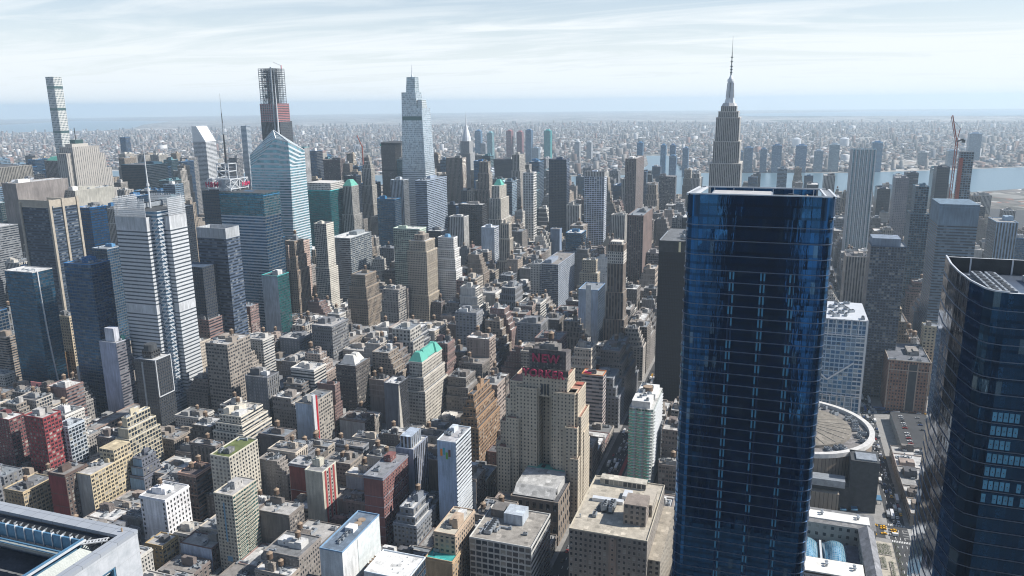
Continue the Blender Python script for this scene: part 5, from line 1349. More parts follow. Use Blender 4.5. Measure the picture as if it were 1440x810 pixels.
q.bar((6, 6, 236), (6, 26, 247), .35, 'white_metal'); q.bar((6, 26, 236), (6, 6, 247), .35, 'white_metal'); q.bar((6, 6, 247), (6, 26, 258), .35, 'white_metal'); q.bar((6, 26, 247), (6, 6, 258), .35, 'white_metal')
q.build('roof_frame', E_)
q = MB(); q.cyl(15, 16, 258, 300, 1.6, 1.0, 'dark_metal', 8); q.cyl(15, 16, 300, 316, .8, .8, 'metal_unit', 8); q.cyl(15, 16, 316, 330, .7, .5, 'dark_metal', 8); q.cyl(15, 16, 330, 358, .45, .15, 'metal_unit', 6); q.build('antenna', E_)
def letters(text, par, origin, size, direction, mat, depth=.6, name='sign'):
    """block letters facing west (towards -X), reading left to right along -Y, or along `direction`"""
    cu = bpy.data.curves.new(name, 'FONT'); cu.body = text; cu.size = size; cu.extrude = depth/2; cu.align_x = 'LEFT'; cu.space_character = 1.16; cu.offset = size*.03
    o = bpy.data.objects.new(name, cu); COL.objects.link(o)
    bpy.context.view_layer.update()
    me = bpy.data.meshes.new_from_object(o); bpy.data.objects.remove(o); me.materials.clear(); me.materials.append(MATS[mat])
    ob = bpy.data.objects.new(name, me); COL.objects.link(ob); ob.parent = par; ob.location = origin
    X_ = Vector(direction).normalized(); Z_ = Vector((0, 0, 1))
    ob.rotation_euler = Matrix(((X_.x, 0, X_.cross(Z_).x), (X_.y, 0, X_.cross(Z_).y), (X_.z, 1, X_.cross(Z_).z))).to_euler()
    return ob
letters('H&M', E_, (-3, 42, 225), 10, (0, -1, 0), 'sign_red')
letters('H&M', E_, (22, -3, 225), 8, (1, 0, 0), 'sign_red')

# the hotel with the red roof letters
HN = thing('hotel_tower', 'stepped tan brick hotel tower with two lines of red roof letters', 'hotel', (-60, 3, 0))
facade('hotel_wall', .34, .46, stain=.25)
tc_ = (.47, .41, .32)
q = MB(); rf_ = MB(); tr = MB()
def blk(x0, y0, x1, y1, z1, z0=0, smat='hotel_wall'):
    q.ring(rect(x0, y0, x1, y1), z0, rect(x0, y0, x1, y1), z1, smat, 2.9, 3.15); rf_.cap(rect(x0, y0, x1, y1), z1-.7, 'roof_surface')
    for a, b_, c_, d_ in ((x0-.15, y0-.15, x1+.15, y0+.35), (x0-.15, y1-.35, x1+.15, y1+.15), (x0-.15, y0+.35, x0+.35, y1-.35), (x1-.35, y0+.35, x1+.15, y1-.35)): tr.box(a, b_, z1-1, c_, d_, z1+.35, 'stone_trim')
blk(3, 17, 28, 31, 124); blk(3, 41, 28, 55, 124); blk(13, 31.1, 28, 40.9, 118); q.ring(rect(3, 31, 14, 41), 106, rect(3, 31, 14, 41), 124, 'hotel_wall', 2.9, 3.15); rf_.cap(rect(3, 31, 14, 41), 123.4, 'roof_surface'); q2 = MB(); q2.ring(rect(9, 20, 26, 51), 124.1, rect(9, 20, 26, 51), 141, 'party_wall', 2.9, 3.15); q2.cap(rect(9, 20, 26, 51), 141, 'roof_surface'); q2.box(8.7, 19.7, 141, 9.3, 51.3, 144.5, 'stone_trim'); q2.build('upper_block', HN, color=(.11, .10, .10)); q2 = MB(); q2.box(3.5, 16.5, 121.2, 4.3, 55.5, 129.6, 'stone_trim'); q2.build('sign_backing', HN, color=(.10, .085, .08))
for y0, y1, h_ in ((8, 17, 112), (55, 66, 117), (66, 70, 101), (5, 8, 92), (70, 75, 80), (75, 79, 62)): blk(2.5, y0, 30 if y0 < 17 else 38, y1, h_)
blk(0, 10, 12, 28, 112); blk(0, 42, 12, 60, 113); blk(-3, 7, 4, 17, 84); blk(-3, 57, 4, 68, 86); blk(-5, 5.5, 5, 12, 58); blk(-5, 64, 5, 75, 60)
blk(10, 4.4, 28, 6, 76); blk(30.1, 6, 38, 50, 60)
q.build('walls', HN, color=tc_); rf_.build('roof', HN, color=(.36, .2, .15)); tr.build('parapet', HN, color=(.5, .43, .33))
q = MB()
for k in range(3): q.box(2.4, 32.4+k*2.6, 108, 3.05, 34+k*2.6, 117, 'deck_dark')
q.build('crown_windows', HN)
q = MB(); q.box(0, 0, 0, 11, 16, 7, 'party_wall'); q.box(0, 3, 7, 8, 12, 9, 'stone_trim'); q.build('bulkhead', HN, (11, 27, 140), color=(.2, .19, .18))
water_tank(HN, 15, 34, 149, 1.2)
q = MB()
for k in range(14): q.bar((3.4, 17+k*2.8, 121), (3.4, 17+k*2.8, 131), .12, 'dark_metal')
for k in range(9): q.bar((8.4, 21+k*3.4, 133), (8.4, 21+k*3.4, 144), .12, 'dark_metal')
for z in (122, 126.5, 130.8): q.bar((3.4, 16, z), (3.4, 55, z), .12, 'dark_metal')
for z in (134, 139, 143.8): q.bar((8.4, 20, z), (8.4, 50, z), .12, 'dark_metal')
q.build('sign_frame', HN)
plain('neon_red', (.36, .025, .08), .5, var=.05)
letters('NEW', HN, (7.6, 48.4, 134.2), 9.4, (0, -1, 0), 'neon_red', 1.0); letters('YORKER', HN, (2.2, 54.6, 123.2), 8.3, (0, -1, 0), 'neon_red', 1.0)
for (a, b_, h_) in ((22, 9, 112.2),):
    q = MB(); q.box(0, 0, 0, 6, 6, .4, 'tile_red'); q.build('terrace_roof', HN, (a, b_, h_))

# ------------------------------------------------------------------ round arena, stone post office, plaza
A = thing('round_arena', 'round brown arena with flat tan roof and white rim behind the blue tower', 'arena', (97, -161, 0))
facade('arena_wall', .12, 1.1, glass=(.10, .08, .06), pb=.0, stain=.3)
Rr = 66; c64 = lambda r: [(r*math.cos(2*math.pi*i/64), r*math.sin(2*math.pi*i/64)) for i in range(64)]
q = MB(); q.ring(c64(Rr), 0, c64(Rr), 42, 'arena_wall', 3.2, 42); q.build('drum', A, color=(.26, .21, .165))
q = MB(); q.ring(c64(Rr+1.5), 42, c64(Rr+1.5), 46, 'stone_trim')
o_, i_ = c64(Rr+1.5), c64(Rr-3)
for i in range(64): j = (i+1) % 64; q.face([(*o_[i], 46), (*o_[j], 46), (*i_[j], 46), (*i_[i], 46)], 'stone_trim'); q.face([(*i_[j], 42.5), (*i_[i], 42.5), (*i_[i], 46), (*i_[j], 46)][::-1], 'stone_trim')
q.build('roof_rim', A, color=(.55, .54, .52))
q = MB(); q.cap(c64(Rr-3), 42.6, 'roof_surface'); q.build('roof', A, color=(.20, .19, .185))
q = MB(); q.ring(c64(48), 42.6, c64(48), 45, 'stone_trim'); q.ring(c64(48), 45, c64(2), 48.5, 'roof_surface'); q.build('roof_disc', A, color=(.21, .19, .16))
q = MB()
for k in range(24):
    a = k*2*math.pi/24; q.bar((47*math.cos(a), 47*math.sin(a), 45.2), (6*math.cos(a), 6*math.sin(a), 48.4), .25, 'stone_trim')
q.build('roof_ribs', A, color=(.26, .24, .21))
ra = random.Random(8)
for k in range(60):
    a = ra.uniform(0, 6.28); r_ = ra.uniform(51, 60)
    inst('air_unit', ME_AC, A, (r_*math.cos(a), r_*math.sin(a), 42.6), a, scale=(ra.uniform(1, 1.8), ra.uniform(1, 1.8), ra.uniform(1, 2.2)))
for k in range(5): inst('vent', ME_VENT, A, (-20+k*7, -8+k*5, 47), 0, scale=(2, 2, 1.5))
facade('annex_wall', .9, .8, obj_is='glass', wall=(.02, .02, .022), gmetal=.3, pb=.02, stain=.2)
D = thing('arena_annex', 'black box stair tower and long low wings standing against the round arena', 'building', (0, 0, 0))
q = MB(); q.box(28, -226, 0, 50, -204, 46, 'deck_dark'); q.build('stair_tower', D)
q = MB(); q.box(22, -204, 0, 40, -150, 24, 'deck_dark'); q.box(18, -200, 24, 30, -160, 30, 'metal_unit'); q.build('dark_wing', D)
q = MB(); q.box(16, -196, 0, 27.9, -112, 19, 'arena_wall', 'stone_trim'); q.build('front_wing', D, color=(.30, .26, .21))
q = MB(); q.box(30, -224, 46, 44, -208, 47.2, 'metal_unit'); q.build('roof_unit', D)
for k, (a, b_) in enumerate(((19, -203), (22, -212), (46, -233))):
    q = MB(); q.box(0, 0, 3.2, 9, 5, 4.2, 'blue_sign' if 'blue_sign' in MATS else 'blue_metal'); q.bar((.5, .5, 0), (.5, .5, 3.2), .2, 'dark_metal'); q.bar((8.5, 4.5, 0), (8.5, 4.5, 3.2), .2, 'dark_metal'); q.build('canopy', D, (a, b_, .15))

F = thing('post_office', 'long low grey stone building with white roof strips, inner court and glass vaulted skylights', 'building', (0, 0, 0))
facade('court_wall', .42, .46, stain=.2)
q = MB()
q.ring(rect(-46, -218, -22, -96), 0, rect(-46, -218, -22, -96), 24, 'court_wall', 5.5, 6.5)
q.ring(rect(-120, -216, -46.1, -206), 0, rect(-120, -216, -46.1, -206), 24, 'court_wall', 5.5, 6.5)
q.ring(rect(-118, -205.9, -96, -96), 0, rect(-118, -205.9, -96, -96), 24, 'court_wall', 5.5, 6.5)
q.ring(rect(-250, -216, -118.1, -96), 0, rect(-250, -216, -118.1, -96), 20, 'court_wall', 5.5, 6.5)
q.build('walls', F, color=(.33, .315, .29))
q = MB(); q.cap(rect(-46, -218, -22, -96), 24, 'roof_surface'); q.build('grey_roof', F, color=(.20, .20, .20)); 
q = MB(); q.box(-40, -214, 24, -28, -96, 25, 'stone_trim'); q.build('white_roof_strip', F, color=(.68, .67, .63))
q = MB(); q.box(-116, -204, 24, -98, -96, 25, 'stone_trim'); q.build('white_roof_strip', F, color=(.68, .67, .63))
q = MB(); q.face([(-120, -216, 24), (-46.1, -216, 24), (-46.1, -211, 28), (-120, -211, 28)], 'roof_surface'); q.face([(-120, -211, 28), (-46.1, -211, 28), (-46.1, -205, 24), (-120, -205, 24)], 'roof_surface'); q.face([(-46.1, -216, 24), (-46.1, -205, 24), (-46.1, -211, 28)], 'roof_surface'); q.build('sloped_roof', F, color=(.22, .225, .24))
q = MB(); q.cap(rect(-96, -206, -46.1, -96), 9, 'roof_surface'); q.cap(rect(-250, -216, -118.1, -96), 20, 'roof_surface'); q.build('court_roof', F, color=(.14, .15, .2))
m, nt, b = newmat('skylight_glass'); n = NB(nt)
uv = nt.nodes.new('ShaderNodeTexCoord').outputs['UV']; sp = nt.nodes.new('ShaderNodeSeparateXYZ'); nt.links.new(uv, sp.inputs[0])
g_ = n.m('MAXIMUM', n.m('LESS_THAN', n.m('FRACT', sp.outputs[0]), .10), n.m('LESS_THAN', n.m('FRACT', sp.outputs[1]), .10))
rr_ = n.white(n.comb(n.m('FLOOR', sp.outputs[0]), n.m('FLOOR', sp.outputs[1]), 1.0))
nt.links.new(n.mix(g_, n.mix(rr_, (.05, .22, .36), (.22, .45, .58)), (.62, .66, .68)), b.inputs['Base Color']); b.inputs['Roughness'].default_value = .12; b.inputs['Metallic'].default_value = .35
for k, yy in enumerate((-189, -168.5, -148, -127.5)):
    q = MB(); NN, MM = 12, 12; x0_, L_, wd = -92, 42, 17.5
    def pt(i, j):
        u, v = i/NN, j/MM; return (x0_+u*L_, yy+(v-.5)*wd, 10+8.5*math.sin(math.pi*v)**.7*math.sin(math.pi*min(max(u, .0), 1))**.35)
    for i in range(NN):
        for j in range(MM): q.face([pt(i, j), pt(i+1, j), pt(i+1, j+1), pt(i, j+1)], 'skylight_glass', [(i*1.6, j), (i*1.6+1.6, j), (i*1.6+1.6, j+1), (i*1.6, j+1)])
    q.build('glass_vault', F)
    q = MB(); q.box(x0_, yy+wd/2+.5, 9, x0_+L_, yy+wd/2+2, 12, 'white_metal'); q.build('vault_gutter', F)
for (a, b_) in ((-34, -150), (-34, -180), (-34, -206), (-107, -150), (-107, -180), (-107, -198)):
    for d in (0, 3): inst('vent', ME_VENT, F, (a+d, b_, 25), 0, scale=(2.6, 2.6, 1.2))
# garden terrace along the street
q = MB(); q.box(-150, -233, 0, -22, -218.2, 3.0, 'stone_trim'); pl = setting(q.build('terrace', color=(.38, .35, .29)))
q = MB(); rg = random.Random(4)
for k, (a, b_, c_, d_) in enumerate(((-42, -231, -26, -221), (-62, -226, -46, -222), (-70, -231, -50, -228), (-92, -230, -70, -225), (-112, -230, -98, -225), (-140, -230, -118, -224))):
    t = thing('planted_bed', '%s planted bed on the pale terrace beside the stone building' % ('large green square', 'thin', 'narrow dark', 'long brown hedge', 'short', 'bottom most')[k], 'garden bed', (a, b_, 3), 'planted beds on the terrace')
    q = MB(); q.box(0, 0, 0, c_-a, d_-b_, .5, 'stone_trim'); q.build('kerb', t, color=(.3, .28, .25))
    q = MB()
    for i in range(int((c_-a)*(d_-b_)*5)):
        x, y = rg.uniform(.3, c_-a-.3), rg.uniform(.3, d_-b_-.3); s_ = rg.uniform(.2, .55); z = .5+rg.uniform(0, .9); th = rg.uniform(0, 6.28)
        q.face([(x, y, z), (x+s_*math.cos(th), y+s_*math.sin(th), z+rg.uniform(-.2, .3)), (x+s_*math.cos(th+1.4), y+s_*math.sin(th+1.4), z+rg.uniform(0, .5))], 'leaf')
    q.build('foliage', t)
# brown station tower block south of the arena: white framed glass tower over the street

# ------------------------------------------------------------------ buildings one can point to; footprints in metres
# key: (object name, category, label, west wall, south wall, colour, options)
def LM(key): return BOX[key]
def put(key, name, cat, label, wmat, smat, color, **kw):
    x0, y0, x1, y1, h = BOX[key]
    t = thing(name, label, cat, ((x0+x1)/2, (y0+y1)/2, 0)); kw.setdefault('seed', sum(map(ord, key))); kw.setdefault('ledge', 3 if name in ('loft_building', 'loft_tower', 'apartment_building') else 0)
    z = building(t, x0, y0, x1, y1, h, wmat, smat, color=color, **kw)
    return t, (x1-x0)/2, (y1-y0)/2, h, z
def sb(h, *steps):
    """(fraction of height, inset all round) steps -> tiers"""
    t = []; z = 0; ins = 0
    for f, i in steps: t.append((z, h*f, ins, ins, ins, ins)); z = h*f; ins = i
    t.append((z, h, ins, ins, ins, ins)); return t
H_ = lambda k: BOX[k][4]
put('redA', 'apartment_tower', 'apartment building', 'crimson brick tower with white water boxes, tallest of the red cluster at the left edge', 'punched_wall', 'loft_wall', (.24, .045, .05), clutter=4, bulk=2)
put('whitegridA', 'apartment_building', 'apartment building', 'charcoal block dotted with white framed windows beside the crimson tower', 'punched_wall', 'grid_wall', (.40, .44, .48), clutter=3)
put('redB', 'apartment_tower', 'apartment building', 'dark maroon tower cut by the left edge below the striped tower', 'punched_wall', 'loft_wall', (.14, .04, .045), clutter=3, bulk=2)
put('creamup', 'apartment_tower', 'apartment building', 'cream terraced tower with bluish glass behind the big cream slab', 'blank_wall', 'grid_wall', (.48, .43, .32), clutter=4, tiers=sb(H_('creamup'), (.7, 2), (.85, 5)), bulk=2)
put('busterm', 'bus_station', 'bus station', 'wide low terminal with bare grey roof behind the cream terraced tower', 'grid_wall', 'grid_wall', (.25, .18, .15), clutter=3, bulk=0, roofc=(.27, .26, .25))
put('beigelow', 'apartment_building', 'building', 'low cream brick apartment house with dense windows at the lower left', 'punched_wall', 'loft_wall', (.42, .34, .22), tank=1, clutter=5)
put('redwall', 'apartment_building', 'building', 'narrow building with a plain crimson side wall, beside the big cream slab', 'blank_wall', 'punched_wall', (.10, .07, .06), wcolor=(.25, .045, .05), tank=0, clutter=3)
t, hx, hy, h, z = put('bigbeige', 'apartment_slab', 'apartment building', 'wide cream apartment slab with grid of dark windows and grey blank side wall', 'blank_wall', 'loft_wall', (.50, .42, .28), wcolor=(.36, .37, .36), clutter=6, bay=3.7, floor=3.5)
q = MB(); building(t, BOX['bigbeige'][0], BOX['bigbeige'][1], BOX['bigbeige'][2], BOX['bigbeige'][3], 1) if False else None
q.ring(rect(4, -hy+1, hx, hy), z, rect(4, -hy+1, hx, hy), z+11, 'loft_wall', 3.7, 3.5); q.cap(rect(4, -hy+1, hx, hy), z+11, 'roof_surface'); q.build('upper_wing', t, color=(.50, .42, .28))
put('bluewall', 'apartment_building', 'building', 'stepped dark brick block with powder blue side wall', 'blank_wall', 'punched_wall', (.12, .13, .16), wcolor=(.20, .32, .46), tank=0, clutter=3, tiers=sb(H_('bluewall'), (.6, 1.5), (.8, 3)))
t, hx, hy, h, z = put('whitebld', 'apartment_building', 'building', 'bright white block with small dark windows next to the stone framed roof', 'blank_wall', 'blank_wall', (.74, .74, .76), trim=(.7, .7, .72), roofc=(.4, .4, .4), tank=2, clutter=4, bulk=2)
q = MB(); q.box(-.8, -.06, -1.2, .8, 0, 1.2, 'stone_trim'); q.box(-.68, -.1, -1.05, .68, -.061, 1.05, 'car_glass'); WIN = q.mesh('window')
for k in range(9):
    for i in range(7): inst('window', WIN, t, (-hx+2.2+i*(2*hx-4.4)/6, -hy-.02, h-4.2-k*4.1), color=(.5, .5, .5))
    for i in (0, 5): inst('window', WIN, t, (-hx-.02, hy-2-i*(2*hy-4)/5.0, h-4.2-k*4.1), -1.5708, color=(.5, .5, .5)) if k < 8 else None
put('darkcopper', 'loft_building', 'building', 'brown block with pale copper parapet and twin water tanks behind the white block', 'punched_wall', 'ribbon_wall', (.14, .10, .085), trim=(.50, .32, .24), tank=2, roofc=(.12, .1, .1))
put('tanlow', 'loft_building', 'building', 'low ochre brick building just below the bright white block', 'punched_wall', 'loft_wall', (.34, .25, .13), clutter=3)
put('whitelow', 'garage_building', 'building', 'low box with whitewashed side wall and brown brick top', 'blank_wall', 'punched_wall', (.14, .09, .08), wcolor=(.52, .58, .68), clutter=4, roofc=(.36, .34, .31))
t, hx, hy, h, z = put('tallbeige', 'apartment_tower', 'apartment building', 'tall sand coloured apartment tower with green glass balconies at the bottom', 'punched_wall', 'balcony_wall', (.46, .42, .34), tank=0, clutter=3, bay=3, floor=2.9)
q = MB()
for k in range(20):
    for i in range(2): q.box(-hx+1.5+i*11, -hy-1.5, 4+k*2.95, -hx+9.5+i*11, -hy-.02, 4.25+k*2.95, 'stone_trim', bottom=True); q.box(-hx+1.5+i*11, -hy-1.55, 4.25+k*2.95, -hx+9.5+i*11, -hy-1.5, 5.2+k*2.95, 'green_glass')
q.build('balcony', t, color=(.5, .47, .4))
q = MB(); q.box(-hx-.2, -3, 10, -hx-.01, 1.5, 14, 'blue_metal'); q.build('wall_banner', t)
q = MB(); q.box(-hx-.12, -.5, 26, -hx-.01, .8, 58, 'blue_metal'); q.build('blue_stripe', t)
put('upbeige', 'apartment_tower', 'apartment building', 'sand coloured apartment tower with planted green roof behind the balcony tower', 'punched_wall', 'punched_wall', (.48, .45, .38), roofc=(.12, .15, .05), clutter=3, bay=3.6, floor=3.3)
put('redgrey', 'apartment_building', 'building', 'brick red block with grey top storey and small roof plant', 'blank_wall', 'punched_wall', (.22, .07, .06), trim=(.3, .31, .33), roofc=(.4, .4, .4), clutter=6)
t, hx, hy, h, z = put('redcream', 'apartment_tower', 'apartment building', 'cream tower with three dark red vertical stripes on its sunny side', 'blank_wall', 'blank_wall', (.52, .50, .42), roofc=(.3, .3, .3), clutter=4, tank=1)
for i in range(3):
    q = MB(); q.box(-hx+3+i*6, -hy-.25, 4, -hx+5.4+i*6, -hy-.02, h-1, 'paint_red'); q.build('red_stripe', t)
for i in range(2):
    q = MB()
    q.wall((-hx+5.6+i*6, -hy-.1), (-hx+8.8+i*6, -hy-.1), 4, h-2, 'punched_wall', 3.2, 3.1); q.build('window_column', t, color=(.35, .33, .3))
put('maroon', 'loft_building', 'building', 'tall maroon brick block with flat grey topped side wall', 'blank_wall', 'punched_wall', (.20, .085, .08), trim=(.2, .22, .26), clutter=7, roofc=(.25, .26, .28), bay=2.7, floor=2.8)
put('setblue', 'loft_building', 'building', 'slate grey setback block with busy pale roof terraces at the bottom centre', 'punched_wall', 'loft_wall', (.20, .22, .25), tiers=sb(H_('setblue'), (.7, 2), (.85, 4)), clutter=8, tank=1)
t, hx, hy, h, z = put('lavgray', 'hotel_tower', 'hotel', 'slim blue grey hotel tower with square penthouse', 'blank_wall', 'vertical_wall', (.24, .27, .34), clutter=2, bulk=0)
q = MB(); q.box(-hx+3, -hy+3, z, hx-6, hy-3, z+10, 'vertical_wall', 'roof_surface'); q.build('penthouse', t, color=(.36, .42, .50))
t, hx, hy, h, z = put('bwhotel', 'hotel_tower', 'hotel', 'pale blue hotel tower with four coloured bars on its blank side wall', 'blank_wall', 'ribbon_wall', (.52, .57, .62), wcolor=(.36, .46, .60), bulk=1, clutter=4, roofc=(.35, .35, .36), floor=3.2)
for nm, k, cl, dz in (('orange', 0, (.75, .25, .03), 0), ('teal', 1, (.05, .35, .40), 1.2), ('green', 2, (.12, .35, .06), -2.4), ('brown', 3, (.13, .06, .04), 0)):
    q = MB(); q.box(-hx-.2, 3.6-k*2.3, h-13+dz, -hx-.02, 5.4-k*2.3, h-7.2+dz, 'car_paint'); o = q.build('colour_bar', t, color=cl); o['label'] = nm + ' bar'
q = MB()
for k in range(22): q.box(-hx+.6, -hy-.5, 7+k*3.4, hx-.6, -hy-.02, 7.5+k*3.4, 'white_metal')
q.build('sunshade', t)
t, hx, hy, h, z = put('whiteslab', 'concrete_slab_tower', 'apartment building', 'new white concrete slab building with long blue edged roof at the bottom', 'blank_wall', 'blank_wall', (.62, .63, .63), roofc=(.13, .17, .22), trim=(.18, .30, .44), bulk=0, clutter=0)
for k in range(2): 
    q = MB(); q.cyl(0, 0, 0, .5, 2.6, 2.6, 'tank_lid', 16); q.build('roof_drum', t, (hx-9-k*5, 0, z))
for k in range(7): inst('air_unit', ME_AC, t, (-hx+9+k*2.2, -.6+(k % 2)*1.6, z), 0, scale=(.7, .7, .8))
q = MB(); q.box(-hx+22, -3, z, -hx+28, 3, z+3.2, 'stone_trim'); q.build('bulkhead', t, color=(.6, .6, .6))
q = MB(); q.box(-hx+18, -hy-.25, h-26, hx-.5, -hy-.02, h-2, 'stone_trim'); q.build('wall_panel', t, color=(.56, .60, .60))
q = MB()
for k in range(5):
    q.bar((hx-22+k*3, -hy-7, 48), (hx-22+k*3, -hy-.1, 50), .25, 'tank_lid'); q.bar((hx-22, -hy-1-k*1.3, 49.3), (hx-10, -hy-1-k*1.3, 49.3), .2, 'tank_lid')
q.build('timber_scaffold', t)
t, hx, hy, h, z = put('whiteroof', 'glass_tower_block', 'building', 'white roofed block with dark glass sunny side at the bottom edge', 'blank_wall', 'dark_wall', (.06, .12, .20), wcolor=(.6, .61, .62), roofc=(.72, .72, .70), trim=(.6, .66, .72), bulk=0, clutter=0, bay=3, floor=6)
for k in range(9): inst('vent', ME_VENT, t, (-hx+3+k*(2*hx-6)/8, -hy+4+(k*5 % 11), z), 0, scale=(.7, .7, .3))
put('tantall', 'loft_building', 'building', 'sunlit tan loft with cream roof blocks at the bottom centre', 'punched_wall', 'punched_wall', (.40, .31, .23), roofc=(.5, .46, .38), bulk=2, clutter=4)
t, hx, hy, h, z = put('tealterr', 'loft_building', 'building', 'small tan building with a turquoise painted roof terrace', 'blank_wall', 'punched_wall', (.40, .29, .18), roofc=(.04, .34, .32), bulk=0, clutter=2)
t, hx, hy, h, z = put('blackgrid', 'office_block', 'office', 'black glass office block with white grid frames and grey box on its roof', 'grid_wall', 'ribbon_wall', (.46, .46, .44), roofc=(.30, .28, .25), bulk=0, clutter=8, bay=4.4, floor=4.6)
q = MB(); q.box(2, -8, z, 16, 6, z+8, 'blank_wall', 'roof_surface'); q.build('bulkhead', t, color=(.42, .47, .52))
q = MB(); q.box(8, 8, z, 20, 18, z+6, 'blank_wall', 'roof_surface'); q.build('bulkhead', t, color=(.16, .15, .14))
for k in range(6): inst('air_unit', ME_AC, t, (-14+k*2.8, 12, z), 0, scale=(1.1, 2.6, 1.6))
t, hx, hy, h, z = put('manctr', 'opera_house', 'building', 'old brown stone hall with curved grey roof and green copper end beside the stepped hotel', 'punched_wall', 'punched_wall', (.22, .18, .145), bulk=0, clutter=0, bay=6, floor=9)
q = MB(); q.face([(-hx+3, hy-1, z+.8), (-hx+3, -hy+4, z+.8), (hx-10, -hy+4, z+.8), (hx-10, hy-1, z+.8)], 'roof_surface'); q.face([(-hx+3, -hy+4, z+.9), (-hx+12, -hy+4, z+6), (-hx+12, hy-1, z+6), (-hx+3, hy-1, z+.9)][::-1], 'roof_surface'); q.face([(-hx+12, -hy+4, z+6), (hx-10, -hy+4, z+7), (hx-10, hy-1, z+7), (-hx+12, hy-1, z+6)], 'roof_surface')
q.wall((-hx+12, -hy+4), (hx-10, -hy+4), z, z+6.4, 'stone_trim'); q.build('curved_roof', t, color=(.42, .42, .41))
q = MB(); q.box(hx-9.9, -hy+3, z, hx-1, hy-1, z+7, 'copper_green'); q.build('copper_roof', t)
for k in range(2): q = MB(); q.box(hx-8, -6+k*10, z+7, hx-3, -3+k*10, z+7.5, 'dark_metal'); q.build('roof_hatch', t)
t, hx, hy, h, z = put('redwhite', 'office_block', 'office', 'striped white and brown office block with orange red roof edge', 'ribbon_wall', 'ribbon_wall', (.44, .38, .36), roofc=(.50, .44, .36), trim=(.6, .22, .08), clutter=2, floor=4.2)
q = MB(); q.box(-hx+3, 2, z, -hx+8, hy-2, z+1.6, 'sign_red'); q.build('roof_sign', t)
plain('mint_glass', (.16, .50, .40), .25, .1, var=.3)
# curved green glass tower with balconies
x0, y0, x1, y1, h = BOX['greencurve']
t = thing('balcony_tower', 'white framed tower with curved green glass balconies beside the blue tower', 'apartment building', (x0, y0, 0)); W_, D_ = x1-x0, y1-y0
def wavy(g): return [(-g-1.6*math.sin(k/12*math.pi*3)**2, D_*(1-k/12)) for k in range(13)] + [(W_, 0), (W_, D_)]
q = MB(); q.ring(wavy(0), 0, wavy(0), h-4, 'balcony_wall', 3, 3.1); q.build('walls', t, color=(.5, .52, .5))
q = MB()
for k in range(int((h-8)/3.1)):
    z = 5+k*3.1; q.prism(wavy(1.1), z, z+.45, 'white_metal', 'stone_trim')
    q.box(6, -1.3, z, W_-2, -.01, z+.5, 'white_metal')
q.build('balcony_slab', t, color=(.6, .6, .58))
q = MB()
for k in range(int((h-10)/3.1)): 
    w__ = wavy(1.0); z = 5.5+k*3.1
    for i in range(12):
        if i % 4 != 3: q.face([(*w__[i], z), (*w__[i+1], z), (*w__[i+1], z+1.3), (*w__[i], z+1.3)], 'mint_glass')
q.build('balustrade', t)
q = MB(); q.cap(wavy(0), h-4, 'roof_surface'); q.build('roof', t, color=(.5, .5, .48))
q = MB(); q.box(1, 3, h-4, 20, D_-2, h+2, 'stone_trim'); q.box(24, 2, h-4, 50, D_-3, h+1, 'stone_trim'); q.build('bulkhead', t, color=(.62, .62, .60))
q = MB(); q.cyl(32, 10, h+1, h+5, 4.5, 4.5, 'tank_wood', 14, 'tank_lid'); q.build('water_tank', t)
for k in range(8): inst('air_unit', ME_AC, t, (5+k*5.5, 6+(k*7 % 10), h+1), .2*k, scale=(1.3, 1.3, 1.5))
# large tan office block in the foreground
t, hx, hy, h, z = put('beigeoff', 'office_block', 'office', 'broad brown office block with pale flat roof and square penthouse at the bottom', 'punched_wall', 'punched_wall', (.23, .205, .18), roofc=(.44, .40, .33), trim=(.46, .42, .34), bulk=0, clutter=3, bay=3.2, floor=4)
q = MB(); q.box(-22, -22, z, -6, -7, z+15, 'punched_wall', 'roof_surface'); q.build('penthouse', t, color=(.26, .22, .19))
q = MB(); q.box(-8, -24, z, 16, -16, z+9, 'punched_wall', 'stone_trim'); q.build('bulkhead', t, color=(.40, .36, .3))
q = MB(); q.box(28, -14, z, 36, 20, z+5, 'grid_wall', 'roof_surface'); q.build('bulkhead', t, color=(.5, .47, .4))
q = MB(); q.box(-12, 2, z, 0, 14, z+.6, 'dark_metal'); q.build('sunken_deck', t)
for k in range(7): inst('air_unit', ME_AC, t, (-10+k % 4*3, 4+k//4*5, z+.6), .5*k, scale=(1.2, 1.2, 2.2))
q = MB(); q.box(2, -2, z, 6, 20, z+2.5, 'white_metal'); q.box(10, -6, z, 20, 0, z+3, 'white_metal'); q.build('duct_housing', t)
q = MB(); q.box(-hx-.6, -6, 0, -hx-.02, -1, h-2, 'party_wall'); q.build('chimney_wall', t, color=(.28, .22, .18))
q = MB(); q.box(-hx+6, -hy-8, 0, hx, -hy-.05, h-17, 'punched_wall', 'roof_surface'); q.build('side_wing', t, color=(.35, .31, .25))
t, hx, hy, h, z = put('orange', 'loft_tower', 'loft building', 'orange brown brick loft tower with many setbacks left of the stepped hotel', 'punched_wall', 'loft_wall', (.27, .175, .105), tiers=sb(H_('orange'), (.6, 2), (.72, 4), (.84, 6), (.92, 7.5)), bulk=2, clutter=2, tank=1)
t, hx, hy, h, z = put('greencop', 'loft_tower', 'loft building', 'pale loft tower crowned by a bright green copper hipped roof', 'paired_wall', 'paired_wall', (.46, .43, .38), tiers=sb(H_('greencop'), (.62, 2), (.8, 4)), bulk=0, clutter=0)
def hip(t, x0, y0, x1, y1, z, hh, ins, mat, color=None, name='copper_roof'):
    q = MB(); q.ring(rect(x0, y0, x1, y1), z, rect(x0+ins, y0+ins, x1-ins, y1-ins), z+hh, mat); q.cap(rect(x0+ins, y0+ins, x1-ins, y1-ins), z+hh, mat); return q.build(name, t, color=color)
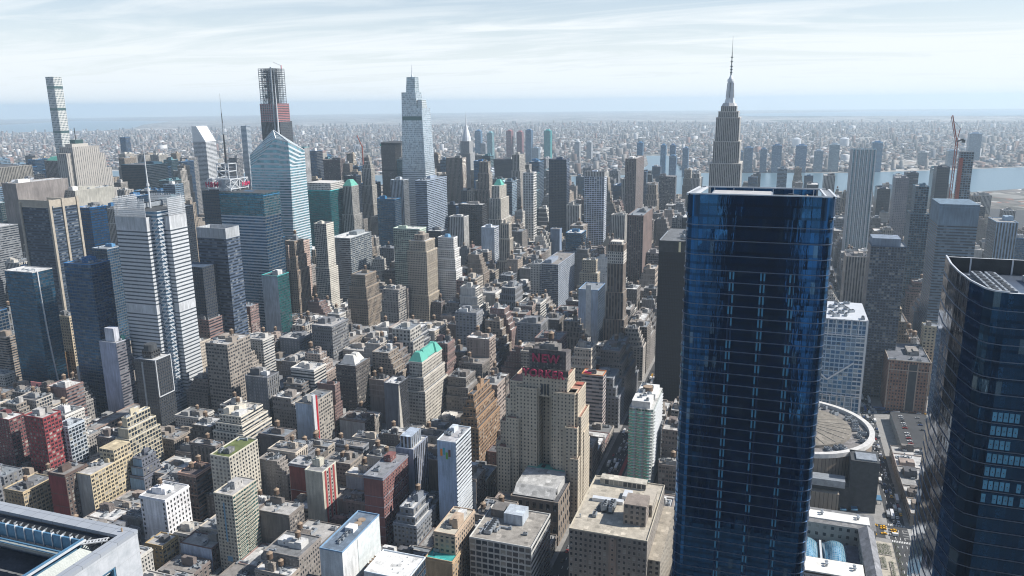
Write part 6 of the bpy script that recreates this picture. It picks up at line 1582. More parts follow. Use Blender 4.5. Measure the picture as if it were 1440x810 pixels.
plain('bright_copper', (.09, .36, .29), .6, var=.12, scale=.3)
hip(t, -hx+4, -hy+4, -hx+20, hy-3, z+.6, 9, 5, 'bright_copper'); hip(t, -hx+16, -hy+6, hx-5, hy-5, z+.6, 8.5, 4.5, 'bright_copper'); hip(t, hx-18, -hy+3.5, hx-4, hy-3, z+.5, 9, 5, 'bright_copper')
t, hx, hy, h, z = put('mansard', 'loft_tower', 'loft building', 'dark brown loft tower with pale grey flared mansard roofs', 'loft_wall', 'loft_wall', (.085, .075, .07), bulk=0, clutter=0, tank=0)
hip(t, -hx+4, -hy+3, 0, hy-3, z+.5, 9, 4, 'stone_trim', (.5, .49, .46), 'mansard_roof'); hip(t, -2, -hy+5, hx-3, hy-5, z+.5, 8, 4, 'stone_trim', (.5, .49, .46), 'mansard_roof')
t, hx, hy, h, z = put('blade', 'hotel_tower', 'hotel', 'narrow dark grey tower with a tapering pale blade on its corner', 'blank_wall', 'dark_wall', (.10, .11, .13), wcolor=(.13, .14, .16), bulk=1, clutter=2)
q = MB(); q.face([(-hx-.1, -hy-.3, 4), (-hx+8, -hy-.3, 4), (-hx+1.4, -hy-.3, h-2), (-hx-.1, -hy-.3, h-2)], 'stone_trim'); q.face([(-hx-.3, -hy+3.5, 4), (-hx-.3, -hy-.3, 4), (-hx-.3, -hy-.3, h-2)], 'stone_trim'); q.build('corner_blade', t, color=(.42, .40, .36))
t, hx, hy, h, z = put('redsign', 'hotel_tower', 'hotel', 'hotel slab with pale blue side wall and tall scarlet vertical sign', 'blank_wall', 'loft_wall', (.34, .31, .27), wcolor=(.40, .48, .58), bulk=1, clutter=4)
q = MB(); q.box(-hx+.5, -hy-1.6, 8, -hx+5, -hy-.02, h+8, 'white_metal'); q.build('sign_wall', t)
plain('scarlet', (.36, .02, .03), .5, var=.05)
q = MB(); q.box(-hx+5, -hy-1.8, 6, -hx+7.8, -hy-.02, h+6, 'scarlet'); q.build('vertical_sign', t)
put('whiteres', 'apartment_tower', 'apartment building', 'white brick stepped apartment tower with dark ribbon windows at the left centre', 'punched_wall', 'ribbon_wall', (.56, .52, .44), tiers=sb(H_('whiteres'), (.75, 2), (.88, 5)), bulk=3, clutter=5, tank=1, roofc=(.5, .47, .42))
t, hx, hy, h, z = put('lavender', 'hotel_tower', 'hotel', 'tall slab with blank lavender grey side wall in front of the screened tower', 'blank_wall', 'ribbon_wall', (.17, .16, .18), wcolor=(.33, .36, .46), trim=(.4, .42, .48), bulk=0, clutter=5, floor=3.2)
q = MB(); q.box(-5, -hy+6, z, 3, hy-5, z+15, 'blank_wall', 'stone_trim'); q.build('bulkhead', t, color=(.52, .54, .60))
q = MB(); q.box(3.2, -hy+2, z, 6, -hy+6, z+5, 'copper_green'); q.build('roof_shed', t)
t, hx, hy, h, z = put('darkframe', 'apartment_tower', 'apartment building', 'charcoal apartment tower with white outlined side and black domed top', 'dark_wall', 'dark_wall', (.07, .09, .12), bulk=0, clutter=0, bay=3, floor=3.3)
q = MB(); q.box(-6, -5, z, 6, 7, z+8, 'dark_wall', 'deck_dark'); q.cyl(0, 1, z+8, z+14, 6.5, 6, 'deck_dark', 14); q.build('domed_top', t, color=(.03, .03, .035))
q = MB()
for a, b_ in (((-hx+1, h), (hx-1, h)), ((-hx+1, h), (-hx+1, h-40)), ((hx-1, h), (hx-1, h-40)), ((-hx+1, h-40), (hx-1, h-40))): q.bar((a[0], -hy-.2, a[1]), (b_[0], -hy-.2, b_[1]), .45, 'white_metal')
q.build('white_outline', t); q = MB(); q.box(-hx-.3, 2, 8, -hx-.02, 4, h-3, 'metal_unit'); q.build('vertical_strip', t)
# bus terminal style low slab, gold crossed building
m, nt, b = newmat('gold_lattice_wall'); n = NB(nt)
uv = nt.nodes.new('ShaderNodeTexCoord').outputs['UV']; sp = nt.nodes.new('ShaderNodeSeparateXYZ'); nt.links.new(uv, sp.inputs[0])
d1 = n.m('LESS_THAN', n.m('ABSOLUTE', n.m('SUBTRACT', n.m('FRACT', n.m('ADD', sp.outputs[0], sp.outputs[1])), .5)), .10); d2 = n.m('LESS_THAN', n.m('ABSOLUTE', n.m('SUBTRACT', n.m('FRACT', n.m('SUBTRACT', sp.outputs[0], sp.outputs[1])), .5)), .10)
nn = n.m('GREATER_THAN', n.noise(.05, 2, P(nt)), .5)
nt.links.new(n.mix(n.m('MULTIPLY', n.m('MAXIMUM', d1, d2), nn), (.085, .045, .03), (.28, .17, .05)), b.inputs['Base Color']); b.inputs['Roughness'].default_value = .6
put('goldpat', 'theatre_block', 'building', 'low dark bronze block patterned with gold crossed lattice', 'gold_lattice_wall', 'gold_lattice_wall', (.1, .06, .04), roofc=(.26, .26, .25), clutter=10, bay=4, floor=4, trim=(.2, .16, .1))
put('darkstripe', 'office_tower', 'office tower', 'striped dark office tower cut by the left edge', 'ribbon_wall', 'ribbon_wall', (.22, .23, .24), clutter=6, roofc=(.5, .5, .5))
t, hx, hy, h, z = put('westin', 'hotel_tower', 'hotel', 'dark blue hotel tower with tilted pale roof frame and white curved line down its side', 'glass_wall', 'glass_wall', (.06, .24, .42), bulk=0, clutter=5, trim=(.5, .5, .5))
q = MB()
for k in range(30):
    t0, t1 = k/30, (k+1)/30; f = lambda t_: (-hx+6+7*t_**2, -hy-.5, h*.95*(1-t_)+8)
    q.bar(f(t0), f(t1), .6, 'white_metal')
q.build('curved_fin', t)
t, hx, hy, h, z = put('astor', 'office_tower', 'office tower', 'massive dark tower with beige stone fins and sculpted beige crown', 'ribbon_wall', 'ribbon_wall', (.045, .07, .11), bulk=1, clutter=8, trim=(.38, .34, .27))
q = MB()
for (a, b_) in ((-hx-1.5, hy-4), (-hx-1.5, -hy-1.5), (hx-3, -hy-1.5), (-4, -hy-1.5)): q.box(a, b_, 0, a+3.2, b_+3.2, h+(10 if b_ < 0 else 6), 'stone_trim')
q.box(-hx, -hy, h+.1, hx, -hy+2, h+9, 'stone_trim'); q.box(-hx, -hy+2.1, h+.1, -hx+2, hy, h+9, 'stone_trim'); q.box(hx-2, -hy+2.1, h+.1, hx, hy, h+7, 'stone_trim'); q.build('stone_fin', t, color=(.37, .33, .27))
put('eleven', 'office_tower', 'office tower', 'dark glossy blue office tower left of the screened tower', 'glass_wall', 'glass_wall', (.03, .14, .32), clutter=6)
put('glassbeh', 'office_tower', 'office tower', 'blue grey glass tower with pale rounded top wedged beside the screened tower', 'glass_wall', 'glass_wall', (.10, .26, .46), clutter=6, trim=(.4, .45, .5))
put('beigesm', 'apartment_building', 'building', 'sunlit beige building with arched top between dark towers at the left', 'punched_wall', 'punched_wall', (.46, .38, .27), clutter=4)
put('navylit', 'office_tower', 'office tower', 'navy tower with scattered pale lit panels behind the fin crowned tower', 'dark_wall', 'dark_wall', (.01, .12, .32), clutter=6)
t, hx, hy, h, z = put('dishbox', 'office_tower', 'office tower', 'brown grey slab carrying white satellite dishes on its roof', 'blank_wall', 'blank_wall', (.21, .19, .18), clutter=4)
for k in range(4):
    q = MB(); q.cyl(0, 0, 0, 3, .4, .4, 'metal_unit', 6); q.cyl(0, 0, 3, 5, .6, 4, 'white_metal', 14); o = q.build('satellite_dish', t, (-hx+10+k*12, -2, z)); o.rotation_euler = (0, -.5, 0)
put('beigeback', 'office_tower', 'office tower', 'flat topped olive beige tower behind the dish roof at the left edge', 'vertical_wall', 'vertical_wall', (.27, .26, .235), clutter=5)
t, hx, hy, h, z = put('box3', 'office_tower', 'office tower', 'beige tower with small green hipped roof left of the limestone slab', 'pier_wall', 'pier_wall', (.30, .27, .25), clutter=0, bulk=0)
hip(t, -hx+2, -hy+2, hx-2, hy-2, z+.3, 8, 8, 'copper_green')
put('concrete', 'office_tower', 'office tower', 'blank woven looking concrete block below the limestone slab', 'punched_wall', 'blank_wall', (.36, .35, .31), clutter=12, roofc=(.5, .5, .48), bulk=3)
t, hx, hy, h, z = put('darkbox266', 'office_tower', 'office tower', 'dark blue banded office tower with pale grey box crown right of the screened tower', 'ribbon_wall', 'ribbon_wall', (.07, .10, .155), clutter=5, bulk=0, trim=(.36, .38, .40), floor=4)
q = MB(); q.ring(rect(-hx, -hy, hx, hy), h+.1, rect(-hx, -hy, hx, hy), h+12, 'blank_wall'); q.ring(rect(-hx+1, -hy+1, hx-1, hy-1)[::-1], h+.1, rect(-hx+1, -hy+1, hx-1, hy-1)[::-1], h+12, 'blank_wall')
for a, b_ in (((-hx, -hy), (hx, -hy+1)), ((-hx, hy-1), (hx, hy)), ((-hx, -hy+1), (-hx+1, hy-1)), ((hx-1, -hy+1), (hx, hy-1))): q.face([(a[0], a[1], h+12), (b_[0], a[1], h+12), (b_[0], b_[1], h+12), (a[0], b_[1], h+12)], 'stone_trim')
q.build('crown_screen', t, color=(.40, .42, .44))
q = MB(); q.box(-hx-26, -4, 0, -hx-.1, hy+18, h*.82, 'dark_wall', 'roof_surface'); q.build('lower_wing', t, color=(.05, .08, .13))
t, hx, hy, h, z = put('bluestripe', 'office_tower', 'office tower', 'tall navy tower with fine white horizontal stripes in front of the sloped glass tower', 'glass_band_wall', 'glass_wall', (.02, .14, .30), clutter=4, floor=4.3)
q = MB(); q.box(-hx-.1, -hy-.1, h-30, hx+.1, hy+.1, h+3, 'glass_wall', 'deck_dark'); q.build('glass_crown', t, color=(.06, .26, .36))
put('grace', 'office_tower', 'office tower', 'pale tower with teal glass top band right of the sloped glass tower', 'vertical_wall', 'vertical_wall', (.46, .46, .47), clutter=3, trim=(.12, .35, .38), roofc=(.12, .3, .32))
put('bluesm', 'office_tower', 'office tower', 'small dark blue tower beside the teal banded tower', 'glass_wall', 'glass_wall', (.10, .16, .26))
put('browndark', 'office_tower', 'office tower', 'low wide dark brown slab near the skyline left of the pale green roofed tower', 'pier_wall', 'pier_wall', (.11, .08, .08))
t, hx, hy, h, z = put('teal', 'office_tower', 'office tower', 'deep teal green glass office tower with white box on top', 'teal_wall' if 'teal_wall' in MATS else 'glass_wall', 'glass_wall', (.0, .36, .38), clutter=0, bulk=0, roofc=(.5, .5, .5))
q = MB(); q.box(-hx+10, -hy+4, z, hx-2, hy-6, z+14, 'loft_wall', 'stone_trim'); q.build('roof_box', t, color=(.55, .53, .5))
t, hx, hy, h, z = put('greenpyr', 'office_tower', 'office tower', 'grey stone tower with dull green pyramid roof right of the teal tower', 'pier_wall', 'pier_wall', (.36, .35, .33), clutter=0, bulk=0, tiers=sb(H_('greenpyr'), (.7, 3)))
hip(t, -hx+3, -hy+3, hx-3, hy-3, z+.5, 12, 7, 'copper_green')
put('five00', 'office_tower', 'office tower', 'slim cream stepped art deco tower right of the green pyramid', 'pier_wall', 'pier_wall', (.42, .40, .36), tiers=sb(H_('five00'), (.55, 2), (.75, 4), (.93, 6), (.97, 8)), clutter=0, bulk=0)
put('palesm', 'office_tower', 'office tower', 'small pale blue fronted tower at the foot of the tapering glass tower', 'vertical_wall', 'glass_wall', (.50, .56, .62))
put('bluestripe2', 'office_tower', 'office tower', 'broad steel blue banded tower right of the tapering glass tower', 'ribbon_wall', 'ribbon_wall', (.28, .34, .42), clutter=5)
put('lincoln', 'office_tower', 'office tower', 'brown stone slab left of the silver crowned tower', 'pier_wall', 'pier_wall', (.30, .25, .21))
put('brown2', 'office_tower', 'office tower', 'brown stepped stone tower just right of the silver crowned tower', 'pier_wall', 'pier_wall', (.28, .23, .19), tiers=sb(H_('brown2'), (.7, 2), (.88, 5)))
t, hx, hy, h, z = put('greenpyramid', 'office_tower', 'office tower', 'cream stone tower with bright green pyramid cap, centre of the skyline', 'pier_wall', 'pier_wall', (.56, .52, .45), clutter=0, bulk=0, tiers=sb(H_('greenpyramid'), (.6, 3), (.85, 7)))
hip(t, -9, -9, 9, 9, z+.5, 12, 6, 'bright_copper')
put('navyfar', 'office_tower', 'office tower', 'dark navy slab on the skyline behind the green pyramid cap', 'dark_wall', 'dark_wall', (.03, .05, .09))
t, hx, hy, h, z = put('slender740', 'apartment_tower', 'apartment building', 'very slender white tower with staggered balconies right of centre', 'punched_wall', 'grid_wall', (.72, .71, .68), clutter=0, bay=6, floor=6)
put('navy772', 'office_tower', 'office tower', 'broad dark navy glass slab right of the slender white tower', 'dark_wall', 'dark_wall', (.03, .06, .12), clutter=3)
t, hx, hy, h, z = put('white822', 'office_tower', 'office tower', 'tall pale blue white gridded tower with columned crown', 'grid_wall', 'grid_wall', (.62, .68, .78), clutter=2, bay=5.5, floor=4.4)
q = MB(); q.box(-hx-.2, -hy-.2, h-9, hx+.2, hy+.2, h+2, 'vertical_wall', 'deck_dark'); q.build('crown', t, color=(.55, .54, .52))
put('brown884', 'apartment_tower', 'apartment building', 'brown double tower right of the pale gridded tower', 'pier_wall', 'pier_wall', (.20, .16, .15), clutter=3)
put('box927', 'apartment_tower', 'apartment building', 'squat brown black block near the river left of the antenna tower', 'grid_wall', 'grid_wall', (.14, .13, .14))
put('blue774', 'loft_building', 'building', 'blank steel blue slab standing free among low roofs at centre', 'blank_wall', 'blank_wall', (.18, .24, .34), bulk=0)
t, hx, hy, h, z = put('nelson', 'office_tower', 'office tower', 'tall brown piered tower with white stepped crown left of the black tower', 'vertical_wall', 'vertical_wall', (.26, .21, .17), tiers=sb(H_('nelson'), (.45, 2), (.65, 3.2)), clutter=0, bulk=0)
q = MB()
for i, (z0, z1, ins) in enumerate(((h-24, h-9, 3), (h-9, h-2, 4.2), (h-2, h+3, 6))): q.ring(rect(-hx+ins, -hy+ins, hx-ins, hy-ins), z0, rect(-hx+ins, -hy+ins, hx-ins, hy-ins), z1, 'punched_wall', 2.4, 3.8); q.cap(rect(-hx+ins, -hy+ins, hx-ins, hy-ins), z1, 'stone_trim')
q.build('white_crown', t, color=(.62, .58, .52))
t, hx, hy, h, z = put('brown890', 'loft_building', 'building', 'dark brown loft with plain maroon side below the twin brown towers', 'pier_wall', 'blank_wall', (.15, .11, .10), clutter=4)
put('apt760', 'apartment_slab', 'apartment building', 'slate blue apartment slab with balcony grid at centre', 'grid_wall', 'punched_wall', (.24, .28, .34), bay=3.2, floor=3)
put('beige808', 'loft_tower', 'loft building', 'sand coloured stepped tower behind the white and blue slab', 'punched_wall', 'punched_wall', (.38, .33, .25), tiers=sb(H_('beige808'), (.5, 3), (.7, 6), (.85, 9)))
t, hx, hy, h, z = put('whiteblue', 'hotel_tower', 'hotel', 'blank white and pale blue slab tower in front of the sand stepped tower', 'blank_wall', 'glass_wall', (.16, .26, .40), wcolor=(.46, .53, .62), bulk=0, clutter=2)
q = MB(); q.box(-hx-.5, -4, 10, -hx-.02, 3, h+6, 'stone_trim'); q.build('white_spine', t, color=(.66, .66, .64))
put('slender439', 'hotel_tower', 'hotel', 'slim sunlit white tower in front of the teal tower', 'grid_wall', 'punched_wall', (.60, .57, .50), tiers=sb(H_('slender439'), (.55, 2)), bay=3, floor=3.2, clutter=0)
put('glassbox', 'office_tower', 'office tower', 'square grey green glass box tower with white roof at the centre left', 'ribbon_wall', 'grid_wall', (.26, .29, .31), roofc=(.62, .62, .60), bay=3, floor=3.5, clutter=3)
put('brown487', 'loft_tower', 'loft building', 'brown stepped loft tower in front of the square glass box', 'punched_wall', 'pier_wall', (.27, .22, .17), tiers=sb(H_('brown487'), (.6, 2.5), (.8, 5)), tank=1)
put('palegreen', 'loft_tower', 'loft building', 'pale mint green tower with flat white roof at centre', 'grid_wall', 'punched_wall', (.44, .52, .44), roofc=(.6, .6, .56), clutter=3)
t, hx, hy, h, z = put('bigbeigem', 'loft_tower', 'loft building', 'large tan shaft with arched stone crown, the tallest masonry tower at centre', 'punched_wall', 'pier_wall', (.42, .36, .28), tiers=sb(H_('bigbeigem'), (.35, 1.5), (.88, 4)), bulk=0, clutter=0, bay=2.8)
q = MB(); q.ring(rect(-10, -8, 10, 8), z, rect(-10, -8, 10, 8), z+9, 'pier_wall', 2.4, 9); q.cap(rect(-10, -8, 10, 8), z+9, 'roof_surface'); q.cyl(0, 0, z+9, z+13, 6, 5, 'stone_trim', 8); q.build('crown', t, color=(.30, .26, .22))
t, hx, hy, h, z = put('whiteset', 'loft_tower', 'loft building', 'white terraced tower with blue domed cap right of the tan shaft', 'paired_wall', 'paired_wall', (.66, .65, .63), tiers=sb(H_('whiteset'), (.6, 1.5), (.74, 3), (.86, 5)), bulk=0, clutter=0)
q = MB(); q.cyl(0, 0, z, z+5, 6, 4, 'blue_metal', 10); q.build('domed_cap', t)
put('pinkbox', 'loft_building', 'building', 'small pinkish building wedged between the dark tower and the teal tower', 'punched_wall', 'punched_wall', (.44, .33, .28))
put('brown402', 'loft_tower', 'loft building', 'brown and cream stepped tower left of the slim white tower', 'punched_wall', 'pier_wall', (.28, .22, .17), tiers=sb(H_('brown402'), (.65, 2), (.82, 4.5)), tank=1)
t, hx, hy, h, z = put('paleteal', 'hotel_tower', 'hotel', 'pale grey slab with turquoise glass side left of centre', 'blank_wall', 'glass_wall', (.06, .34, .34), wcolor=(.42, .48, .52), clutter=2)
put('blackbox', 'office_tower', 'office tower', 'plain black glass office box at the centre', 'dark_wall', 'dark_wall', (.015, .02, .03), bulk=1)
put('whsm631', 'office_tower', 'office tower', 'small white tower with terracotta neighbour left of the black box', 'vertical_wall', 'vertical_wall', (.56, .55, .53))
put('beige700', 'loft_tower', 'loft building', 'sunlit cream ribbed tower right of the black box', 'vertical_wall', 'vertical_wall', (.46, .41, .34), tiers=sb(H_('beige700'), (.5, 3), (.8, 5)))
put('whblue680', 'hotel_tower', 'hotel', 'narrow blue white hotel just right of the black box', 'blank_wall', 'grid_wall', (.50, .55, .62))
put('dkblue530', 'office_tower', 'office tower', 'dark blue glass tower below the octagonal slab', 'glass_wall', 'glass_wall', (.03, .16, .32), clutter=2)
t, hx, hy, h, z = put('madison', 'apartment_tower', 'apartment building', 'tall blue tower with white vertical fins and scalloped crown right of the blue tower', 'glass_pier_wall', 'glass_pier_wall', (.14, .32, .42), bulk=0, clutter=0, bay=6, floor=3.6)
q = MB()
for k in range(7):
    yy = -hy+1.5+k*(2*hy-3)/6; q.box(-hx-1.2, yy-.7, 20, -hx-.02, yy+.7, h+1+3*math.sin(k/6*math.pi), 'white_metal')
for k in range(5): xx = -hx+3+k*(2*hx-6)/4; q.box(xx-.7, hy+.02, 20, xx+.7, hy+1.2, h+2, 'white_metal')
q.build('white_fin', t)
put('dk1255', 'office_tower', 'office tower', 'dark slate apartment tower right of the finned tower', 'grid_wall', 'grid_wall', (.12, .15, .19))
put('dk1262', 'apartment_tower', 'apartment building', 'grey block half hidden behind the finned tower', 'punched_wall', 'punched_wall', (.22, .22, .25))
put('dk1300', 'apartment_tower', 'apartment building', 'very dark slim tower against the river', 'dark_wall', 'dark_wall', (.02, .04, .07))
t, hx, hy, h, z = put('navy1220', 'apartment_tower', 'apartment building', 'wide speckled navy tower with slate top box right of the blue tower', 'grid_wall', 'grid_wall', (.045, .08, .13), bulk=0, clutter=2, bay=3, floor=3.2)
q = MB(); q.box(-hx+2, -hy+6, z, hx-2, hy-1, z+9, 'blank_wall', 'roof_surface'); q.build('roof_box', t, color=(.20, .25, .32))
put('mid1265', 'apartment_tower', 'apartment building', 'teal grey stepped tower in the right distance above the speckled navy tower', 'grid_wall', 'grid_wall', (.10, .18, .24), tiers=sb(H_('mid1265'), (.8, 4)))
t, hx, hy, h, z = put('slate1310', 'hotel_tower', 'hotel', 'big slate blue ribbed tower with blank top band left of the dark glass tower roof', 'ribbon_wall', 'ribbon_wall', (.13, .20, .27), bulk=0, clutter=2, floor=4)
q = MB(); q.box(-hx-.1, -hy-.1, h-24, hx+.1, hy+.1, h+3, 'blank_wall', 'roof_surface'); q.build('blank_crown', t, color=(.14, .21, .28))
put('pale1390', 'apartment_tower', 'apartment building', 'pale blue grey tower with rounded white edge at the right', 'vertical_wall', 'glass_wall', (.30, .40, .50))
put('colon1180', 'office_block', 'office', 'sandy columned block just right of the blue tower', 'vertical_wall', 'vertical_wall', (.36, .32, .28), clutter=6)
t, hx, hy, h, z = put('brown1213', 'hotel_tower', 'hotel', 'ornate brown brick apartment hotel with turreted top above the round arena', 'punched_wall', 'punched_wall', (.25, .19, .14), bulk=0, clutter=3, tiers=sb(H_('brown1213'), (.8, 3)), bay=2.8, floor=3.2)
q = MB(); q.box(-hx+6, hy-34, z, -hx+24, hy-16, z+16, 'punched_wall', 'roof_surface'); q.box(-hx+3, hy-12, z, -hx+16, hy-3, z+9, 'punched_wall', 'roof_surface'); q.build('turret', t, color=(.33, .27, .18))
t, hx, hy, h, z = put('brick1240', 'office_block', 'office', 'square red brown brick block with cream trim and dark central recess', 'punched_wall', 'punched_wall', (.27, .145, .10), trim=(.45, .38, .3), clutter=12, roofc=(.14, .15, .17), bay=3, floor=3.6)
q = MB(); q.box(-hx-.2, -8, 2, -hx-.02, 0, h-4, 'deck_dark'); q.build('recess', t)  # flat panel on the wall, the shade of a recess put into its colour
q = MB()
for yy in (-hy+.5, -9, .2, hy-1.5): q.box(-hx-.45, yy, 2, -hx-.03, yy+1, h-3, 'stone_trim')
q.box(-hx-.45, -hy, h-12, -hx-.03, hy, h-11, 'stone_trim'); q.build('cream_trim', t, color=(.42, .33, .26))
put('tan1297', 'apartment_building', 'building', 'narrow pale tan tower at the left edge of the dark glass tower', 'punched_wall', 'punched_wall', (.44, .38, .27))
put('navyrock', 'office_tower', 'office tower', 'dark navy slab with teal side strip right of the limestone slab', 'dark_wall', 'glass_wall', (.02, .07, .11))
t, hx, hy, h, z = put('fartwin', 'office_tower', 'office tower', 'narrow far blue tower behind the limestone slab', 'glass_wall', 'glass_wall', (.10, .20, .34), bulk=0, clutter=0)
put('slender340', 'office_tower', 'office tower', 'thin grey tower on the skyline left of the unfinished tower', 'glass_band_wall', 'glass_band_wall', (.2, .28, .36), bulk=0, clutter=0)
x0, y0, x1, y1, h = BOX['citi']
t = thing('wedge_topped_tower', 'white tower with steep slanted wedge roof on the left skyline', 'office tower', (x0, y0, 0)); W_, D_ = x1-x0, y1-y0; h = 232
q = MB(); q.ring(rect(0, 0, W_, D_), 0, rect(0, 0, W_, D_), h, 'ribbon_wall', 4, 4); q.build('walls', t, color=(.60, .62, .64))
q = MB(); q.face([(0, 0, h), (W_, 0, h), (W_, D_*.62, h+47), (0, D_*.62, h+47)], 'white_metal'); q.face([(0, D_*.62, h+47), (W_, D_*.62, h+47), (W_, D_, h+47), (0, D_, h+47)], 'white_metal')
q.face([(0, D_, h), (0, 0, h), (0, D_*.62, h+47), (0, D_, h+47)], 'white_metal'); q.face([(W_, D_, h), (W_, D_, h+47), (W_, D_*.62, h+47), (W_, 0, h)], 'white_metal'); q.face([(0, D_, h), (0, D_, h+47), (W_, D_, h+47), (W_, D_, h)], 'white_metal'); q.build('wedge_roof', t)
facade('black_wall', .9, .62, obj_is='glass', wall=(.008, .010, .015), gmetal=.0, grough=.6, pb=.0, wrough=.5, stain=.1)
# black numbered tower
t = thing('office_tower', 'plain black office tower with pale number 1 near its top', 'office tower', (172, -62, -29))
q = MB(); q.ring(rect(0, 0, 88, 45), 29, rect(0, 0, 88, 45), 217, 'black_wall', 1.7, 3.8); q.build('walls', t, color=(.010, .014, .022))
q = MB(); q.ring(rect(-.2, -.2, 88.2, 45.2), 217, rect(-.2, -.2, 88.2, 45.2), 229, 'deck_dark'); q.build('top_band', t)
q = MB(); q.cap(rect(0, 0, 88, 45), 228, 'roof_surface'); q.build('roof', t, color=(.15, .16, .17))
plain('pale_letter', (.75, .66, .42), .5, var=.02)
letters('1', t, (-.5, 27, 218), 14, (0, -1, 0), 'pale_letter', .5, 'number_sign')
q = MB(); q.bar((-.8, 44, 229.4), (60, 44, 229.4), .4, 'metal_unit'); q.build('roof_rail', t)
for k in range(8): inst('air_unit', ME_AC, t, (8+k*9, 14+(k*5) % 14, 228), 0, scale=(2, 2, 2))
facade('blue_grid_wall', .82, .74, glass=(.03, .14, .30), pb=.3, blind=(.25, .34, .42), gmetal=.5)
# white framed tower over the station street
t = thing('office_tower', 'dark glass tower caught in a white frame with zigzag braces behind the round arena', 'office tower', (190, -224, 0))
q = MB(); q.ring(rect(0, 0, 72, 136), 0, rect(0, 0, 72, 136), 124, 'blue_grid_wall', 4.5, 4.6); q.build('walls', t, color=(.36, .46, .56))
q = MB(); q.cap(rect(0, 0, 72, 136), 123.5, 'roof_surface'); q.build('roof', t, color=(.20, .18, .165))
q = MB()
for z in (125, 109, 44): q.box(-.9, -.9, z-1, 72.9, 136.9, z, 'white_metal')
q.box(-1, -1, 0, 1, 1, 125, 'white_metal')
for k in range(20): q.box(-.9, k*7.1, 0, -.1, k*7.1+.8, 44, 'white_metal'); q.box(-.9, k*7.1, 109, -.1, k*7.1+.8, 125, 'white_metal')
for k in range(14): q.box(-.6, .1, 46+k*4.6, -.1, 9, 47+k*4.6, 'white_metal')
for k in range(5): q.bar((-.6, 9+k*24, 60 if k % 2 else 80), (-.6, 33+k*24, 80 if k % 2 else 60), .7, 'white_metal')
q.build('white_frame', t)
q = MB(); q.face([(-.3, 2, 45), (-.3, 136, 45), (-.3, 136, 108), (-.3, 2, 108)][::-1], 'white_lattice' if 'white_lattice' in MATS else 'green_glass') if False else None
for k in range(22): inst('roof_machine', ME_AC, t, (5+(k*13) % 62, 4+(k*29) % 60, 123.5), .4*k, scale=(2, 1.6, 2.2))
# crane on the rising tower at the right
t = thing('tower_under_construction', 'thin unfinished tower with orange hoist, at the far right by the river', 'skyscraper', (900, -444, 0))
q = MB(); q.ring(rect(0, 0, 18, 20), 0, rect(0, 0, 18, 20), 250, 'grid_wall', 4, 4); q.cap(rect(0, 0, 18, 20), 250, 'deck_dark'); q.build('walls', t, color=(.22, .30, .36))
q = MB(); q.box(-3, 16, 0, -.6, 22, 240, 'tile_red'); q.build('hoist', t)
t = thing('tower_crane', 'orange tower crane with raised jib above the thin unfinished tower', 'crane', (893, -414, 0))
q = MB(); s_ = 1.6
for a in (-s_, s_):
    for b_ in (-s_, s_): q.bar((a, b_, 0), (a, b_, 268), .35, 'tile_red')
for k in range(44):
    z = k*6; q.bar((-s_, -s_, z), (-s_, s_, z+6), .22, 'tile_red'); q.bar((-s_, s_, z), (s_, s_, z+6), .22, 'tile_red')
q.build('mast', t)
q = MB(); q.bar((0, 0, 268), (-6, 12, 312), .8, 'tile_red'); q.bar((0, 2, 267), (-6, 14, 310), .5, 'tile_red'); q.build('jib', t)
q = MB(); q.bar((0, 0, 268), (3, -10, 272), 1.2, 'dark_metal'); q.box(1, -13, 266, 5, -8, 271, 'dark_metal'); q.bar((0, 0, 268), (0, -3, 290), .5, 'tile_red'); q.bar((0, -3, 290), (-5, 9, 303), .15, 'dark_metal'); q.build('counterweight', t)
t = thing('construction_crane', 'red construction crane rising above the far middle skyline', 'crane', (1180, 900, 0))
q = MB(); q.cyl(0, 0, 0, 236, 1.5, 1.5, 'tile_red', 6); q.build('mast', t); q = MB(); q.bar((0, 0, 232), (-6, 10, 262), .9, 'tile_red'); q.build('jib', t)
# pink billboard
t = thing('billboard', 'pink rooftop billboard with the number 15 near the left edge', 'billboard', (-32, 610, 30))
q = MB(); q.box(0, 0, 0, .8, 34, 14, 'car_paint'); q.build('panel', t, color=(.80, .30, .28)); q = MB()
for k in range(5): q.bar((.9, 2+k*7.5, -14), (3, 2+k*7.5, 12), .25, 'dark_metal')
q.build('frame', t); letters('15', t, (-.3, 28, 2.4), 13, (0, -1, 0), 'dark_metal', .3, 'number')

# ------------------------------------------------------------------ the rest of the blocks: one building per lot
WALLS = [((.30, .23, .165), 'tan brick'), ((.19, .15, .125), 'brown brick'), ((.15, .125, .105), 'umber'), ((.23, .20, .175), 'taupe'), ((.27, .22, .17), 'buff'), ((.42, .35, .26), 'cream'), ((.26, .235, .21), 'grey stone'), ((.15, .115, .10), 'dark brown'),
         ((.35, .31, .26), 'pale stone'), ((.22, .12, .10), 'red brick'), ((.18, .19, .21), 'slate grey'), ((.50, .47, .41), 'off white'), ((.32, .24, .19), 'fawn')]
TALL = [((.05, .16, .30), 'blue glass', 'glass_wall'), ((.03, .12, .26), 'navy glass', 'glass_wall'), ((.02, .04, .07), 'black glass', 'dark_wall'), ((.38, .36, .33), 'grey stone', 'pier_wall'), ((.30, .25, .20), 'brown stone', 'pier_wall'),
        ((.50, .48, .44), 'white stone', 'vertical_wall'), ((.14, .22, .30), 'steel blue', 'ribbon_wall'), ((.24, .24, .25), 'charcoal', 'grid_wall'), ((.10, .22, .26), 'green glass', 'glass_wall'), ((.40, .34, .27), 'sand', 'pier_wall')]
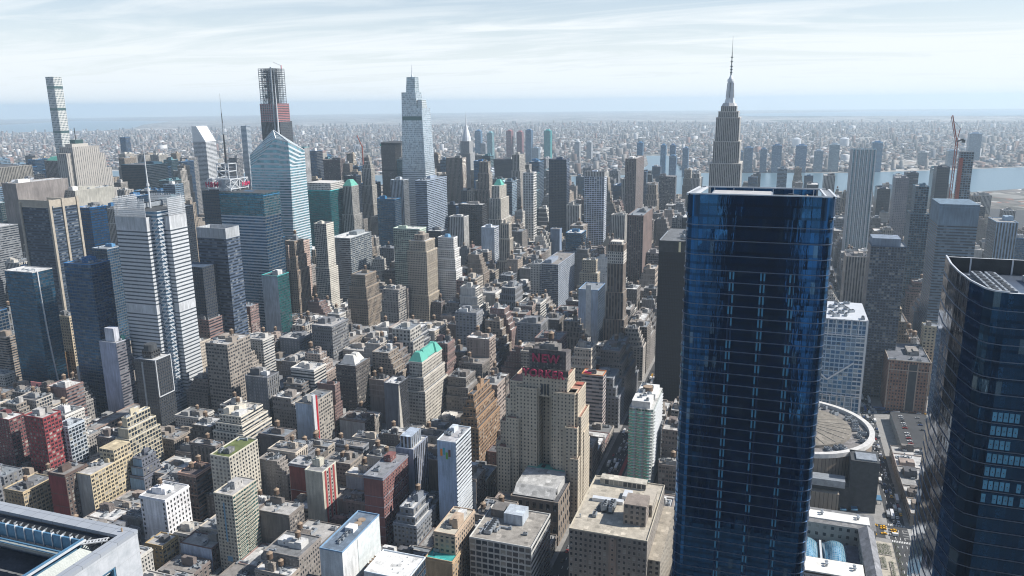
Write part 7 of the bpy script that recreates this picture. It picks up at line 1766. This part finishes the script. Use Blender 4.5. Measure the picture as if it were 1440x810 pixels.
ANCH = [(-60, 40, 'the stepped hotel with red letters'), (85, 215, 'the green copper roofs'), (65, 290, 'the pale mansard roofs'), (25, 130, 'the orange brown loft tower'), (-100, 100, 'the pale blue hotel'), (-127, 150, 'the maroon block'),
        (-137, 200, 'the red striped cream tower'), (-185, 318, 'the bright white block'), (-160, 405, 'the big cream slab'), (-60, 340, 'the white stepped apartments'), (-10, 290, 'the scarlet hotel sign'), (45, 520, 'the rod screened tower'),
        (0, 552, 'the lavender slab'), (470, 400, 'the arch crowned tan shaft'), (550, 575, 'the square glass box tower'), (390, 460, 'the brown stepped tower'), (260, 520, 'the turquoise sided slab'), (300, 50, 'the white crowned piered tower'),
        (350, 92, 'the white and blue slab'), (550, 195, 'the slate blue slab'), (697, 715, 'the teal tower'), (805, 445, 'the plain black box'), (910, 425, 'the green pyramid cap'), (1160, 434, 'the slender white tower'),
        (1110, 350, 'the navy slab'), (1070, 258, 'the pale gridded tower'), (120, 38, 'the orange edged office block'), (65, -57, 'the black numbered tower'), (795, -41, 'the antenna tower'), (97, -161, 'the round arena'),
        (440, -270, 'the turreted brown hotel'), (330, -250, 'the speckled navy tower'), (560, -360, 'the slate blue ribbed tower'), (1060, -300, 'the white finned tower'), (910, -385, 'the orange crane'), (1060, 683, 'the tapering glass tower'),
        (1170, 795, 'the octagonal slab'), (1370, 683, 'the silver crowned tower'), (475, 655, 'the sloped glass tower'), (1095, 1078, 'the unfinished tower'), (640, 1245, 'the limestone slab'), (1410, 1590, 'the wedge roof'), (1114, 1845, 'the pale pencil tower'),
        (145, 785, 'the fin crowned tower'), (63, 718, 'the gold lattice block'), (320, 650, 'the sign topped tower'), (950, 765, 'the slim cream stepped tower'), (700, 60, 'the maroon sided loft'), (565, 470, 'the mint green tower'), (1510, 155, 'the squat riverside block'), (2000, -500, 'the river bend'), (1700, 700, 'the far navy slab')]
def side_word(x, y, ax, ay):
    # as seen from the deck: depth and bearing
    d0 = math.hypot(x-CAM[0], y-CAM[1]); d1 = math.hypot(ax-CAM[0], ay-CAM[1]); b0 = math.atan2(y-CAM[1], x-CAM[0]); b1 = math.atan2(ay-CAM[1], ax-CAM[0])
    lat = (b0-b1)*d1; dep = d0-d1
    if abs(lat) > abs(dep): return 'left of' if lat > 0 else 'right of'
    return 'behind' if dep > 0 else 'in front of'
ORD = ['', 'second ', 'third ', 'fourth ', 'fifth ', 'sixth ', 'seventh ', 'eighth ', 'ninth ', 'tenth ']
USED = {}
def describe(x, y, feats):
    near = sorted(ANCH, key=lambda a: (a[0]-x)**2+(a[1]-y)**2)[:5]
    for f in feats:
        for a in near:
            L = '%s %s %s' % (f, side_word(x, y, a[0], a[1]), a[2])
            if L not in USED and len(L.split()) <= 16: USED[L] = 1; return L
    for k in range(1, 10):
        for a in near:
            L = '%s%s %s %s' % (ORD[k], feats[0], side_word(x, y, a[0], a[1]), a[2])
            if L not in USED and len(L.split()) <= 16: USED[L] = 1; return L
    return feats[0]
KINDS = [0, 0, 0, 0]
for (x0, y0, x1, y1, h, st, px) in LOTS:
    r = random.Random(st*7919+int(x0*10)+int(y0)); w_, d_ = x1-x0, y1-y0
    row = (((y0+y1)/2/80.4) % 1) < .5
    cx, cy = (x0+x1)/2, (y0+y1)/2
    if h > 95:
        col, word, smat = r.choice(TALL); wm_ = smat; nm, cat = 'office_tower', 'office tower'; tiers = sb(h, (r.uniform(.5, .7), 2), (r.uniform(.8, .9), 4)) if smat == 'pier_wall' else None
        size = 'tall'; form = 'stepped ' if tiers else ''; noun = 'office tower'
    else:
        col, word = r.choice(WALLS); col = [c*k_ for k_ in (r.uniform(.85, 1.25),) for c in col]; g_ = sum(col)/3; col = tuple(c*.68+g_*q_ for c, q_ in zip(col, (.31, .32, .335)))
        smat = r.choice(['loft_wall', 'loft_wall', 'paired_wall', 'punched_wall', 'pier_wall', 'ribbon_wall', 'punched_wall', 'grid_wall']); wm_ = r.choice(['party_wall', 'party_wall', 'punched_wall', 'punched_wall', 'blank_wall'] + ([smat]*2))
        tiers = tiers_for(h, w_, d_, r, 0 if row else 1); form = 'stepped ' if len(tiers) > 1 else ''
        if h < 28: nm, cat, noun, size = 'town_building', 'low building', 'building', 'low'
        elif (cx > 862 or cx < 0 or cy < -240): nm, cat, noun, size = 'apartment_house', 'apartment building', 'apartment house', 'mid height' if h < 60 else 'tall'
        else: nm, cat, noun, size = 'loft_building', 'loft building', 'loft', 'short' if h < 45 else 'tall' if h > 62 else 'mid height'
    roof = r.choice(ROOFS); rw = 'pale roof' if roof[0] > .4 else 'black roof' if roof[0] < .15 else 'grey roof'
    ntank = (1 if r.random() < .5 else 0)+(1 if r.random() < .15 else 0) if 20 < h < 100 and px > 8 else 0
    nclut = 0 if px < 8 else 2 if px < 25 else 4 if px < 80 else 7
    nb = 0 if px < 4 else 1 if (w_ < 20 or px < 20) else r.choice([1, 2, 2, 3])
    tw = ' with water tank' if ntank == 1 else ' with two water tanks' if ntank else ''
    wide = 'narrow ' if w_ < 15 else 'wide ' if w_ > 36 else ''
    feats = ['%s%s %s%s%s' % (wide, word, form, noun, tw), '%s%s %s%s%s' % (wide, word, form, noun, tw or ' with '+rw), '%s %s %s%s%s' % (size, word, form, noun, tw), '%s %s %s%s and %s' % (size, word, form, noun, (tw or ' with flat top')+'' if tw else ' with '+rw)]
    feats[3] = '%s %s %s%s with %s' % (size, word, form, noun, rw)
    t = thing(nm, describe(cx, cy, feats), cat, (cx, cy, .15), {'office_tower': 'office towers of the distance', 'town_building': 'low buildings between the lofts', 'apartment_house': 'apartment houses across the blocks', 'loft_building': 'loft buildings of the garment blocks'}[nm])
    wc = None
    if wm_ == 'blank_wall' and r.random() < .45: wc = r.choice([(.32, .34, .36), (.42, .40, .36), (.12, .12, .13), (.30, .33, .38), (.25, .12, .09)])
    building(t, x0, y0, x1, y1, h-.15, wm_, smat, color=col, roofc=roof, tiers=tiers, bay=r.choice([2.8, 3.2, 3.8, 4.4]), floor=r.choice([3.2, 3.5, 3.9]) if h < 95 else 4, seed=st, clutter=nclut, tank=ntank, bulk=nb, wcolor=wc, ledge=r.choice([0, 2, 3, 4, 6]) if px > 30 and h < 95 else 0)
# the buildings standing out of sight behind those, as one mass
KEEP = [v[:4] for v in BOX.values()] + [(L_[0], L_[1], L_[2], L_[3]) for L_ in LOTS] + CLEAR
def free(x0, y0, x1, y1):
    for k in KEEP:
        if x0 < k[2]+.5 and x1 > k[0]-.5 and y0 < k[3]+.5 and y1 > k[1]-.5: return False
    return abs((x0+x1)/2-(550-(y0+y1)/2*.311)) > (x1-x0)/2+13 or (y0+y1)/2 > 1700
q = MB(); r = random.Random(2)
for (bx0, by0, bx1, by1) in BLOCKS:
    if bx0 < 0 and by0 < -100: continue
    x = bx0+4
    while x < bx1-10:
        e = min(bx1-4, x+r.choice([16, 20, 26, 32])); ym = (by0+by1)/2
        for (ya, yb) in ((by0+4, ym-2), (ym+2, by1-4)):
            if e-x > 6 and free(x, ya, e, yb): q.box(x, ya, .15, e-.4, yb, r.uniform(14, 24 if bx0 < 862 else 30), 'party_wall', 'roof_surface')
        x = e
o = q.build('distant_buildings', color=(.26, .23, .20)); setting(o, 'stuff')

# ------------------------------------------------------------------ across the river: separate towers, then the sea of low houses
rf = random.Random(11)
def at_px(X, Y): return drop(X, Y)-.6
FAR = [(3500, 1480, 30, 34, 190, (.10, .22, .36), 'blue'), (3450, 1390, 34, 30, 182, (.20, .38, .42), 'green blue'), (3600, 1330, 40, 30, 186, (.30, .12, .13), 'red clad unfinished'), (3620, 1275, 36, 30, 180, (.32, .12, .13), 'second red clad unfinished'),
       (3600, 1215, 34, 34, 190, (.05, .14, .26), 'navy'), (3650, 1120, 34, 38, 186, (.02, .34, .33), 'bright teal'), (3500, 1450, 30, 30, 120, (.3, .32, .35), 'pale grey'), (3550, 1160, 40, 40, 95, (.2, .26, .32), 'grey blue'),
       (3900, 1010, 40, 30, 112, (.42, .44, .46), 'white'), (3950, 950, 40, 30, 108, (.42, .44, .46), 'off white'), (3300, 1020, 30, 26, 60, (.3, .3, .3), 'low grey'), (3050, 940, 36, 26, 70, (.26, .22, .2), 'brown'),
       (2900, 470, 22, 26, 160, (.08, .2, .34), 'slim blue'), (3000, 380, 24, 24, 145, (.10, .24, .38), 'second slim blue'), (3100, 350, 28, 26, 140, (.08, .16, .28), 'dark blue'), (2800, 310, 26, 30, 110, (.08, .16, .26), 'broad dark blue'), (3050, 285, 30, 26, 130, (.10, .18, .28), 'shaded blue'),
       (3330, 60, 46, 34, 100, (.10, .16, .24), 'wide slate'), (3350, 20, 40, 40, 118, (.07, .14, .24), 'dark slate'), (3360, -50, 30, 30, 110, (.07, .14, .24), 'narrow slate'), (3340, -110, 36, 44, 130, (.06, .14, .25), 'deep blue'), (3380, -220, 40, 50, 128, (.08, .16, .28), 'brown topped blue'),
       (3420, -300, 40, 40, 100, (.22, .28, .34), 'short grey blue'), (3450, -370, 40, 46, 130, (.26, .32, .36), 'pale slate'), (3480, -560, 40, 46, 140, (.06, .18, .32), 'bright blue'), (4300, -1130, 50, 60, 150, (.12, .2, .3), 'lone hazy blue'), (3900, -820, 40, 40, 70, (.2, .22, .24), 'stubby grey'), (3880, -950, 50, 40, 80, (.12, .18, .24), 'stubby blue')]
for (X, Y, a, b_, h, c, wd) in FAR:
    t = thing('riverside_tower', '%s tower standing across the river near %s' % (wd, 'the left bank' if Y > 700 else 'the creek mouth' if Y > 200 else 'the right bank'), 'tower', (X, Y, at_px(X, Y)), 'towers across the river')
    q = MB(); q.ring(rect(-a/2, -b_/2, a/2, b_/2), 0, rect(-a/2, -b_/2, a/2, b_/2), h, 'ribbon_wall', 4, 4); q.build('walls', t, color=c); q = MB(); q.box(-a/4, -b_/4, h, a/4, b_/4, h+6, 'stone_trim'); q.cap(rect(-a/2, -b_/2, a/2, b_/2), h, 'stone_trim'); q.build('roof', t, color=tuple(min(.6, x*1.3) for x in c))
for k, (X, Y) in enumerate(((5600, -560), (5500, -230))):
    t = thing('storage_tank', 'white round storage tank far across the river, %s of the pair' % ('right' if k == 0 else 'left'), 'tank', (X, Y, at_px(X, Y)))
    q = MB(); q.cyl(0, 0, 0, 60, 32, 32, 'white_metal', 20); q.build('drum', t); q = MB(); q.cyl(0, 0, 60, 72, 32, 4, 'white_metal', 20); q.build('dome', t)
# low houses
N_ = 90000; rs = np.random.RandomState(7)
rad = 2600+ (rs.rand(N_)**.8)*10500; ang = rs.uniform(-.36, .98, N_)
X = CAM[0]+rad*np.cos(ang); Y = CAM[1]+rad*np.sin(ang)
X = np.round(X/58)*58+rs.choice([-13, 13], N_); Y = Y
shore = np.interp(Y, [-2400, -1282, -757, -459, -141, 300, 700, 1500, 3400], [4520, 3930, 3600, 3420, 3350, 3260, 2960, 2830, 2740])
ok = X > shore+30
creek = (np.abs(Y-(410+.18*(X-3100))) < 130) & (X < 4550); ok &= ~creek
nzz = np.sin(X/430.+1.3)*np.sin(Y/610.)+.6*np.sin(X/170.+Y/290.)+.5*np.sin(Y/133.-X/380.); ok &= ~((nzz > 1.05) & (rs.rand(N_) < .93))
X, Y = X[ok], Y[ok]; n_ = len(X)
big = rs.rand(n_) < .07
L = np.where(big, rs.uniform(26, 75, n_), rs.uniform(8, 17, n_)); Wd = np.where(big, rs.uniform(18, 50, n_), rs.uniform(9, 30, n_)); Ht = np.where(rs.rand(n_) < .03, rs.uniform(22, 55, n_), rs.uniform(6, 14, n_))
rr_ = np.hypot(X-CAM[0], Y-CAM[1]); Zg = np.where(rr_ < 3000, 0, -(rr_-3000)**2/(2*7.3e6))-.7
th = rs.choice([.12, .12, .5, -.3], n_)+0*X; c_, s_ = np.cos(th), np.sin(th)
corners = np.array([(-1, -1, 0), (1, -1, 0), (1, 1, 0), (-1, 1, 0), (-1, -1, 1), (1, -1, 1), (1, 1, 1), (-1, 1, 1)], float)
lx = corners[None, :, 0]*L[:, None]/2; ly = corners[None, :, 1]*Wd[:, None]/2
VX = X[:, None]+lx*c_[:, None]-ly*s_[:, None]; VY = Y[:, None]+lx*s_[:, None]+ly*c_[:, None]; VZ = Zg[:, None]+corners[None, :, 2]*Ht[:, None]
V = np.stack([VX, VY, VZ], -1).reshape(-1, 3).astype(np.float32)
quads = np.array([(4, 5, 6, 7), (0, 1, 5, 4), (1, 2, 6, 5), (2, 3, 7, 6), (3, 0, 4, 7)])
Fc = (quads[None]+8*np.arange(n_)[:, None, None]).reshape(-1, 4)
me = bpy.data.meshes.new('distant_houses'); me.vertices.add(len(V)); me.vertices.foreach_set('co', V.ravel()); me.loops.add(Fc.size); me.loops.foreach_set('vertex_index', Fc.ravel().astype(np.int32))
me.polygons.add(len(Fc)); me.polygons.foreach_set('loop_start', (np.arange(len(Fc))*4).astype(np.int32)); me.update(calc_edges=True)
ca = me.color_attributes.new('tone', 'FLOAT_COLOR', 'POINT')
pal = np.array([(.26, .24, .22), (.18, .13, .11), (.32, .30, .28), (.12, .11, .11), (.50, .50, .50), (.20, .12, .10), (.15, .165, .19), (.36, .35, .33), (.09, .085, .08)]); pi_ = rs.choice(len(pal), n_, p=[.22, .19, .09, .19, .03, .06, .12, .03, .07]); pi_[big & (rs.rand(n_) < .25)] = 4
cc_ = np.repeat(pal[pi_]*rs.uniform(.8, 1.15, (n_, 1)), 8, axis=0); ca.data.foreach_set('color', np.concatenate([cc_, np.ones((len(cc_), 1))], 1).astype(np.float32).ravel())
m, nt, b = newmat('house_tone'); at = nt.nodes.new('ShaderNodeVertexColor'); at.layer_name = 'tone'; nt.links.new(at.outputs[0], b.inputs['Base Color']); b.inputs['Roughness'].default_value = .9
me.materials.append(m); o = bpy.data.objects.new('distant_houses', me); COL.objects.link(o); setting(o, 'stuff')

# ------------------------------------------------------------------ vehicles
def car_mesh(kind):
    L, W_, Hh = {'car': (4.6, 1.85, 1.45), 'van': (6.0, 2.2, 2.5), 'bus': (12.2, 2.6, 3.2), 'truck': (9.0, 2.5, 3.4)}[kind]
    q = MB(); g = MB(); wl = MB(); hl = L/2; hw = W_/2
    if kind == 'car':
        prof = [(-hl, .35), (hl, .35), (hl, .75), (hl-1.25, .92), (hl-1.9, Hh), (-hl+1.25, Hh), (-hl+.45, .95), (-hl, .85)]
    elif kind == 'van': prof = [(-hl, .4), (hl, .4), (hl, 1.3), (hl-1.0, 1.5), (hl-1.5, Hh), (-hl, Hh)]
    elif kind == 'bus': prof = [(-hl, .4), (hl, .4), (hl, Hh-.1), (hl-.2, Hh), (-hl, Hh)]
    else: prof = [(-hl, .9), (hl-2.4, .9), (hl-2.4, .5), (hl, .5), (hl, 1.6), (hl-.6, 2.5), (hl-2.2, 2.5), (hl-2.2, Hh), (-hl, Hh)]
    k = len(prof); top = .12 if kind == 'car' else .04
    sh = lambda z: hw-(top if z > 1.0 else 0)
    A = [(x, -sh(z), z) for x, z in prof]; B = [(x, sh(z), z) for x, z in prof]
    for i in range(k): j = (i+1) % k; q.face([A[j], A[i], B[i], B[j]], 'car_paint')
    q.face(A, 'car_paint'); q.face(B[::-1], 'car_paint')
    if kind == 'car':
        for s in (-1, 1): q_ = [(hl-1.5, s*(hw-.02), 1.0), (hl-2.0, s*(hw-.09), 1.36), (-hl+1.3, s*(hw-.09), 1.36), (-hl+.7, s*(hw-.02), 1.0)]; g.face(q_ if s < 0 else q_[::-1], 'car_glass')
        g.face([(hl-1.27, -hw+.2, .97), (hl-1.27, hw-.2, .97), (hl-1.86, hw-.28, Hh-.04), (hl-1.86, -hw+.28, Hh-.04)], 'car_glass'); g.face([(-hl+.47, hw-.2, 1.0), (-hl+.47, -hw+.2, 1.0), (-hl+1.18, -hw+.28, Hh-.03), (-hl+1.18, hw-.28, Hh-.03)], 'car_glass')
    else:
        for s in (-1, 1): q_ = [(hl-.4, s*(hw+.01), 1.5), (hl-.6, s*(hw+.01), 2.3), (-hl+.5 if kind == 'bus' else hl-2.0, s*(hw+.01), 2.3), (-hl+.5 if kind == 'bus' else hl-2.0, s*(hw+.01), 1.5)]; g.face(q_ if s < 0 else q_[::-1], 'car_glass')
        if kind == 'bus': g.face([(hl+.01, -hw+.2, 1.2), (hl+.01, hw-.2, 1.2), (hl+.01, hw-.2, 2.8), (hl+.01, -hw+.2, 2.8)], 'car_glass')
    for x in (-hl+.95, hl-.95):
        for s in (-1, 1): wl.bar((x, s*(hw-.25), .34), (x, s*(hw+.02), .34), .26, 'rubber')
    return q.mesh(kind+'_body'), g.mesh(kind+'_windows'), wl.mesh(kind+'_wheels')
CM = {k: car_mesh(k) for k in ('car', 'van', 'bus', 'truck')}
PAINT = [((.70, .70, .70), 'white'), ((.02, .02, .022), 'black'), ((.10, .105, .11), 'dark grey'), ((.35, .36, .37), 'silver'), ((.72, .72, .70), 'white'), ((.30, .03, .03), 'red'), ((.05, .09, .20), 'blue'), ((.03, .03, .03), 'black'), ((.80, .42, .02), 'yellow')]
CARN = {}
def vehicle(x, y, rz, kind, paint, place, group, z=.0):
    c, wd = paint; cat = {'car': 'taxi' if wd == 'yellow' else 'car', 'van': 'van', 'bus': 'bus', 'truck': 'truck'}[kind]
    t = thing(('taxi' if wd == 'yellow' else {'car': 'car', 'van': 'van', 'bus': 'bus', 'truck': 'truck'}[kind]), '%s %s %s' % (wd, cat if wd != 'yellow' else 'cab', place), cat, (x, y, z), group, rz)
    a, b_, c_ = CM[kind]; inst('body', a, t, (0, 0, 0), color=c); inst('windows', b_, t, (0, 0, 0)); inst('wheels', c_, t, (0, 0, 0)); return t
rv = random.Random(21)
def lane(xa, xb, y, horizontal, place, group, dens, yel=.15, flip=0):
    p = min(xa, xb)
    while p < max(xa, xb):
        kind = rv.choices(['car', 'van', 'bus', 'truck'], [.78, .12, .05, .05])[0]; L = {'car': 4.6, 'van': 6, 'bus': 12.2, 'truck': 9}[kind]
        if rv.random() < dens:
            pt = PAINT[8] if (kind == 'car' and rv.random() < yel) else rv.choice(PAINT[:8]) if kind == 'car' else PAINT[rv.choice([0, 3, 4])] if kind != 'bus' else PAINT[rv.choice([0, 6])]
            x, y_ = (p+L/2, y+rv.uniform(-.2, .2)) if horizontal else (y+rv.uniform(-.2, .2), p+L/2)
            vehicle(x, y_, (0 if horizontal else math.pi/2)+math.pi*flip, kind, pt, place, group)
        p += L+rv.uniform(1.2, 3.5) if rv.random() < .85 else L+rv.uniform(6, 20)
for i, yy in enumerate((-246.2, -242.8, -239.4, -236.2)): lane(16, 520, yy, True, 'in the long queue on the street beside the round arena', 'vehicles on the arena street', .85 if i in (1, 2) else .6, .08)
for i, yy in enumerate((-6, -2, 2.2, 6.2)): lane(-240, -16, yy, True, 'on the wide street below the stepped hotel', 'vehicles on the hotel street', .55, .2, flip=i > 1); lane(18, 420, yy, True, 'on the wide street beyond the yellow cab crossing', 'vehicles beyond the crossing', .6, .15, flip=i > 1)
for i, xx in enumerate((-7.5, -4, 0, 4, 7.5)): lane(-30, 60, xx, False, 'on the avenue at the crossing by the stepped hotel', 'vehicles at the crossing', .75, .65); lane(-240, -160, xx, False, 'on the avenue between the arena and the stone building', 'vehicles by the arena', .5, .5)
for i, xx in enumerate((268, 272, 276, 280)): lane(-330, -235, xx, False, 'on the avenue below the red brick block', 'vehicles below the brick block', .6, .3)
# car park south of the street
t_ = setting(MB() and (lambda q: (q.box(160, -320, .15, 250, -262, 9, 'sidewalk', 'asphalt'), q.build('parking_deck'))[1])(MB()))
for i in range(12):
    for j in range(2):
        if rv.random() < .7: vehicle(166+i*6.6, -271-j*16, math.pi/2+rv.uniform(-.05, .05), 'car', rv.choice(PAINT[:7]), 'parked on the flat deck beyond the arena street', 'cars on the parking deck', 9.0)
# ------------------------------------------------------------------ street trees, bare in early spring
def tree_meshes(seed):
    r = random.Random(seed); q = MB(); q.cyl(0, 0, 0, 3.2, .18, .13, 'bark', 6); br = []
    for k in range(7):
        a = k*.9+r.uniform(-.3, .3); z0 = r.uniform(2.2, 3.2); e = (1.6*math.cos(a), 1.6*math.sin(a), z0+r.uniform(1.4, 2.8)); q.bar((0, 0, z0), e, .06, 'bark'); br.append(e)
    tr = q.mesh('trunk'); q = MB()
    for k in range(240):
        e = r.choice(br); x, y, z = (e[0]+r.gauss(0, .7), e[1]+r.gauss(0, .7), e[2]+r.gauss(0, .6)); s_ = r.uniform(.12, .32); th = r.uniform(0, 6.28)
        q.face([(x, y, z), (x+s_*math.cos(th), y+s_*math.sin(th), z+r.uniform(-.2, .2)), (x+s_*math.cos(th+1.3), y+s_*math.sin(th+1.3), z+r.uniform(-.1, .3))], 'leaf')
    return tr, q.mesh('crown')
TM = [tree_meshes(k) for k in range(3)]
for k in range(16):
    x = -150+k*8.2; a, b_ = TM[k % 3]
    t = thing('street_tree', 'small thin tree in the row between the terrace and the arena street', 'tree', (x, -235.2, .15), 'street trees along the terrace', k*1.1)
    inst('trunk', a, t, (0, 0, 0)); inst('crown', b_, t, (0, 0, 0))

# ------------------------------------------------------------------ air
if HAZE > 0:
    m = bpy.data.materials.new('haze'); m.use_nodes = True; nt = m.node_tree; nt.nodes.clear()
    o_ = nt.nodes.new('ShaderNodeOutputMaterial'); v = nt.nodes.new('ShaderNodeVolumePrincipled'); v.inputs['Color'].default_value = HAZE_RGB; v.inputs['Density'].default_value = HAZE; v.inputs['Anisotropy'].default_value = .2
    nt.links.new(v.outputs[0], o_.inputs['Volume']); MATS['haze'] = m
    q = MB(); q.box(-35500, -35000, -75, 34500, 35000, 449, 'haze', bottom=True); setting(q.build('haze'), 'stuff')
